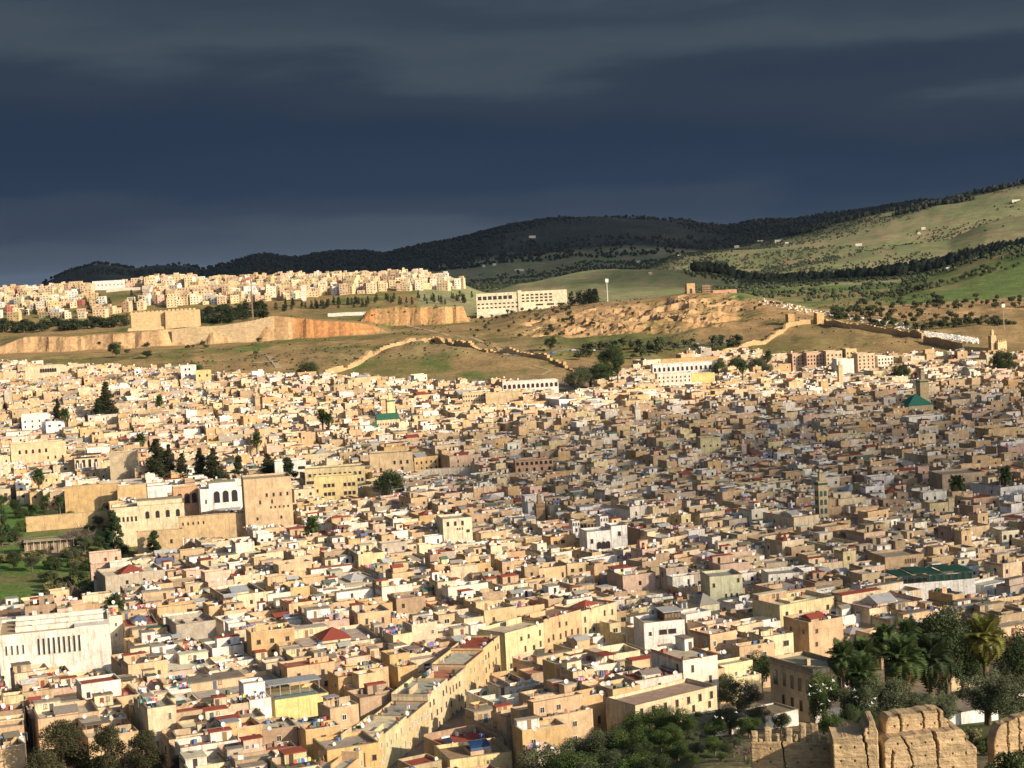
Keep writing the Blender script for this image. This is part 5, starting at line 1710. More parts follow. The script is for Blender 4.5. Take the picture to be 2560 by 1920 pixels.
# farmhouses on the hills
for i, (u, v, wq, lab) in enumerate([(1068, 574, 8, 'white farmhouse on the olive hill behind the hilltop town'), (1122, 586, 20, 'long white farm building on dark hill foot'), (1045, 577, 6, 'small white farmhouse near the ridge'),
        (1640, 524, 18, 'long white house on the shaded mountain foot'), (1682, 523, 16, 'large white villa on the mountain foot'), (1700, 528, 8, 'small white house right of the large villa'), (1592, 535, 10, 'white house leftmost of mountain foot group'),
        (1995, 496, 9, 'white house high on the green mountain side'), (1855, 531, 14, 'long white wall-like farm among olives'), (2055, 582, 22, 'flat pale farm building on the right slope crest'), (2195, 436, 18, 'long pale building high at right edge'),
        (1985, 507, 6, 'tiny white hut below the high white house'), (1405, 593, 8, 'white house by the knoll path'), (1380, 568, 9, 'pale farmhouse at the dark hill edge'), (1470, 555, 12, 'pale house on dark hill flank'), (1150, 514, 14, 'faint white house on the dark range')]):
    block(lab, u - wq / 2, u + wq / 2, v - 5, v, 8, 0, 0.3, (0.78, 0.74, 0.66), name='farmhouse', cat='house', cope=None, group='farmhouses on the hills', margin=0, rows=[(2, 0.3, 1.4, 1.6)])

# graves
gr = random.Random(3)
GP = []
for i in range(1000):
    if i < 800:
        u = gr.uniform(1996, 2112); v = np.interp(u, [1996, 2112], [719, 734]) + gr.uniform(-2, 9)
    else:
        u = gr.uniform(1640, 1990); v = np.interp(u, [1640, 1760, 1990], [650, 674, 712]) + gr.uniform(-6, 6)
    p = ontop(u, v, 0, y0=1300)
    GP.append(pr(p.x, p.y, p.z - 0.2, gr.uniform(0.8, 1.4), gr.uniform(1.6, 2.6), gr.uniform(0.7, 1.3), gr.choice([(0.85, 0.84, 0.8), (0.8, 0.75, 0.62), (0.82, 0.84, 0.86)]), PL, gr.uniform(0, 3)))
tag(link('graves', prims_mesh('graves', GP)), 'white graves of the hillside cemetery', 'graves', kind='stuff')


# masts
def mast(label, u, vt, vb, y, r, col, name, head=None, lat=False):
    p = at(u, vb, y); p.z = Tf(p.x, p.y)
    H = at(u, vt, y).z - p.z
    o = thing(name, p, 0, label, 'mast')
    if lat:
        part('leg', [pr(-r, -r, 0, 0.16, 0.16, H, col, GS)], o); part('leg', [pr(r, -r, 0, 0.16, 0.16, H, col, GS)], o); part('leg', [pr(0, r, 0, 0.16, 0.16, H, col, GS)], o)
        for i in range(int(H / 1.6)):
            part('brace', [pr(0, -r, 1 + i * 1.6, 2 * r, 0.08, 0.1, (0.6, 0.12, 0.08) if i % 4 < 2 else (0.7, 0.68, 0.65), GS)], o)
        for a in (-1, 1):
            part('antenna', [pr(a * (r + 0.3), 0, H - 3, 0.3, 0.2, 2.4, (0.75, 0.75, 0.72), GS)], o)
    else:
        part('pole', [pr(0, 0, 0, 2 * r, 2 * r, H, col, GS, 0, 0.55, 0.55)], o)
        if head:
            part('head', [pr(0, 0, H - head, head * 0.9, 0.6, head, (0.7, 0.7, 0.68), GS)], o)
    return o


mast('tall thin floodlight mast in front of the hilltop town', 545, 602, 662, 2100, 0.9, (0.22, 0.15, 0.11), 'floodlight_mast', 3)
mast('white floodlight mast right of the hotel', 1313, 602, 652, 1960, 0.5, (0.65, 0.65, 0.62), 'floodlight_mast', 4)
mast('tall thin mast by the right hillside minaret', 2170, 656, 742, 1460, 0.35, (0.36, 0.24, 0.18), 'floodlight_mast', 3)
mast('red and white lattice antenna mast on the centre roofs', 1226, 1248, 1336, 560, 0.45, (0.55, 0.5, 0.46), 'antenna_mast', lat=True)
mast('plain grey pole rising among the right-hand houses', 2163, 1022, 1120, 720, 0.22, (0.42, 0.42, 0.40), 'pole', 1.0)
mast('blue-grey antenna mast in the back rows', 886, 812, 845, 1250, 0.35, (0.45, 0.5, 0.58), 'antenna_mast', lat=True)

# ------------------------------------------------------------------ trees
NR = np.random.RandomState(21)


def leaf_geo(clumps, n, size, c0, c1, up=0.3, seed=0, stretch=(1, 1, 1)):
    rs = np.random.RandomState(seed)
    C = np.array(clumps, float)
    w = C[:, 3] ** 1.3
    k = rs.choice(len(C), n, p=w / w.sum())
    d = rs.normal(size=(n, 3)); d /= np.linalg.norm(d, axis=1)[:, None]
    rr = C[k, 3] * (0.45 + 0.6 * rs.rand(n) ** 0.6)
    P = C[k, :3] + d * rr[:, None] * np.array(stretch)
    nrm = d + rs.normal(scale=0.7, size=(n, 3)); nrm[:, 2] += up
    nrm /= np.linalg.norm(nrm, axis=1)[:, None]
    a = np.cross(nrm, rs.normal(size=(n, 3))); a /= np.linalg.norm(a, axis=1)[:, None]
    b = np.cross(nrm, a)
    s = size * (0.6 + 0.8 * rs.rand(n))[:, None]
    V = np.stack([P - a * s * 0.5, P + b * s * 0.3, P + a * s * 0.5, P - b * s * 0.3], 1).reshape(-1, 3)
    Fq = np.arange(4 * n).reshape(n, 4)
    t = (0.6 * rs.rand(len(C))[k] + 0.4 * rs.rand(n))[:, None]
    return V, Fq, np.array(c0) * (1 - t) + np.array(c1) * t


def crown_mesh(*a, **k):
    V, Fq, c = leaf_geo(*a, **k)
    return mesh_np('crown', V, Fq, c, LE)


def ell_clumps(rs, n, cx, cz, rx, rz, r0, r1, gap=0.0):
    L = []
    for i in range(n):
        d = rs.normal(size=3); d /= np.linalg.norm(d)
        k = rs.uniform(0.45, 0.95)
        L.append((cx + d[0] * rx * k, d[1] * rx * k, cz + d[2] * rz * k, rs.uniform(r0, r1)))
    return L


def limb_mesh(name, trunk_pts, trunk_r, targets, rs, col, r1=0.08):
    G = [tube_geo(trunk_pts, trunk_r, 7)]
    top = Vector(trunk_pts[-1])
    for (x, y, z, r) in targets:
        b = Vector(trunk_pts[-1 if rs.rand() < 0.6 else len(trunk_pts) // 2])
        e = Vector((x, y, z))
        m = (b + e) / 2 + Vector((0, 0, (e - b).length * 0.08))
        G.append(tube_geo([b, m, e], [trunk_r[-1] * 0.6, trunk_r[-1] * 0.35, r1 * 0.5], 5))
    V, Fq = join_geo(G)
    return mesh_np(name, V, Fq, col, BA, smooth=True)


SPEC = {}


def make_species():
    def add(key, H, clumps, n, size, c0, c1, trunk, seed, bark=(0.14, 0.10, 0.07), limbs=8, **k):
        rs = np.random.RandomState(seed + 50)
        cm = crown_mesh(clumps, n, size, c0, c1, seed=seed, **k)
        tm = limb_mesh('trunk', [(0, 0, -1.0), (0.05, 0.03, trunk[0] * 0.5), (0, 0, trunk[0])], [trunk[1] * 1.2, trunk[1], trunk[1] * 0.7], [clumps[i] for i in rs.choice(len(clumps), min(limbs, len(clumps)), replace=False)], rs, bark)
        SPEC.setdefault(key, []).append((H, cm, tm))

    for v in range(3):
        rs = np.random.RandomState(v)
        add('broad', 10, ell_clumps(rs, 34, 0, 5.8, 4.0, 3.6, 0.9, 1.7), 15000, 0.24, (0.04, 0.075, 0.02), (0.12, 0.17, 0.045), (4.0, 0.28), v)
        add('olive', 10, ell_clumps(rs, 34, 0, 5.6, 4.2, 3.7, 0.8, 1.6), 15000, 0.24, (0.065, 0.08, 0.04), (0.15, 0.17, 0.09), (3.5, 0.3), v + 10)
        add('dark', 10, ell_clumps(rs, 30, 0, 5.6, 3.6, 3.8, 0.9, 1.6), 14000, 0.24, (0.03, 0.05, 0.02), (0.08, 0.11, 0.04), (3.5, 0.3), v + 20)
        L = []
        for i in range(46):
            z = rs.uniform(2.2, 14.5); q = (1 - (z / 15.5) ** 1.6) * 3.4 + 0.5; a = rs.uniform(0, 6.28)
            L.append((math.cos(a) * q * rs.uniform(0.4, 1), math.sin(a) * q * rs.uniform(0.4, 1), z, rs.uniform(0.9, 1.6)))
        add('pine', 16, L, 22000, 0.27, (0.03, 0.034, 0.016), (0.10, 0.095, 0.045), (13, 0.32), v + 30, limbs=16)
        L = []
        for i in range(30):
            z = 0.8 + 14.6 * i / 29; q = 1.75 * (1 - (z / 16.2) ** 2.2) ** 0.8; a = rs.uniform(0, 6.28)
            L.append((math.cos(a) * q * 0.45, math.sin(a) * q * 0.45, z, max(0.45, q * 0.8)))
        add('cypress', 16, L, 9000, 0.42, (0.03, 0.038, 0.018), (0.075, 0.08, 0.038), (14, 0.25), v + 40, limbs=2, up=1.2)
        L = []
        for i in range(40):
            z = 1.5 + 13.5 * (i / 39) ** 1.1; q = 4.2 * (1 - z / 16.2) + 0.3; a = rs.uniform(0, 6.28)
            L.append((math.cos(a) * q * rs.uniform(0.3, 0.95), math.sin(a) * q * rs.uniform(0.3, 0.95), z, rs.uniform(0.6, 1.2)))
        add('conifer', 16, L, 10000, 0.40, (0.02, 0.04, 0.018), (0.06, 0.095, 0.035), (14, 0.3), v + 60, limbs=10)
        add('bush', 4, ell_clumps(rs, 14, 0, 1.7, 2.0, 1.4, 0.5, 1.0), 2200, 0.30, (0.035, 0.055, 0.02), (0.10, 0.12, 0.045), (1.2, 0.12), v + 80, limbs=4)
        add('reed', 4, ell_clumps(rs, 16, 0, 1.4, 2.8, 1.1, 0.5, 0.9), 2600, 0.42, (0.15, 0.15, 0.055), (0.28, 0.25, 0.11), (0.8, 0.08), v + 90, limbs=3, stretch=(1, 1, 1.6))
        # small hill olive, light on triangles
        add('hill', 5, ell_clumps(rs, 7, 0, 3.0, 1.7, 1.2, 0.8, 1.3), 170, 0.95, (0.04, 0.055, 0.028), (0.10, 0.115, 0.055), (1.8, 0.18), v + 100, limbs=2)
        add('hilldark', 5, ell_clumps(rs, 8, 0, 2.6, 1.7, 1.4, 0.9, 1.4), 260, 0.75, (0.022, 0.034, 0.016), (0.065, 0.08, 0.035), (1.5, 0.18), v + 120, limbs=2)
        add('hillpine', 9, [(0, 0, 2 + i * 1.15, 1.7 - i * 0.2) for i in range(6)], 170, 1.0, (0.02, 0.03, 0.016), (0.05, 0.062, 0.032), (7, 0.2), v + 110, limbs=2)
    # leafless trees: bundles of fine twigs
    for v in range(2):
        rs = np.random.RandomState(v + 200)
        G = [tube_geo([(0, 0, -1), (0, 0, 1.2), (0.1, 0, 2.4)], [0.3, 0.26, 0.2], 6)]
        T2 = []
        for i in range(16):
            d = rs.normal(size=3); d[2] = abs(d[2]) + 0.5; d /= np.linalg.norm(d)
            e = np.array([0.1, 0, 2.3]) + d * rs.uniform(2.2, 3.6)
            G.append(tube_geo([(0.1, 0, 2.0), tuple((np.array([0.1, 0, 2.3]) + e) / 2 + rs.normal(scale=0.2, size=3)), tuple(e)], [0.12, 0.08, 0.05], 4))
            for j in range(26):
                q = np.array([0.1, 0, 2.3]) + (e - np.array([0.1, 0, 2.3])) * rs.uniform(0.35, 1)
                f = d * 0.6 + rs.normal(scale=0.7, size=3); f /= np.linalg.norm(f)
                T2.append(tube_geo([tuple(q), tuple(q + f * rs.uniform(0.8, 2.0))], [0.035, 0.012], 3))
        Va, Fa = join_geo(G); Vb_, Fb_ = join_geo(T2)
        SPEC.setdefault('bare', []).append((7, mesh_np('twigs', Vb_, Fb_, (0.20, 0.15, 0.125), BA), mesh_np('trunk', Va, Fa, (0.17, 0.13, 0.10), BA)))


make_species()


def frond_mesh(L, droop, c0, c1, seed):
    rs = np.random.RandomState(seed)
    V = []; Fq = []; C = []
    n = 20

    def rp(s):
        return L * s * math.cos(droop * s * 0.9), L * (0.55 * s - droop * 0.75 * s * s)
    for i in range(n + 1):
        x, z = rp(i / n)
        V.append((x, 0, z))
    for i in range(n):
        s = (i + 0.5) / n
        x, z = rp(s)
        ll = 0.85 * math.sin(math.pi * min(1, s * 0.85 + 0.15)) + 0.15
        for sd in (-1, 1):
            b = len(V)
            dz = -0.28 * ll + rs.uniform(-0.06, 0.06)
            V += [(x + 0.42 * ll + 0.05, sd * ll, z + dz), (x + 0.42 * ll - 0.05, sd * ll, z + dz)]
            Fq.append((i, i + 1, b, b + 1)); k = rs.rand(); C.append([c0[j] * (1 - k) + c1[j] * k for j in range(3)])
    return mesh_np('frond', V, Fq, C, LE)


FRONDS = {}
for key, c0, c1 in (('green', (0.045, 0.075, 0.025), (0.10, 0.14, 0.045)), ('dark', (0.03, 0.045, 0.02), (0.06, 0.08, 0.035)), ('gold', (0.12, 0.13, 0.03), (0.22, 0.20, 0.05)), ('dry', (0.14, 0.10, 0.05), (0.22, 0.16, 0.08))):
    FRONDS[key] = [frond_mesh(4.0, d_, c0, c1, i) for i, d_ in enumerate((0.5, 0.9, 1.25, 1.6))]
Vt, Ft = tube_geo([(0, 0, -1), (0.1, 0, 3), (0.05, 0.05, 6), (0, 0, 9)], [0.42, 0.36, 0.33, 0.45], 8)
PTRUNK = mesh_np('trunk', Vt, Ft, (0.16, 0.115, 0.075), BA, smooth=True)
pr_rng = random.Random(8)


def palm(label, x, y, z, H, r, key='green', n=38, group='palms'):
    o = thing('palm_tree', (x, y, z), pr_rng.uniform(0, 6), label, 'palm tree', group)
    link('trunk', PTRUNK, o, (0, 0, 0), 0, (r / 4, r / 4, H / 9))
    for i in range(n):
        a = i * 2.39996
        q = i / n
        m = FRONDS['dry' if q > 0.9 else key][min(3, int(q * 4))]
        f = link('frond', m, o, (0, 0, H + 0.1), 0, (r / 4 * pr_rng.uniform(0.85, 1.1),) * 3)
        f.rotation_euler = (0, -math.radians(62 - q * 75), a)
    return o


tree_rng = random.Random(31)
NAMES = dict(broad='leafy_tree', olive='olive_tree', dark='evergreen_tree', pine='pine_tree', cypress='cypress_tree', conifer='conifer_tree', bush='shrub', reed='reed_clump', hill='olive_tree', hilldark='dark_olive_tree', hillpine='pine_tree', bare='bare_tree')
CATS = dict(bush='shrub', reed='reeds')


def tree(kind, label, x, y, z, H, wide=1.0, group=None, var=None, name=None):
    L = SPEC[kind]
    h0, cm, tm = L[tree_rng.randrange(len(L)) if var is None else var % len(L)]
    s = H / h0
    o = thing(name or NAMES[kind], (x, y, z), tree_rng.uniform(0, 6.28), label, CATS.get(kind, 'tree'), group)
    link('twigs' if kind == 'bare' else 'crown', cm, o, (0, 0, 0), 0, (s * wide, s * wide, s))
    link('trunk', tm, o, (0, 0, 0), 0, (s * wide, s * wide, s))
    return o


def tree_px(kind, label, u, vt, vb, lift=3.0, y=None, wide=1.0, group=None, key='green'):
    if y is None:
        p = ontop(u, vb, lift, y0=300)
    else:
        p = at(u, vb, y); p.z = Tf(p.x, p.y)
    H = at(u, vt, p.y).z - p.z
    if kind == 'palm':
        r = max(3.2, min(5.6, H * 0.42)) * wide
        return palm(label, p.x, p.y, p.z, H - r * 0.35, r, key, group=group or 'palms')
    return tree(kind, label, p.x, p.y, p.z, H, wide, group)


CY = 'conifers behind the palace'
for k, lab, u, vt, vb, wd in [('cypress', 'thick dark cypress, leftmost behind the palace', 343, 953, 1033, 1.9), ('cypress', 'slim cypress right beside the thick one', 368, 965, 1032, 1.1), ('cypress', 'brownish bushy cypress third from left', 395, 984, 1034, 1.5),
        ('cypress', 'straight columnar cypress in the middle of the palace row', 435, 973, 1034, 1.3), ('cypress', 'ragged cypress right of the columnar one', 462, 973, 1037, 1.6), ('conifer', 'ragged low conifer above the white pavilion', 516, 990, 1032, 1.0),
        ('cypress', 'double-topped cypress near the school', 580, 985, 1024, 2.0), ('cypress', 'tall lone cypress in the left back rows', 232, 830, 898, 1.5), ('conifer', 'squat conifer against the tall lone cypress', 215, 866, 900, 1.1),
        ('cypress', 'slender cypress beside white stepped block', 127, 866, 918, 1.2), ('conifer', 'bushy cedar left of the pale yellow school', 626, 994, 1048, 1.1), ('conifer', 'cone-shaped garden conifer below the palace', 250, 1108, 1205, 1.0),
        ('conifer', 'broad conifer at the garden wall corner', 335, 1152, 1212, 1.3), ('conifer', 'dark conifer cut by the left picture edge', 4, 1080, 1175, 0.8), ('dark', 'big round dark tree beside the school', 842, 1022, 1066, 0.95)]:
    tree_px(k, lab, u, vt - 7, vb, 7.5 if 'garden' not in lab and 'edge' not in lab else 1.0, None, wd * 1.2, CY if 'palace' in lab else None)
for lab, u, vt, vb in [('feathery palm above the school roof line', 556, 946, 985), ('tall palm pair, left one', 698, 894, 940), ('tall palm pair, right one', 712, 902, 942), ('spreading palm by the white garden wall', 887, 984, 1016), ('palm over the red terrace houses', 676, 1132, 1172),
                       ('palm in front of the arched cream villa', 85, 1024, 1060), ('palm left of the tall lone cypress', 143, 892, 934), ('palm in the back gardens', 346, 862, 898), ('palm among the left back walls', 305, 946, 975), ('big spiky palm in shade at right', 2068, 1040, 1082), ('palm beside the grey pole', 2172, 1022, 1070),
                       ('palm in the walled palace garden', 100, 1078, 1110), ('slim garden palm below the orange-tan wall', 130, 1080, 1112), ('palm beside the slit-windowed hall', 250, 1303, 1352), ('palm below the mound at centre', 1335, 790, 832), ('palm among dark trees right of centre', 1605, 790, 815), ('palm below the salmon apartment block', 1660, 765, 790)]:
    tree_px('palm', lab, u, vt, vb, 7.0 if 'garden' not in lab else 1.5)
# bottom left pines
for lab, u, vt, y, wd in [('dark pine at bottom left, largest of three', 140, 1556, 372, 1.35), ('dark pine at bottom left, middle of three', 240, 1566, 368, 1.0), ('dark pine at bottom left, rightmost of three', 318, 1580, 366, 1.1), ('low pine top behind the three dark pines', 390, 1635, 362, 1.0), ('dark pine lowest in the left corner', 95, 1612, 362, 1.1)]:
    tree_px('pine', lab, u, vt - 6, 1700, 0, y, wd * 1.35, 'pines at bottom left')
# bottom centre and right groves
GR_ = 'trees below the old wall'
for k, lab, u, vt, y, wd in [('olive', 'grey-green tree leftmost at the foot of the houses', 1222, 1568, 372, 1.1), ('olive', 'grey-green tree with houses close behind, second from left', 1275, 1590, 360, 1.2), ('dark', 'dark tree in the middle of the bottom grove', 1335, 1572, 362, 1.1),
        ('broad', 'bright green tree in the bottom grove', 1405, 1532, 372, 1.2), ('broad', 'large bright green tree right of the bottom grove middle', 1470, 1545, 362, 1.25), ('broad', 'green tree next to the flat white hut', 1545, 1560, 352, 1.1), ('broad', 'dense green tree low at the bottom', 1430, 1590, 340, 1.1),
        ('olive', 'olive-green tree against the cream street house', 1475, 1500, 400, 1.1), ('olive', 'tall olive-green tree at the end of the cream house', 1548, 1462, 410, 1.1), ('olive', 'olive-green tree before the derelict palace', 1600, 1478, 395, 1.1),
        ('bare', 'leafless greyish tree low in the bottom grove', 1495, 1618, 335, 1.3), ('bare', 'leafless brownish tree by the crenellated wall', 1590, 1612, 330, 1.2), ('dark', 'dark tree hugging the crenellated wall', 1628, 1580, 335, 0.9), ('olive', 'grey-green tree at bottom edge of the grove', 1350, 1625, 340, 1.2), ('olive', 'low olive tree at far bottom left of grove', 1200, 1630, 352, 1.0), ('broad', 'low yellow-green tree at the bottom edge', 1420, 1640, 320, 1.0),
        ('dark', 'dark tree between pink roofs and palace', 1652, 1422, 430, 1.1), ('olive', 'grey-green shrub tree left of white hut', 1640, 1530, 372, 1.0), ('olive', 'grey-green tree in front of the low white hut', 1690, 1545, 335, 0.9),
        ('broad', 'poplar-like tree against the derelict palace front', 1782, 1452, 322, 0.55), ('dark', 'tall dark tree behind the palms', 2052, 1322, 395, 0.85), ('dark', 'tall dark tree right behind the tallest one', 2085, 1352, 400, 0.8), ('dark', 'dark tree at the right picture edge', 2195, 1362, 372, 0.75),
        ('olive', 'round olive-green tree below the palms, left', 1870, 1482, 318, 1.2), ('olive', 'round olive-green tree below the palms, centre', 1915, 1472, 316, 1.1), ('olive', 'grey-green tree right below the big palm', 1985, 1502, 312, 1.2), ('olive', 'grey-green tree beside the small cream house', 2040, 1500, 318, 0.9), ('dark', 'dark bushy tree behind the ruined wall', 1845, 1530, 300, 1.0),
        ('olive', 'grey-green tree right of the small cream house', 2140, 1455, 345, 1.1), ('olive', 'pale olive tree at the right edge', 2190, 1470, 340, 1.2), ('broad', 'green shrub tree left of the ruined block', 1800, 1545, 290, 1.0), ('bare', 'leafless shrub left of the ruined tower', 1835, 1560, 285, 1.0), ('dark', 'dark tree behind the ruined tower', 1880, 1540, 290, 0.9)]:
    tree_px(k, lab, u, vt - 12, 1640, 0, y, wd * (1.25 if y > 325 and wd > 0.95 else 1.05), GR_)
for i, (u, v, y) in enumerate([(2050, 1572, 262), (2100, 1566, 265), (2150, 1575, 262), (2200, 1560, 266), (2075, 1590, 255), (2180, 1595, 250), (2120, 1590, 252)]):
    tree_px('reed' if i % 2 else 'bush', 'brown-green scrub between the ruined tower and white-walled shed', u, v, 1640, 0, y, 1.0, 'scrub behind the ruins')
for lab, u, v, y in [('dark green shrub at bottom right corner', 2180, 1612, 205), ('green shrub right of the ruined tower foot', 2140, 1640, 203), ('flowering shrub at the foot of the ruined tower', 1955, 1645, 196), ('green shrub low at the ruined fragment', 2212, 1600, 208)]:
    tree_px('bush', lab, u, v, 1690, 0, y, 1.0)
for i, (k, u, vt, y) in enumerate([('olive', 1190, 1600, 340), ('broad', 1240, 1620, 330), ('dark', 1290, 1615, 335), ('olive', 1310, 1570, 352), ('broad', 1370, 1560, 350), ('dark', 1385, 1600, 330), ('broad', 1450, 1565, 335), ('olive', 1500, 1575, 330), ('broad', 1520, 1530, 372),
                                   ('dark', 1560, 1590, 320), ('olive', 1600, 1575, 330), ('broad', 1480, 1610, 305), ('olive', 1540, 1625, 300), ('broad', 1385, 1635, 305), ('dark', 1600, 1625, 300), ('olive', 1440, 1628, 300), ('olive', 1580, 1520, 365), ('broad', 1620, 1545, 345), ('dark', 1700, 1580, 300), ('olive', 1755, 1590, 280)]):
    tree_px(k, f"{dict(olive='grey-green', broad='fresh green', dark='dark')[k]} tree filling the grove below the houses, {['far left', 'left front', 'left middle', 'left back', 'back centre left', 'centre left front', 'centre', 'centre right', 'back centre', 'right front', 'right of centre', 'bottom centre', 'bottom right of centre', 'bottom left of centre', 'bottom right', 'lowest centre', 'back right', 'right back by the hut', 'beside the crenellated wall', 'behind the crenellated wall'][i]}", u, vt, 1640, 0, y, 1.35, GR_)
for i, (k, u, vt, y) in enumerate([('olive', 1300, 1640, 285), ('broad', 1360, 1630, 280), ('dark', 1420, 1622, 276), ('broad', 1465, 1600, 282), ('olive', 1505, 1598, 278), ('broad', 1545, 1590, 275), ('olive', 1585, 1592, 270), ('bare', 1610, 1600, 262), ('broad', 1500, 1630, 262), ('dark', 1560, 1625, 262), ('olive', 1615, 1640, 255)]):
    tree_px(k, f"{dict(olive='greyish', broad='leafy green', dark='dark', bare='leafless')[k]} tree in the front row at the bottom edge, {['leftmost', 'second from left', 'third from left', 'fourth from left', 'fifth from left', 'sixth from left', 'seventh from left', 'by the crenellated wall', 'low centre', 'low right', 'lowest right'][i]}", u, vt, 1640, 0, y, 1.5, 'front row of trees at the bottom edge')
# palms by the derelict palace: u, v of crown centre, distance, frond length
for lab, u, v, y, r, key in [('small palm left of the palm grove', 1822, 1432, 335, 3.4, 'green'), ('palm behind the small left one', 1868, 1425, 350, 3.4, 'green'), ('upper palm in the grove, left of two', 1912, 1392, 368, 3.4, 'green'), ('upper palm in the grove, right of two', 1962, 1380, 372, 3.4, 'green'),
                             ('largest fan-shaped palm in the grove', 1952, 1440, 338, 5.0, 'green'), ('dark brownish palm beside the largest one', 2012, 1438, 345, 5.0, 'dark'), ('golden-green palm standing apart on the right', 2127, 1392, 358, 4.8, 'gold'), ('low palm under the grove', 1862, 1468, 322, 3.6, 'green')]:
    p = at(u, v, y)
    z = Tf(p.x, p.y)
    palm(lab, p.x, p.y, z, max(3, p.z - z), r * 1.45, key, 60, 'palms by the derelict palace')

# the steep garden on the left
gg = random.Random(6)
for i in range(130):
    u, v = gg.uniform(-10, 340), gg.uniform(1188, 1330)
    if not inpoly(u, v, GARDEN) or (u < 115 and v > 1258) or (u < 40 and 1235 < v < 1262):
        continue
    k = gg.choice(['reed', 'reed', 'reed', 'bush', 'olive'])
    p = ontop(u, v, 0, y0=400)
    tree(k, {'reed': 'tawny reed clump on the steep left garden', 'bush': 'green shrub on the steep left garden', 'olive': 'small grey-green tree on the steep left garden'}[k], p.x, p.y, p.z, gg.uniform(3, 5.5) if k != 'olive' else gg.uniform(4, 6.5), 1.5, 'garden plants on the left')
tree_px('bare', 'large grey leafless bush behind the slit-windowed hall', 145, 1258, 1318, 0, None, 2.0)
tree_px('bare', 'greyish leafless tree in front of the garden gallery', 165, 1128, 1190, 0, None, 1.4)
tree_px('bare', 'leafless tree at left end of the gallery', 60, 1150, 1195, 0, None, 1.3)
for i, (u, vt, vb, k) in enumerate([(30, 1190, 1230, 'dark'), (70, 1195, 1235, 'olive'), (110, 1195, 1228, 'bush'), (200, 1190, 1222, 'dark'), (150, 1075, 1105, 'olive'), (35, 1075, 1110, 'dark'), (75, 1085, 1112, 'broad'), (170, 1070, 1098, 'bare'), (205, 1072, 1096, 'dark')]):
    tree_px(k, ['dark tree at left of the lower garden', 'grey-green tree in the lower garden', 'low shrub in the lower garden', 'dark tree beside the garden conifer', 'grey-green tree in the walled garden', 'dark tree left in the walled garden', 'bright green tree in the walled garden', 'leafless tree in the walled garden', 'dark shrub at right of the walled garden'][i], u, vt, vb, 0, None, 1.2)
for i in range(26):
    u, v = gg.uniform(0, 240), gg.uniform(1090, 1195)
    if not inpoly(u, v, GARDEN2) or (50 < u < 185 and 1135 < v < 1186):
        continue
    k = gg.choice(['olive', 'dark', 'bush', 'broad', 'bare'])
    p = ontop(u, v, 0, y0=400)
    tree(k, {'olive': 'grey-green tree in the palace garden', 'dark': 'dark tree in the palace garden', 'bush': 'shrub in the palace garden', 'broad': 'bright green tree in the palace garden', 'bare': 'leafless tree in the palace garden'}[k], p.x, p.y, p.z, gg.uniform(3.5, 7.5), 1.2, 'palace garden trees')
# single trees between the houses
for i, (k, u, vt, vb) in enumerate([('olive', 180, 910, 930), ('broad', 205, 912, 932), ('bare', 270, 915, 940), ('olive', 300, 918, 938), ('bare', 250, 800, 825), ('bare', 330, 800, 825), ('dark', 665, 780, 812), ('bare', 760, 975, 1008), ('dark', 765, 945, 962), ('olive', 950, 1120, 1140), ('broad', 1160, 958, 978), ('dark', 1895, 985, 1010), ('olive', 1345, 1010, 1030),
                                    ('broad', 2155, 960, 985), ('olive', 1655, 1305, 1340), ('dark', 1820, 1262, 1300), ('bare', 1360, 1285, 1318), ('broad', 605, 1148, 1166), ('dark', 2165, 755, 800), ('dark', 1550, 775, 805), ('dark', 1590, 770, 802), ('olive', 1640, 768, 800), ('dark', 1300, 780, 825), ('bare', 1275, 775, 820), ('olive', 1250, 790, 830), ('dark', 1945, 785, 815), ('broad', 420, 780, 800), ('dark', 1325, 740, 790)]):
    tree_px(k, f"{ {'olive': 'grey-green', 'broad': 'bright green', 'bare': 'leafless', 'dark': 'dark'}[k] } tree among houses, {i + 1 if False else ['by the left back walls', 'by the back garden wall', 'at the left garden corner', 'near the left terrace gardens', 'by the villa edge', 'by the grass edge', 'at the grass track end', 'before the portal house', 'beside the palm pair', 'near the tall cream block', 'on the red restaurant terrace', 'in the right shade', 'behind the white mansion', 'at the right edge shade', 'right of the pyramid tower', 'behind the flat grey roofs', 'at the street bend', 'near the red terrace', 'by the hillside minaret', 'before the white arcade end', 'right of the white arcade', 'left of the pink apartments', 'in the central dark grove', 'bare one in the central grove', 'at the left of the central grove', 'by the white apartment block', 'near the white cubic house', 'at the top of the central grove'][i]}", u, vt, vb, 6.0, None, 1.25)


# belts of trees on the slopes: each a small tree of its own, alike within a belt
def belt(kind, label, group, n, u0, u1, va, vb, h0, h1, wide=1.3, y0=1300, seed=1):
    rg = random.Random(seed)
    for i in range(n):
        s = rg.random()
        u = u0 + (u1 - u0) * s
        v = va[0] + (va[1] - va[0]) * s + rg.random() * (vb[0] + (vb[1] - vb[0]) * s - va[0] - (va[1] - va[0]) * s)
        p = ontop(u, v, 0, y0=y0)
        tree(kind, label, p.x, p.y, p.z - 0.3, rg.uniform(h0, h1), wide, group, name='hillside_tree' if kind == 'hill' else None)


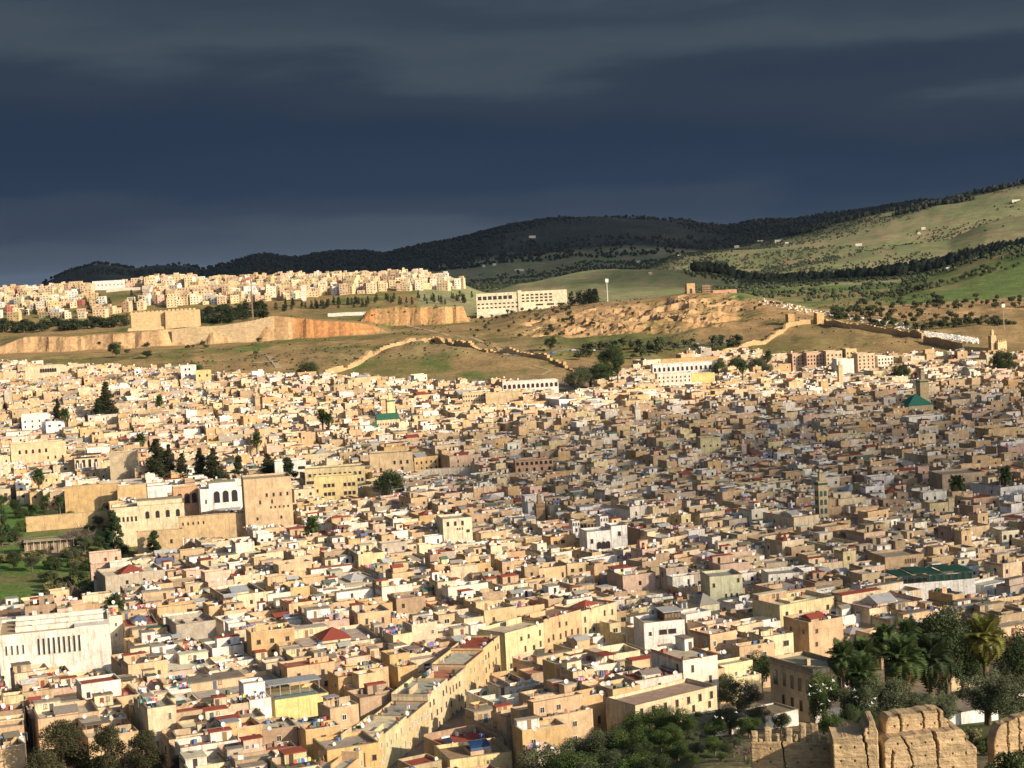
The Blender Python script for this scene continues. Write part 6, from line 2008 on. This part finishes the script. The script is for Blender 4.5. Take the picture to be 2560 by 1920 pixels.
belt('hilldark', 'dark green olive in the belt left of the fort', 'tree belt left of the fort', 80, 0, 280, (704, 694), (722, 706), 7, 11, 1.7, 1740, 1)
belt('hilldark', 'dark green olive in the belt right of the fort', 'tree belt right of the fort', 64, 428, 570, (676, 660), (704, 690), 7, 11, 1.7, 1740, 2)
belt('hillpine', 'dark tree along the road below the hilltop town', 'roadside trees below the hilltop town', 40, 560, 800, (664, 652), (676, 664), 8, 12, 1.2, 1740, 3)
belt('hillpine', 'dark tree on the terrace above the quarry cliff', 'trees above the quarry cliff', 30, 800, 1020, (648, 640), (660, 658), 8, 13, 1.1, 1880, 4)
belt('hill', 'olive on the bank below the hotel', 'olives below the hotel', 38, 1030, 1240, (666, 664), (690, 696), 3.5, 6, 1.3, 1740, 5)
belt('hillpine', 'dark pine right of the hotel', 'pines right of the hotel', 14, 1228, 1302, (655, 655), (662, 662), 12, 18, 1.5, 1900, 6)
belt('hill', 'small tree on the scrubby slope below the quarry', 'scrub trees in the central hollow', 34, 1010, 1320, (696, 690), (735, 735), 2.5, 5, 1.3, 1560, 7)
belt('hill', 'orchard tree on the green terrace right of the mound', 'orchard trees right of the mound', 44, 1240, 1600, (755, 738), (785, 760), 5, 9, 1.4, 1380, 8)
belt('hill', 'lone shrub on the rocky tower hill', 'shrubs on the tower hill', 18, 1320, 1720, (660, 655), (700, 690), 2, 4.5, 1.4, 1560, 9)
belt('hill', 'small tree on the grass below the ramparts', 'trees on the grass below the ramparts', 10, 200, 560, (745, 740), (772, 768), 3, 6, 1.4, 1480, 10)
belt('hillpine', 'dark tree beside the hilltop town houses', 'trees in the hilltop town', 26, 40, 420, (650, 630), (684, 655), 8, 13, 1.4, 1950, 11)
tree_px('dark', 'lone bushy tree on the grass below the ramparts', 251, 735, 772, 0.2, None, 1.2)
tree_px('dark', 'dark round shrub group below the lone tree', 318, 757, 774, 0.2, None, 1.8)
tree_px('dark', 'round dark tree beside the mound road', 1191, 724, 757, 0.2, None, 1.1)


# right slope: the 300 olives that show largest, then the masses
def px_sample(n, u0, u1, top, bot, rg, y0):
    out = []
    while len(out) < n:
        u = rg.uniform(u0, u1)
        a, b = np.interp(u, *top), np.interp(u, *bot)
        if b - a < 2:
            continue
        v = rg.uniform(a, b)
        p = ontop(u, v, 0, y0=y0)
        if fbm(p.x, p.y, 120, 2) + rg.uniform(-0.15, 0.15) < 0.46:
            continue
        out.append(p)
    return out


rg = random.Random(41)
P1 = px_sample(270, 1800, 2225, ([1800, 2000, 2212], [672, 612, 560]), ([1800, 1900, 2000, 2100, 2212], [690, 705, 716, 725, 735]), rg, 1500)
for p in P1:
    tree('hill', 'rounded olive tree on the right-hand green slope', p.x, p.y, p.z - 0.3, rg.uniform(4, 7), 1.35, 'olive trees on the right slope')


def mass(name, label, pts, h0, h1, lobes, c0, c1, seed, asp=1.0):
    """one mass of far trees: each a few rough overlapping lobes"""
    rs = np.random.RandomState(seed)
    t = (1 + 5 ** 0.5) / 2
    iv = np.array([(-1, t, 0), (1, t, 0), (-1, -t, 0), (1, -t, 0), (0, -1, t), (0, 1, t), (0, -1, -t), (0, 1, -t), (t, 0, -1), (t, 0, 1), (-t, 0, -1), (-t, 0, 1)]) / 1.9
    it = np.array([(0, 11, 5), (0, 5, 1), (0, 1, 7), (0, 7, 10), (0, 10, 11), (1, 5, 9), (5, 11, 4), (11, 10, 2), (10, 7, 6), (7, 1, 8), (3, 9, 4), (3, 4, 2), (3, 2, 6), (3, 6, 8), (3, 8, 9), (4, 9, 5), (2, 4, 11), (6, 2, 10), (8, 6, 7), (9, 8, 1)])
    A = np.array([(p.x, p.y, p.z) for p in pts])
    A = np.repeat(A, lobes, 0)
    n = len(A)
    H = rs.uniform(h0, h1, n)
    off = rs.normal(scale=0.25, size=(n, 3)) * H[:, None]; off[:, 2] = np.abs(off[:, 2]) * 0.4 + H * 0.35 * asp
    V = iv[None] * (H[:, None, None] * 0.42) * rs.uniform(0.65, 1.3, (n, 12, 1)) * np.array([1, 1, asp])
    V = V + (A + off)[:, None]
    Fq = (it[None] + 12 * np.arange(n)[:, None, None]).reshape(-1, 3)
    k = np.repeat(rs.rand(n), 20)[:, None] * 0.6 + rs.rand(n * 20, 1) * 0.4
    me = mesh_np(name, V.reshape(-1, 3), Fq, np.array(c0) * (1 - k) + np.array(c1) * k, LE)
    tag(link(name, me), label, 'trees', kind='stuff')


def fast_sample(n, t0, t1, ya, yb, thr, scale, seed, keep=None):
    rs = np.random.RandomState(seed)
    out = []
    while len(out) < n:
        m = n * 3
        y = rs.uniform(ya, yb, m); t = rs.uniform(t0, t1, m); x = t * y
        k = fbm(x + seed * 31, y, scale, 3) + rs.uniform(-0.08, 0.08, m) > thr
        if keep is not None:
            k &= keep(x, y)
        x, y = x[k], y[k]
        z = T(x, y)
        out += [Vector(q) for q in zip(x, y, z)]
    return out[:n]


OC0, OC1 = (0.035, 0.05, 0.028), (0.085, 0.10, 0.05)
mass('far_trees', 'olive groves covering the lit mountain side', fast_sample(5200, 0.03, 0.34, 3300, 5300, 0.46, 240, 1), 3.5, 6, 2, (0.06, 0.075, 0.045), (0.11, 0.125, 0.07), 1)
mass('far_trees', 'scattered olives on the right slope and knoll', fast_sample(1500, 0.10, 0.33, 1950, 2900, 0.50, 160, 2), 3.5, 6, 2, OC0, OC1, 2)
mass('far_trees', 'olive scrub on the hills behind the hilltop town', fast_sample(2400, -0.06, 0.12, 3300, 5600, 0.52, 380, 3), 5, 9, 2, OC0, OC1, 3)
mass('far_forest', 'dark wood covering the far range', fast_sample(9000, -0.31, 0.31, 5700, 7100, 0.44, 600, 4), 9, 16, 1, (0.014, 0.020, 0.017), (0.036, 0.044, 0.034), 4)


def crest(x, y):
    rt_, rz_, rd_, wf, wb, pw = RIDGES['forest_ridge']
    return np.abs(y - 3010 - 25 * np.sin(x / 60)) < 55 + 60 * sstep(0.16, 0.3, x / y)


mass('ridge_forest', 'dark line of pines along the middle ridge', fast_sample(1700, 0.105, 0.34, 2900, 3130, 0.30, 90, 5, crest), 9, 16, 1, (0.02, 0.03, 0.02), (0.05, 0.06, 0.036), 5, 1.5)
mass('ridge_forest', 'dark woods high on the right mountain', fast_sample(1600, 0.16, 0.34, 4900, 5350, 0.42, 260, 6), 10, 16, 1, (0.018, 0.024, 0.016), (0.045, 0.05, 0.032), 6, 1.4)
GSH = fast_sample(1500, -0.2, 0.24, 1390, 1990, 0.50, 60, 9, lambda x, y: ~((x / y < -0.06) & (y > 1700) & (y < 1780)))
mass('scrub', 'low scrub dotted over the mound and hollow', GSH, 1.0, 3.0, 1, (0.05, 0.055, 0.03), (0.13, 0.12, 0.06), 7, 0.7)

# ------------------------------------------------------------------ ruined rammed-earth walls in the near right corner
def rammed(name, w, th, zb, top, cracks, seed, col=(0.58, 0.42, 0.245), parent=None, loc=(0, 0, 0), rz=0.0, step=0.07):
    """a thick earth wall: front at -y, top follows the outline, cracks cut real channels into the face"""
    nx = max(8, int(w / step)); nz = max(6, int((max(t[1] for t in top) - zb) / 0.12))
    xs = np.linspace(-w / 2, w / 2, nx)
    tx = np.interp(xs, [t[0] for t in top], [t[1] for t in top]) + (fbm(xs, xs * 0 + seed * 7, 0.9, 4) - 0.5) * 0.4
    rows = []
    for j in range(nz + 1):
        k = j / nz
        z = zb + (tx - zb) * k
        dy = (fbm(xs + seed * 13, z, 1.1, 5) - 0.5) * 0.30 + (fbm(xs * 0.6, z * 3 + seed, 0.5, 3) - 0.5) * 0.12
        dy = dy + 0.10 * np.clip((z - tx + 0.15) / 0.15, 0, 1)
        lay = (z / 0.85) % 1.0
        dy = dy + 0.035 * np.exp(-((lay - 0.5) / 0.07) ** 2) * (fbm(xs + 3, z, 2.0, 2) > 0.42)
        pit = np.exp(-(((xs / 1.7 + seed * 0.3) % 1.0 - 0.5) / 0.055) ** 4) * np.exp(-(((z / 1.7) % 1.0 - 0.5) / 0.06) ** 4)
        dy = dy + 0.55 * pit * (fbm(np.floor(xs / 1.7) * 7.3, np.floor(z / 1.7) * 5.1, 1.0, 1) > 0.4)
        for c in cracks:
            cx = np.interp(z, [q[1] for q in c], [q[0] for q in c]) + (fbm(z * 2 + seed, z * 0 + c[0][0], 0.5, 2) - 0.5) * 0.3
            wd = np.interp(z, [q[1] for q in c], [q[2] for q in c])
            dy = dy + 0.9 * np.exp(-((xs - cx) / np.maximum(wd, 0.01)) ** 4) * (wd > 0.02)
        edge = np.clip((np.abs(xs) - (w / 2 - 0.2)) / 0.2, 0, 1)
        dy = dy + 0.10 * edge ** 2
        rows.append(np.stack([xs, -th / 2 + dy, z], -1))
    for q in (0.33, 0.66):
        rows.append(np.stack([xs, np.full(nx, -th / 2 + th * q) , tx + (fbm(xs, xs * 0 + q * 9 + seed, 0.7, 2) - 0.5) * 0.25], -1))
    for z in (1.0, 0.5, 0.0):
        rows.append(np.stack([xs, np.full(nx, th / 2) + (fbm(xs, xs * 0 + z * 5, 1.0, 2) - 0.5) * 0.2, zb + (tx - zb) * z], -1))
    V = np.array(rows)
    m = len(rows)
    i = np.arange(m - 1)[:, None] * nx + np.arange(nx - 1)[None]
    Fq = np.stack([i, i + 1, i + 1 + nx, i + nx], -1).reshape(-1, 4)
    ends = []
    for e in (0, nx - 1):
        idx = np.arange(m) * nx + e
        for a in range((m - 1) // 2):
            ends.append((idx[a], idx[a + 1], idx[m - 2 - a], idx[m - 1 - a]))
    Fq = np.concatenate([Fq, np.array(ends)])
    cc = np.tile(np.array(col), (len(Fq), 1))
    zc = V.reshape(-1, 3)[Fq].mean(1)
    k = np.clip((np.interp(zc[:, 0], xs, tx) - zc[:, 2]) / 1.2, 0, 1)[:, None]
    cc = cc * (0.80 + 0.2 * k)
    return link(name, mesh_np(name, V.reshape(-1, 3), Fq, cc, EA, smooth=False), parent, loc, rz)


def span(ua, ub, v, ya, yb):
    a, b = at(ua, v, ya), at(ub, v, yb)
    m = (a + b) / 2
    return m, math.hypot(b.x - a.x, b.y - a.y), math.atan2(b.y - a.y, b.x - a.x)


# crenellated wall
m, L, r = span(1622, 1812, 1603, 222.5, 220.0)
o = thing('crenellated_wall', (m.x, m.y, 0), r, 'weathered earth wall with broken square merlons at bottom right', 'wall')
zt = m.z
rammed('wall', L, 1.1, Tf(m.x, m.y) - 2, [(-L / 2, zt), (-L * 0.3, zt + 0.15), (0, zt + 0.1), (L * 0.2, zt + 0.05), (L * 0.36, zt - 0.1), (L / 2, zt - 0.1)], [[(-L * 0.13, zt - 8, 0.04), (-L * 0.12, zt - 2, 0.07), (-L * 0.15, zt + 1, 0.10)]], 1, parent=o, col=(0.56, 0.40, 0.22))
for i, (q, hh, ww) in enumerate([(-0.455, 1.05, 0.95), (-0.30, 1.35, 1.0), (-0.385, 0.35, 0.6), (-0.19, 0.75, 0.5), (-0.06, 1.35, 1.0), (0.02, 0.85, 0.55), (0.10, 1.85, 0.9), (0.23, 1.75, 1.0), (0.335, 0.75, 0.85), (0.17, 0.55, 0.6)]):
    hh = hh * 1.35
    ww = ww * 0.85
    rammed('merlon', ww, 0.8, zt - 0.5, [(-ww / 2, zt + hh), (ww / 2, zt + hh - 0.08)], [], 20 + i, parent=o, loc=(q * L, 0, 0), col=(0.54, 0.40, 0.24), step=0.09)
# tower blocks
m, L, r = span(1798, 1897, 1590, 214.5, 214.0)
o = thing('ruined_tower', (m.x, m.y, 0), r, 'large cracked rammed-earth tower ruin in bottom right foreground', 'ruin')
zt = m.z
zb = Tf(m.x, m.y) - 2
rammed('front_block', L, 5.0, zb, [(-L / 2, zt), (-L * 0.3, zt - 0.1), (L * 0.1, zt + 0.05), (L * 0.18, zt + 0.15), (L * 0.22, zt + 0.9), (L * 0.30, zt + 1.0), (L * 0.31, zt + 1.7), (L * 0.44, zt + 1.8), (L * 0.455, zt + 1.0), (L / 2, zt + 0.5)],
       [[(L * 0.27, zt - 8, 0.05), (L * 0.24, zt - 2.0, 0.08), (L * 0.22, zt - 1.2, 0.16), (L * 0.14, zt + 0.4, 0.10)]], 2, parent=o, loc=(0, 2.4, 0))
m2, L2, r2 = span(1900, 2100, 1586, 214.5, 215.5)
c = Vector((m2.x - m.x, m2.y - m.y))
lx = c.x * math.cos(-r) - c.y * math.sin(-r); ly = c.x * math.sin(-r) + c.y * math.cos(-r)
z2 = m2.z
rammed('main_block', L2, 5.5, zb, [(-L2 / 2, z2 - 0.6), (-L2 * 0.44, z2 - 0.1), (-L2 * 0.1, z2 + 0.1), (L2 * 0.2, z2 + 0.15), (L2 * 0.34, z2 + 0.25), (L2 * 0.38, z2 - 0.3), (L2 * 0.40, z2 - 1.6), (L2 * 0.46, z2 - 1.7), (L2 / 2, z2 - 2.2)],
       [[(-L2 * 0.18, z2 - 8, 0.02), (-L2 * 0.20, z2 - 3.2, 0.06), (-L2 * 0.24, z2 - 1.6, 0.11), (-L2 * 0.31, z2 + 0.3, 0.05)], [(L2 * 0.14, z2 - 8, 0.03), (L2 * 0.07, z2 - 4.0, 0.07), (L2 * 0.08, z2 - 1.8, 0.16), (L2 * 0.03, z2 + 0.5, 0.2)], [(-L2 * 0.42, z2 - 2.6, 0.12), (-L2 * 0.40, z2 - 2.0, 0.14), (-L2 * 0.41, z2 - 1.5, 0.0)]], 3, parent=o, loc=(lx, ly + 2.6, 0), rz=r2 - r)
m3, L3, r3 = span(1900, 2036, 1540, 217.0, 217.8)
c = Vector((m3.x - m.x, m3.y - m.y))
rammed('upper_block', L3, 3.0, z2 - 0.6, [(-L3 / 2, m3.z - 0.9), (-L3 * 0.46, m3.z - 0.3), (-L3 * 0.3, m3.z), (L3 * 0.3, m3.z + 0.3), (L3 * 0.42, m3.z + 0.25), (L3 * 0.44, m3.z - 0.7), (L3 / 2, m3.z - 1.1)],
       [[(-L3 * 0.27, z2 - 1, 0.14), (-L3 * 0.25, m3.z - 1, 0.12), (-L3 * 0.30, m3.z + 1, 0.14)], [(L3 * 0.12, z2 - 1, 0.12), (L3 * 0.10, m3.z - 0.6, 0.08), (L3 * 0.06, m3.z + 1, 0.12)], [(L3 * 0.36, z2 - 1, 0.10), (L3 * 0.34, m3.z + 1, 0.12)]], 4, parent=o, loc=(c.x, c.y + 1.5, 0), rz=r3 - r)
m4, L4, r4 = span(2138, 2270, 1546, 224, 226)
o = thing('ruined_wall', (m4.x, m4.y, 0), r4, 'leaning earth wall fragment at the right picture edge', 'ruin')
rammed('wall', L4, 1.8, Tf(m4.x, m4.y) - 2, [(-L4 / 2, m4.z - 2.6), (-L4 * 0.44, m4.z - 1.2), (-L4 * 0.38, m4.z - 0.6), (-L4 * 0.1, m4.z), (L4 * 0.15, m4.z + 0.3), (L4 * 0.25, m4.z - 0.9), (L4 / 2, m4.z - 0.6)],
       [[(-L4 * 0.26, m4.z - 6, 0.05), (-L4 * 0.28, m4.z - 2, 0.1), (-L4 * 0.24, m4.z + 1, 0.1)], [(-L4 * 0.1, m4.z - 6, 0.03), (-L4 * 0.08, m4.z - 2, 0.08), (-L4 * 0.1, m4.z + 1, 0.08)]], 6, parent=o, col=(0.56, 0.40, 0.23))

for i in range(14):
    a_ = random.Random(i)
    p = at(2090 + a_.uniform(0, 60), 1600 + a_.uniform(0, 50), 214 + a_.uniform(-3, 4))
    s_ = a_.uniform(0.3, 0.9)
    z_ = Tf(p.x, p.y)
    tag(link('rubble_block', prims_mesh('rubble_block', [pr(0, 0, -0.3, s_ * 1.3, s_, s_ + 0.2, (0.55, 0.40, 0.23), EA, a_.uniform(0, 3), 0.6, 0.7)]), None, (p.x, p.y, z_)), 'fallen earth block lying right of the ruined tower', 'rubble', 'fallen earth blocks by the ruined tower')

# ------------------------------------------------------------------ roads and tracks on the slopes
def strip(name, pts, wid, col, lift=0.25, y0=1300):
    W_ = [ontop(u, v, 0, y0=y0) for u, v in pts]
    P = []
    for a, b in zip(W_[:-1], W_[1:]):
        n = max(2, int((b - a).length / 6))
        P += [a + (b - a) * i / n for i in range(n)]
    P.append(W_[-1])
    V = []; Fq = []
    for i, p in enumerate(P):
        d = (P[min(i + 1, len(P) - 1)] - P[max(i - 1, 0)]); d.z = 0
        d.normalize()
        q = Vector((-d.y, d.x, 0)) * wid / 2
        for s_ in (-1, 1):
            w_ = p + q * s_
            V.append((w_.x, w_.y, Tf(w_.x, w_.y) + lift))
        if i:
            Fq.append((2 * i - 2, 2 * i - 1, 2 * i + 1, 2 * i))
    tag(link(name, poly_mesh(name, V, Fq, col, TE)), kind='structure')
    return P


RD = strip('road', [(1095, 770), (1180, 764), (1280, 758), (1400, 752), (1520, 745), (1600, 738)], 8, (0.22, 0.20, 0.19), 0.3)
strip('path', [(568, 763), (590, 780), (602, 796)], 5, (0.42, 0.33, 0.2))
strip('path', [(420, 792), (560, 784), (640, 776), (730, 768)], 4, (0.42, 0.33, 0.2))
strip('path', [(880, 700), (960, 722), (1040, 738), (1095, 768)], 5, (0.45, 0.33, 0.2))
strip('path', [(1150, 790), (1190, 800), (1170, 812), (1140, 822)], 3, (0.42, 0.32, 0.18))
car_r = random.Random(2)
CB = {}
for i, cn in enumerate([('white', (0.8, 0.8, 0.8)), ('blue', (0.05, 0.10, 0.35)), ('dark', (0.04, 0.04, 0.045)), ('red', (0.45, 0.04, 0.03)), ('silver', (0.5, 0.5, 0.5))]):
    CB[cn[0]] = (prims_mesh('body', [pr(0, 0, 0.35, 4.2, 1.7, 0.55, cn[1], GS, 0, 0.97, 0.94)]), prims_mesh('cabin', [pr(-0.15, 0, 0.9, 2.4, 1.5, 0.55, (0.05, 0.05, 0.06), GL, 0, 0.72, 0.85), pr(-0.15, 0, 1.45, 1.7, 1.26, 0.04, cn[1], GS)]))
WHEEL = mesh_np('wheel', *[np.asarray(k) for k in tube_geo([(0, -0.1, 0), (0, 0.1, 0)], [0.33, 0.33], 10)], (0.03, 0.03, 0.03), GS)
for i in range(9):
    p = RD[int(len(RD) * (0.10 + 0.085 * i))]; q = RD[int(len(RD) * (0.10 + 0.085 * i)) + 1]
    cn = ['white', 'blue', 'silver', 'white', 'dark', 'red', 'white', 'silver', 'blue'][i]
    o = thing('parked_car', (p.x, p.y - 2.5, Tf(p.x, p.y - 2.5) + 0.3), math.atan2(q.y - p.y, q.x - p.x), f"{cn} car on the slope road, {['leftmost', 'second from left', 'third from left', 'fourth from left', 'in the middle', 'fourth from right', 'third from right', 'second from right', 'rightmost'][i]}", 'car', 'cars on the slope road')
    link('body', CB[cn][0], o); link('cabin', CB[cn][1], o)
    for sx_ in (-1.3, 1.3):
        for sy_ in (-0.8, 0.8):
            link('wheel', WHEEL, o, (sx_, sy_, 0.33))

# ------------------------------------------------------------------ white egrets
def egret_mesh(flap, fold):
    V = [(0.36, 0, 0.02), (0.10, 0.075, 0.02), (0.10, 0, 0.09), (0.10, -0.075, 0.02), (0.10, 0, -0.06), (-0.18, 0.05, 0.0), (-0.18, 0, 0.05), (-0.18, -0.05, 0.0), (-0.18, 0, -0.04), (-0.42, 0.05, 0.0), (-0.42, -0.05, 0.0),
         (0.42, 0.03, 0.06), (0.42, -0.03, 0.06), (0.56, 0, 0.04),
         (0.02, 0.30, flap * 0.5), (-0.16, 0.28, flap * 0.45), (-0.04, 0.56 * fold, flap), (-0.18, 0.50 * fold, flap * 0.9),
         (0.02, -0.30, flap * 0.5), (-0.16, -0.28, flap * 0.45), (-0.04, -0.56 * fold, flap), (-0.18, -0.50 * fold, flap * 0.9)]
    Fc = [(0, 1, 2), (0, 2, 3), (0, 4, 1), (0, 3, 4), (1, 5, 6, 2), (2, 6, 7, 3), (4, 8, 5, 1), (3, 7, 8, 4), (5, 9, 6), (6, 10, 7), (6, 9, 10), (8, 10, 9), (5, 8, 9), (8, 7, 10), (0, 11, 12), (11, 13, 12), (0, 12, 13), (0, 13, 11),
          (1, 14, 15, 5), (14, 16, 17, 15), (3, 7, 19, 18), (18, 19, 21, 20)]
    return poly_mesh('egret', V, Fc, (0.85, 0.84, 0.80), GS)


EG = [egret_mesh(0.3, 1.0), egret_mesh(-0.12, 1.05), egret_mesh(0.42, 0.8)]
eb = random.Random(5)
for i, (u, v, y) in enumerate([(1752, 1483, 300), (1762, 1478, 298), (1765, 1490, 299), (1772, 1494, 301), (1757, 1497, 300), (1748, 1502, 298), (1780, 1480, 300), (1786, 1486, 299), (1795, 1490, 297), (1793, 1515, 298), (1776, 1520, 296), (1830, 1484, 300), (1845, 1492, 298), (1848, 1505, 297), (1800, 1472, 300),
                               (1885, 1520, 285), (1890, 1508, 286), (1880, 1525, 287), (1490, 1520, 330), (1505, 1527, 332), (1512, 1533, 330), (1520, 1528, 329), (1560, 1522, 334), (1548, 1550, 328), (1562, 1552, 327), (1590, 1538, 330), (1475, 1510, 333), (2140, 1400, 330)]):
    p = at(u, v, y)
    where = 'before the derelict palace' if u < 1870 and u > 1700 else ('over the bottom grove' if u < 1700 else ('over the dark trees behind the ruins' if u < 2000 else 'beside the golden-green palm'))
    o = link('egret', EG[i % 3], None, p, eb.uniform(0, 6.28), (0.85,) * 3)
    tag(o, f'small white egret flying {where}', 'bird', f'egrets {where}')
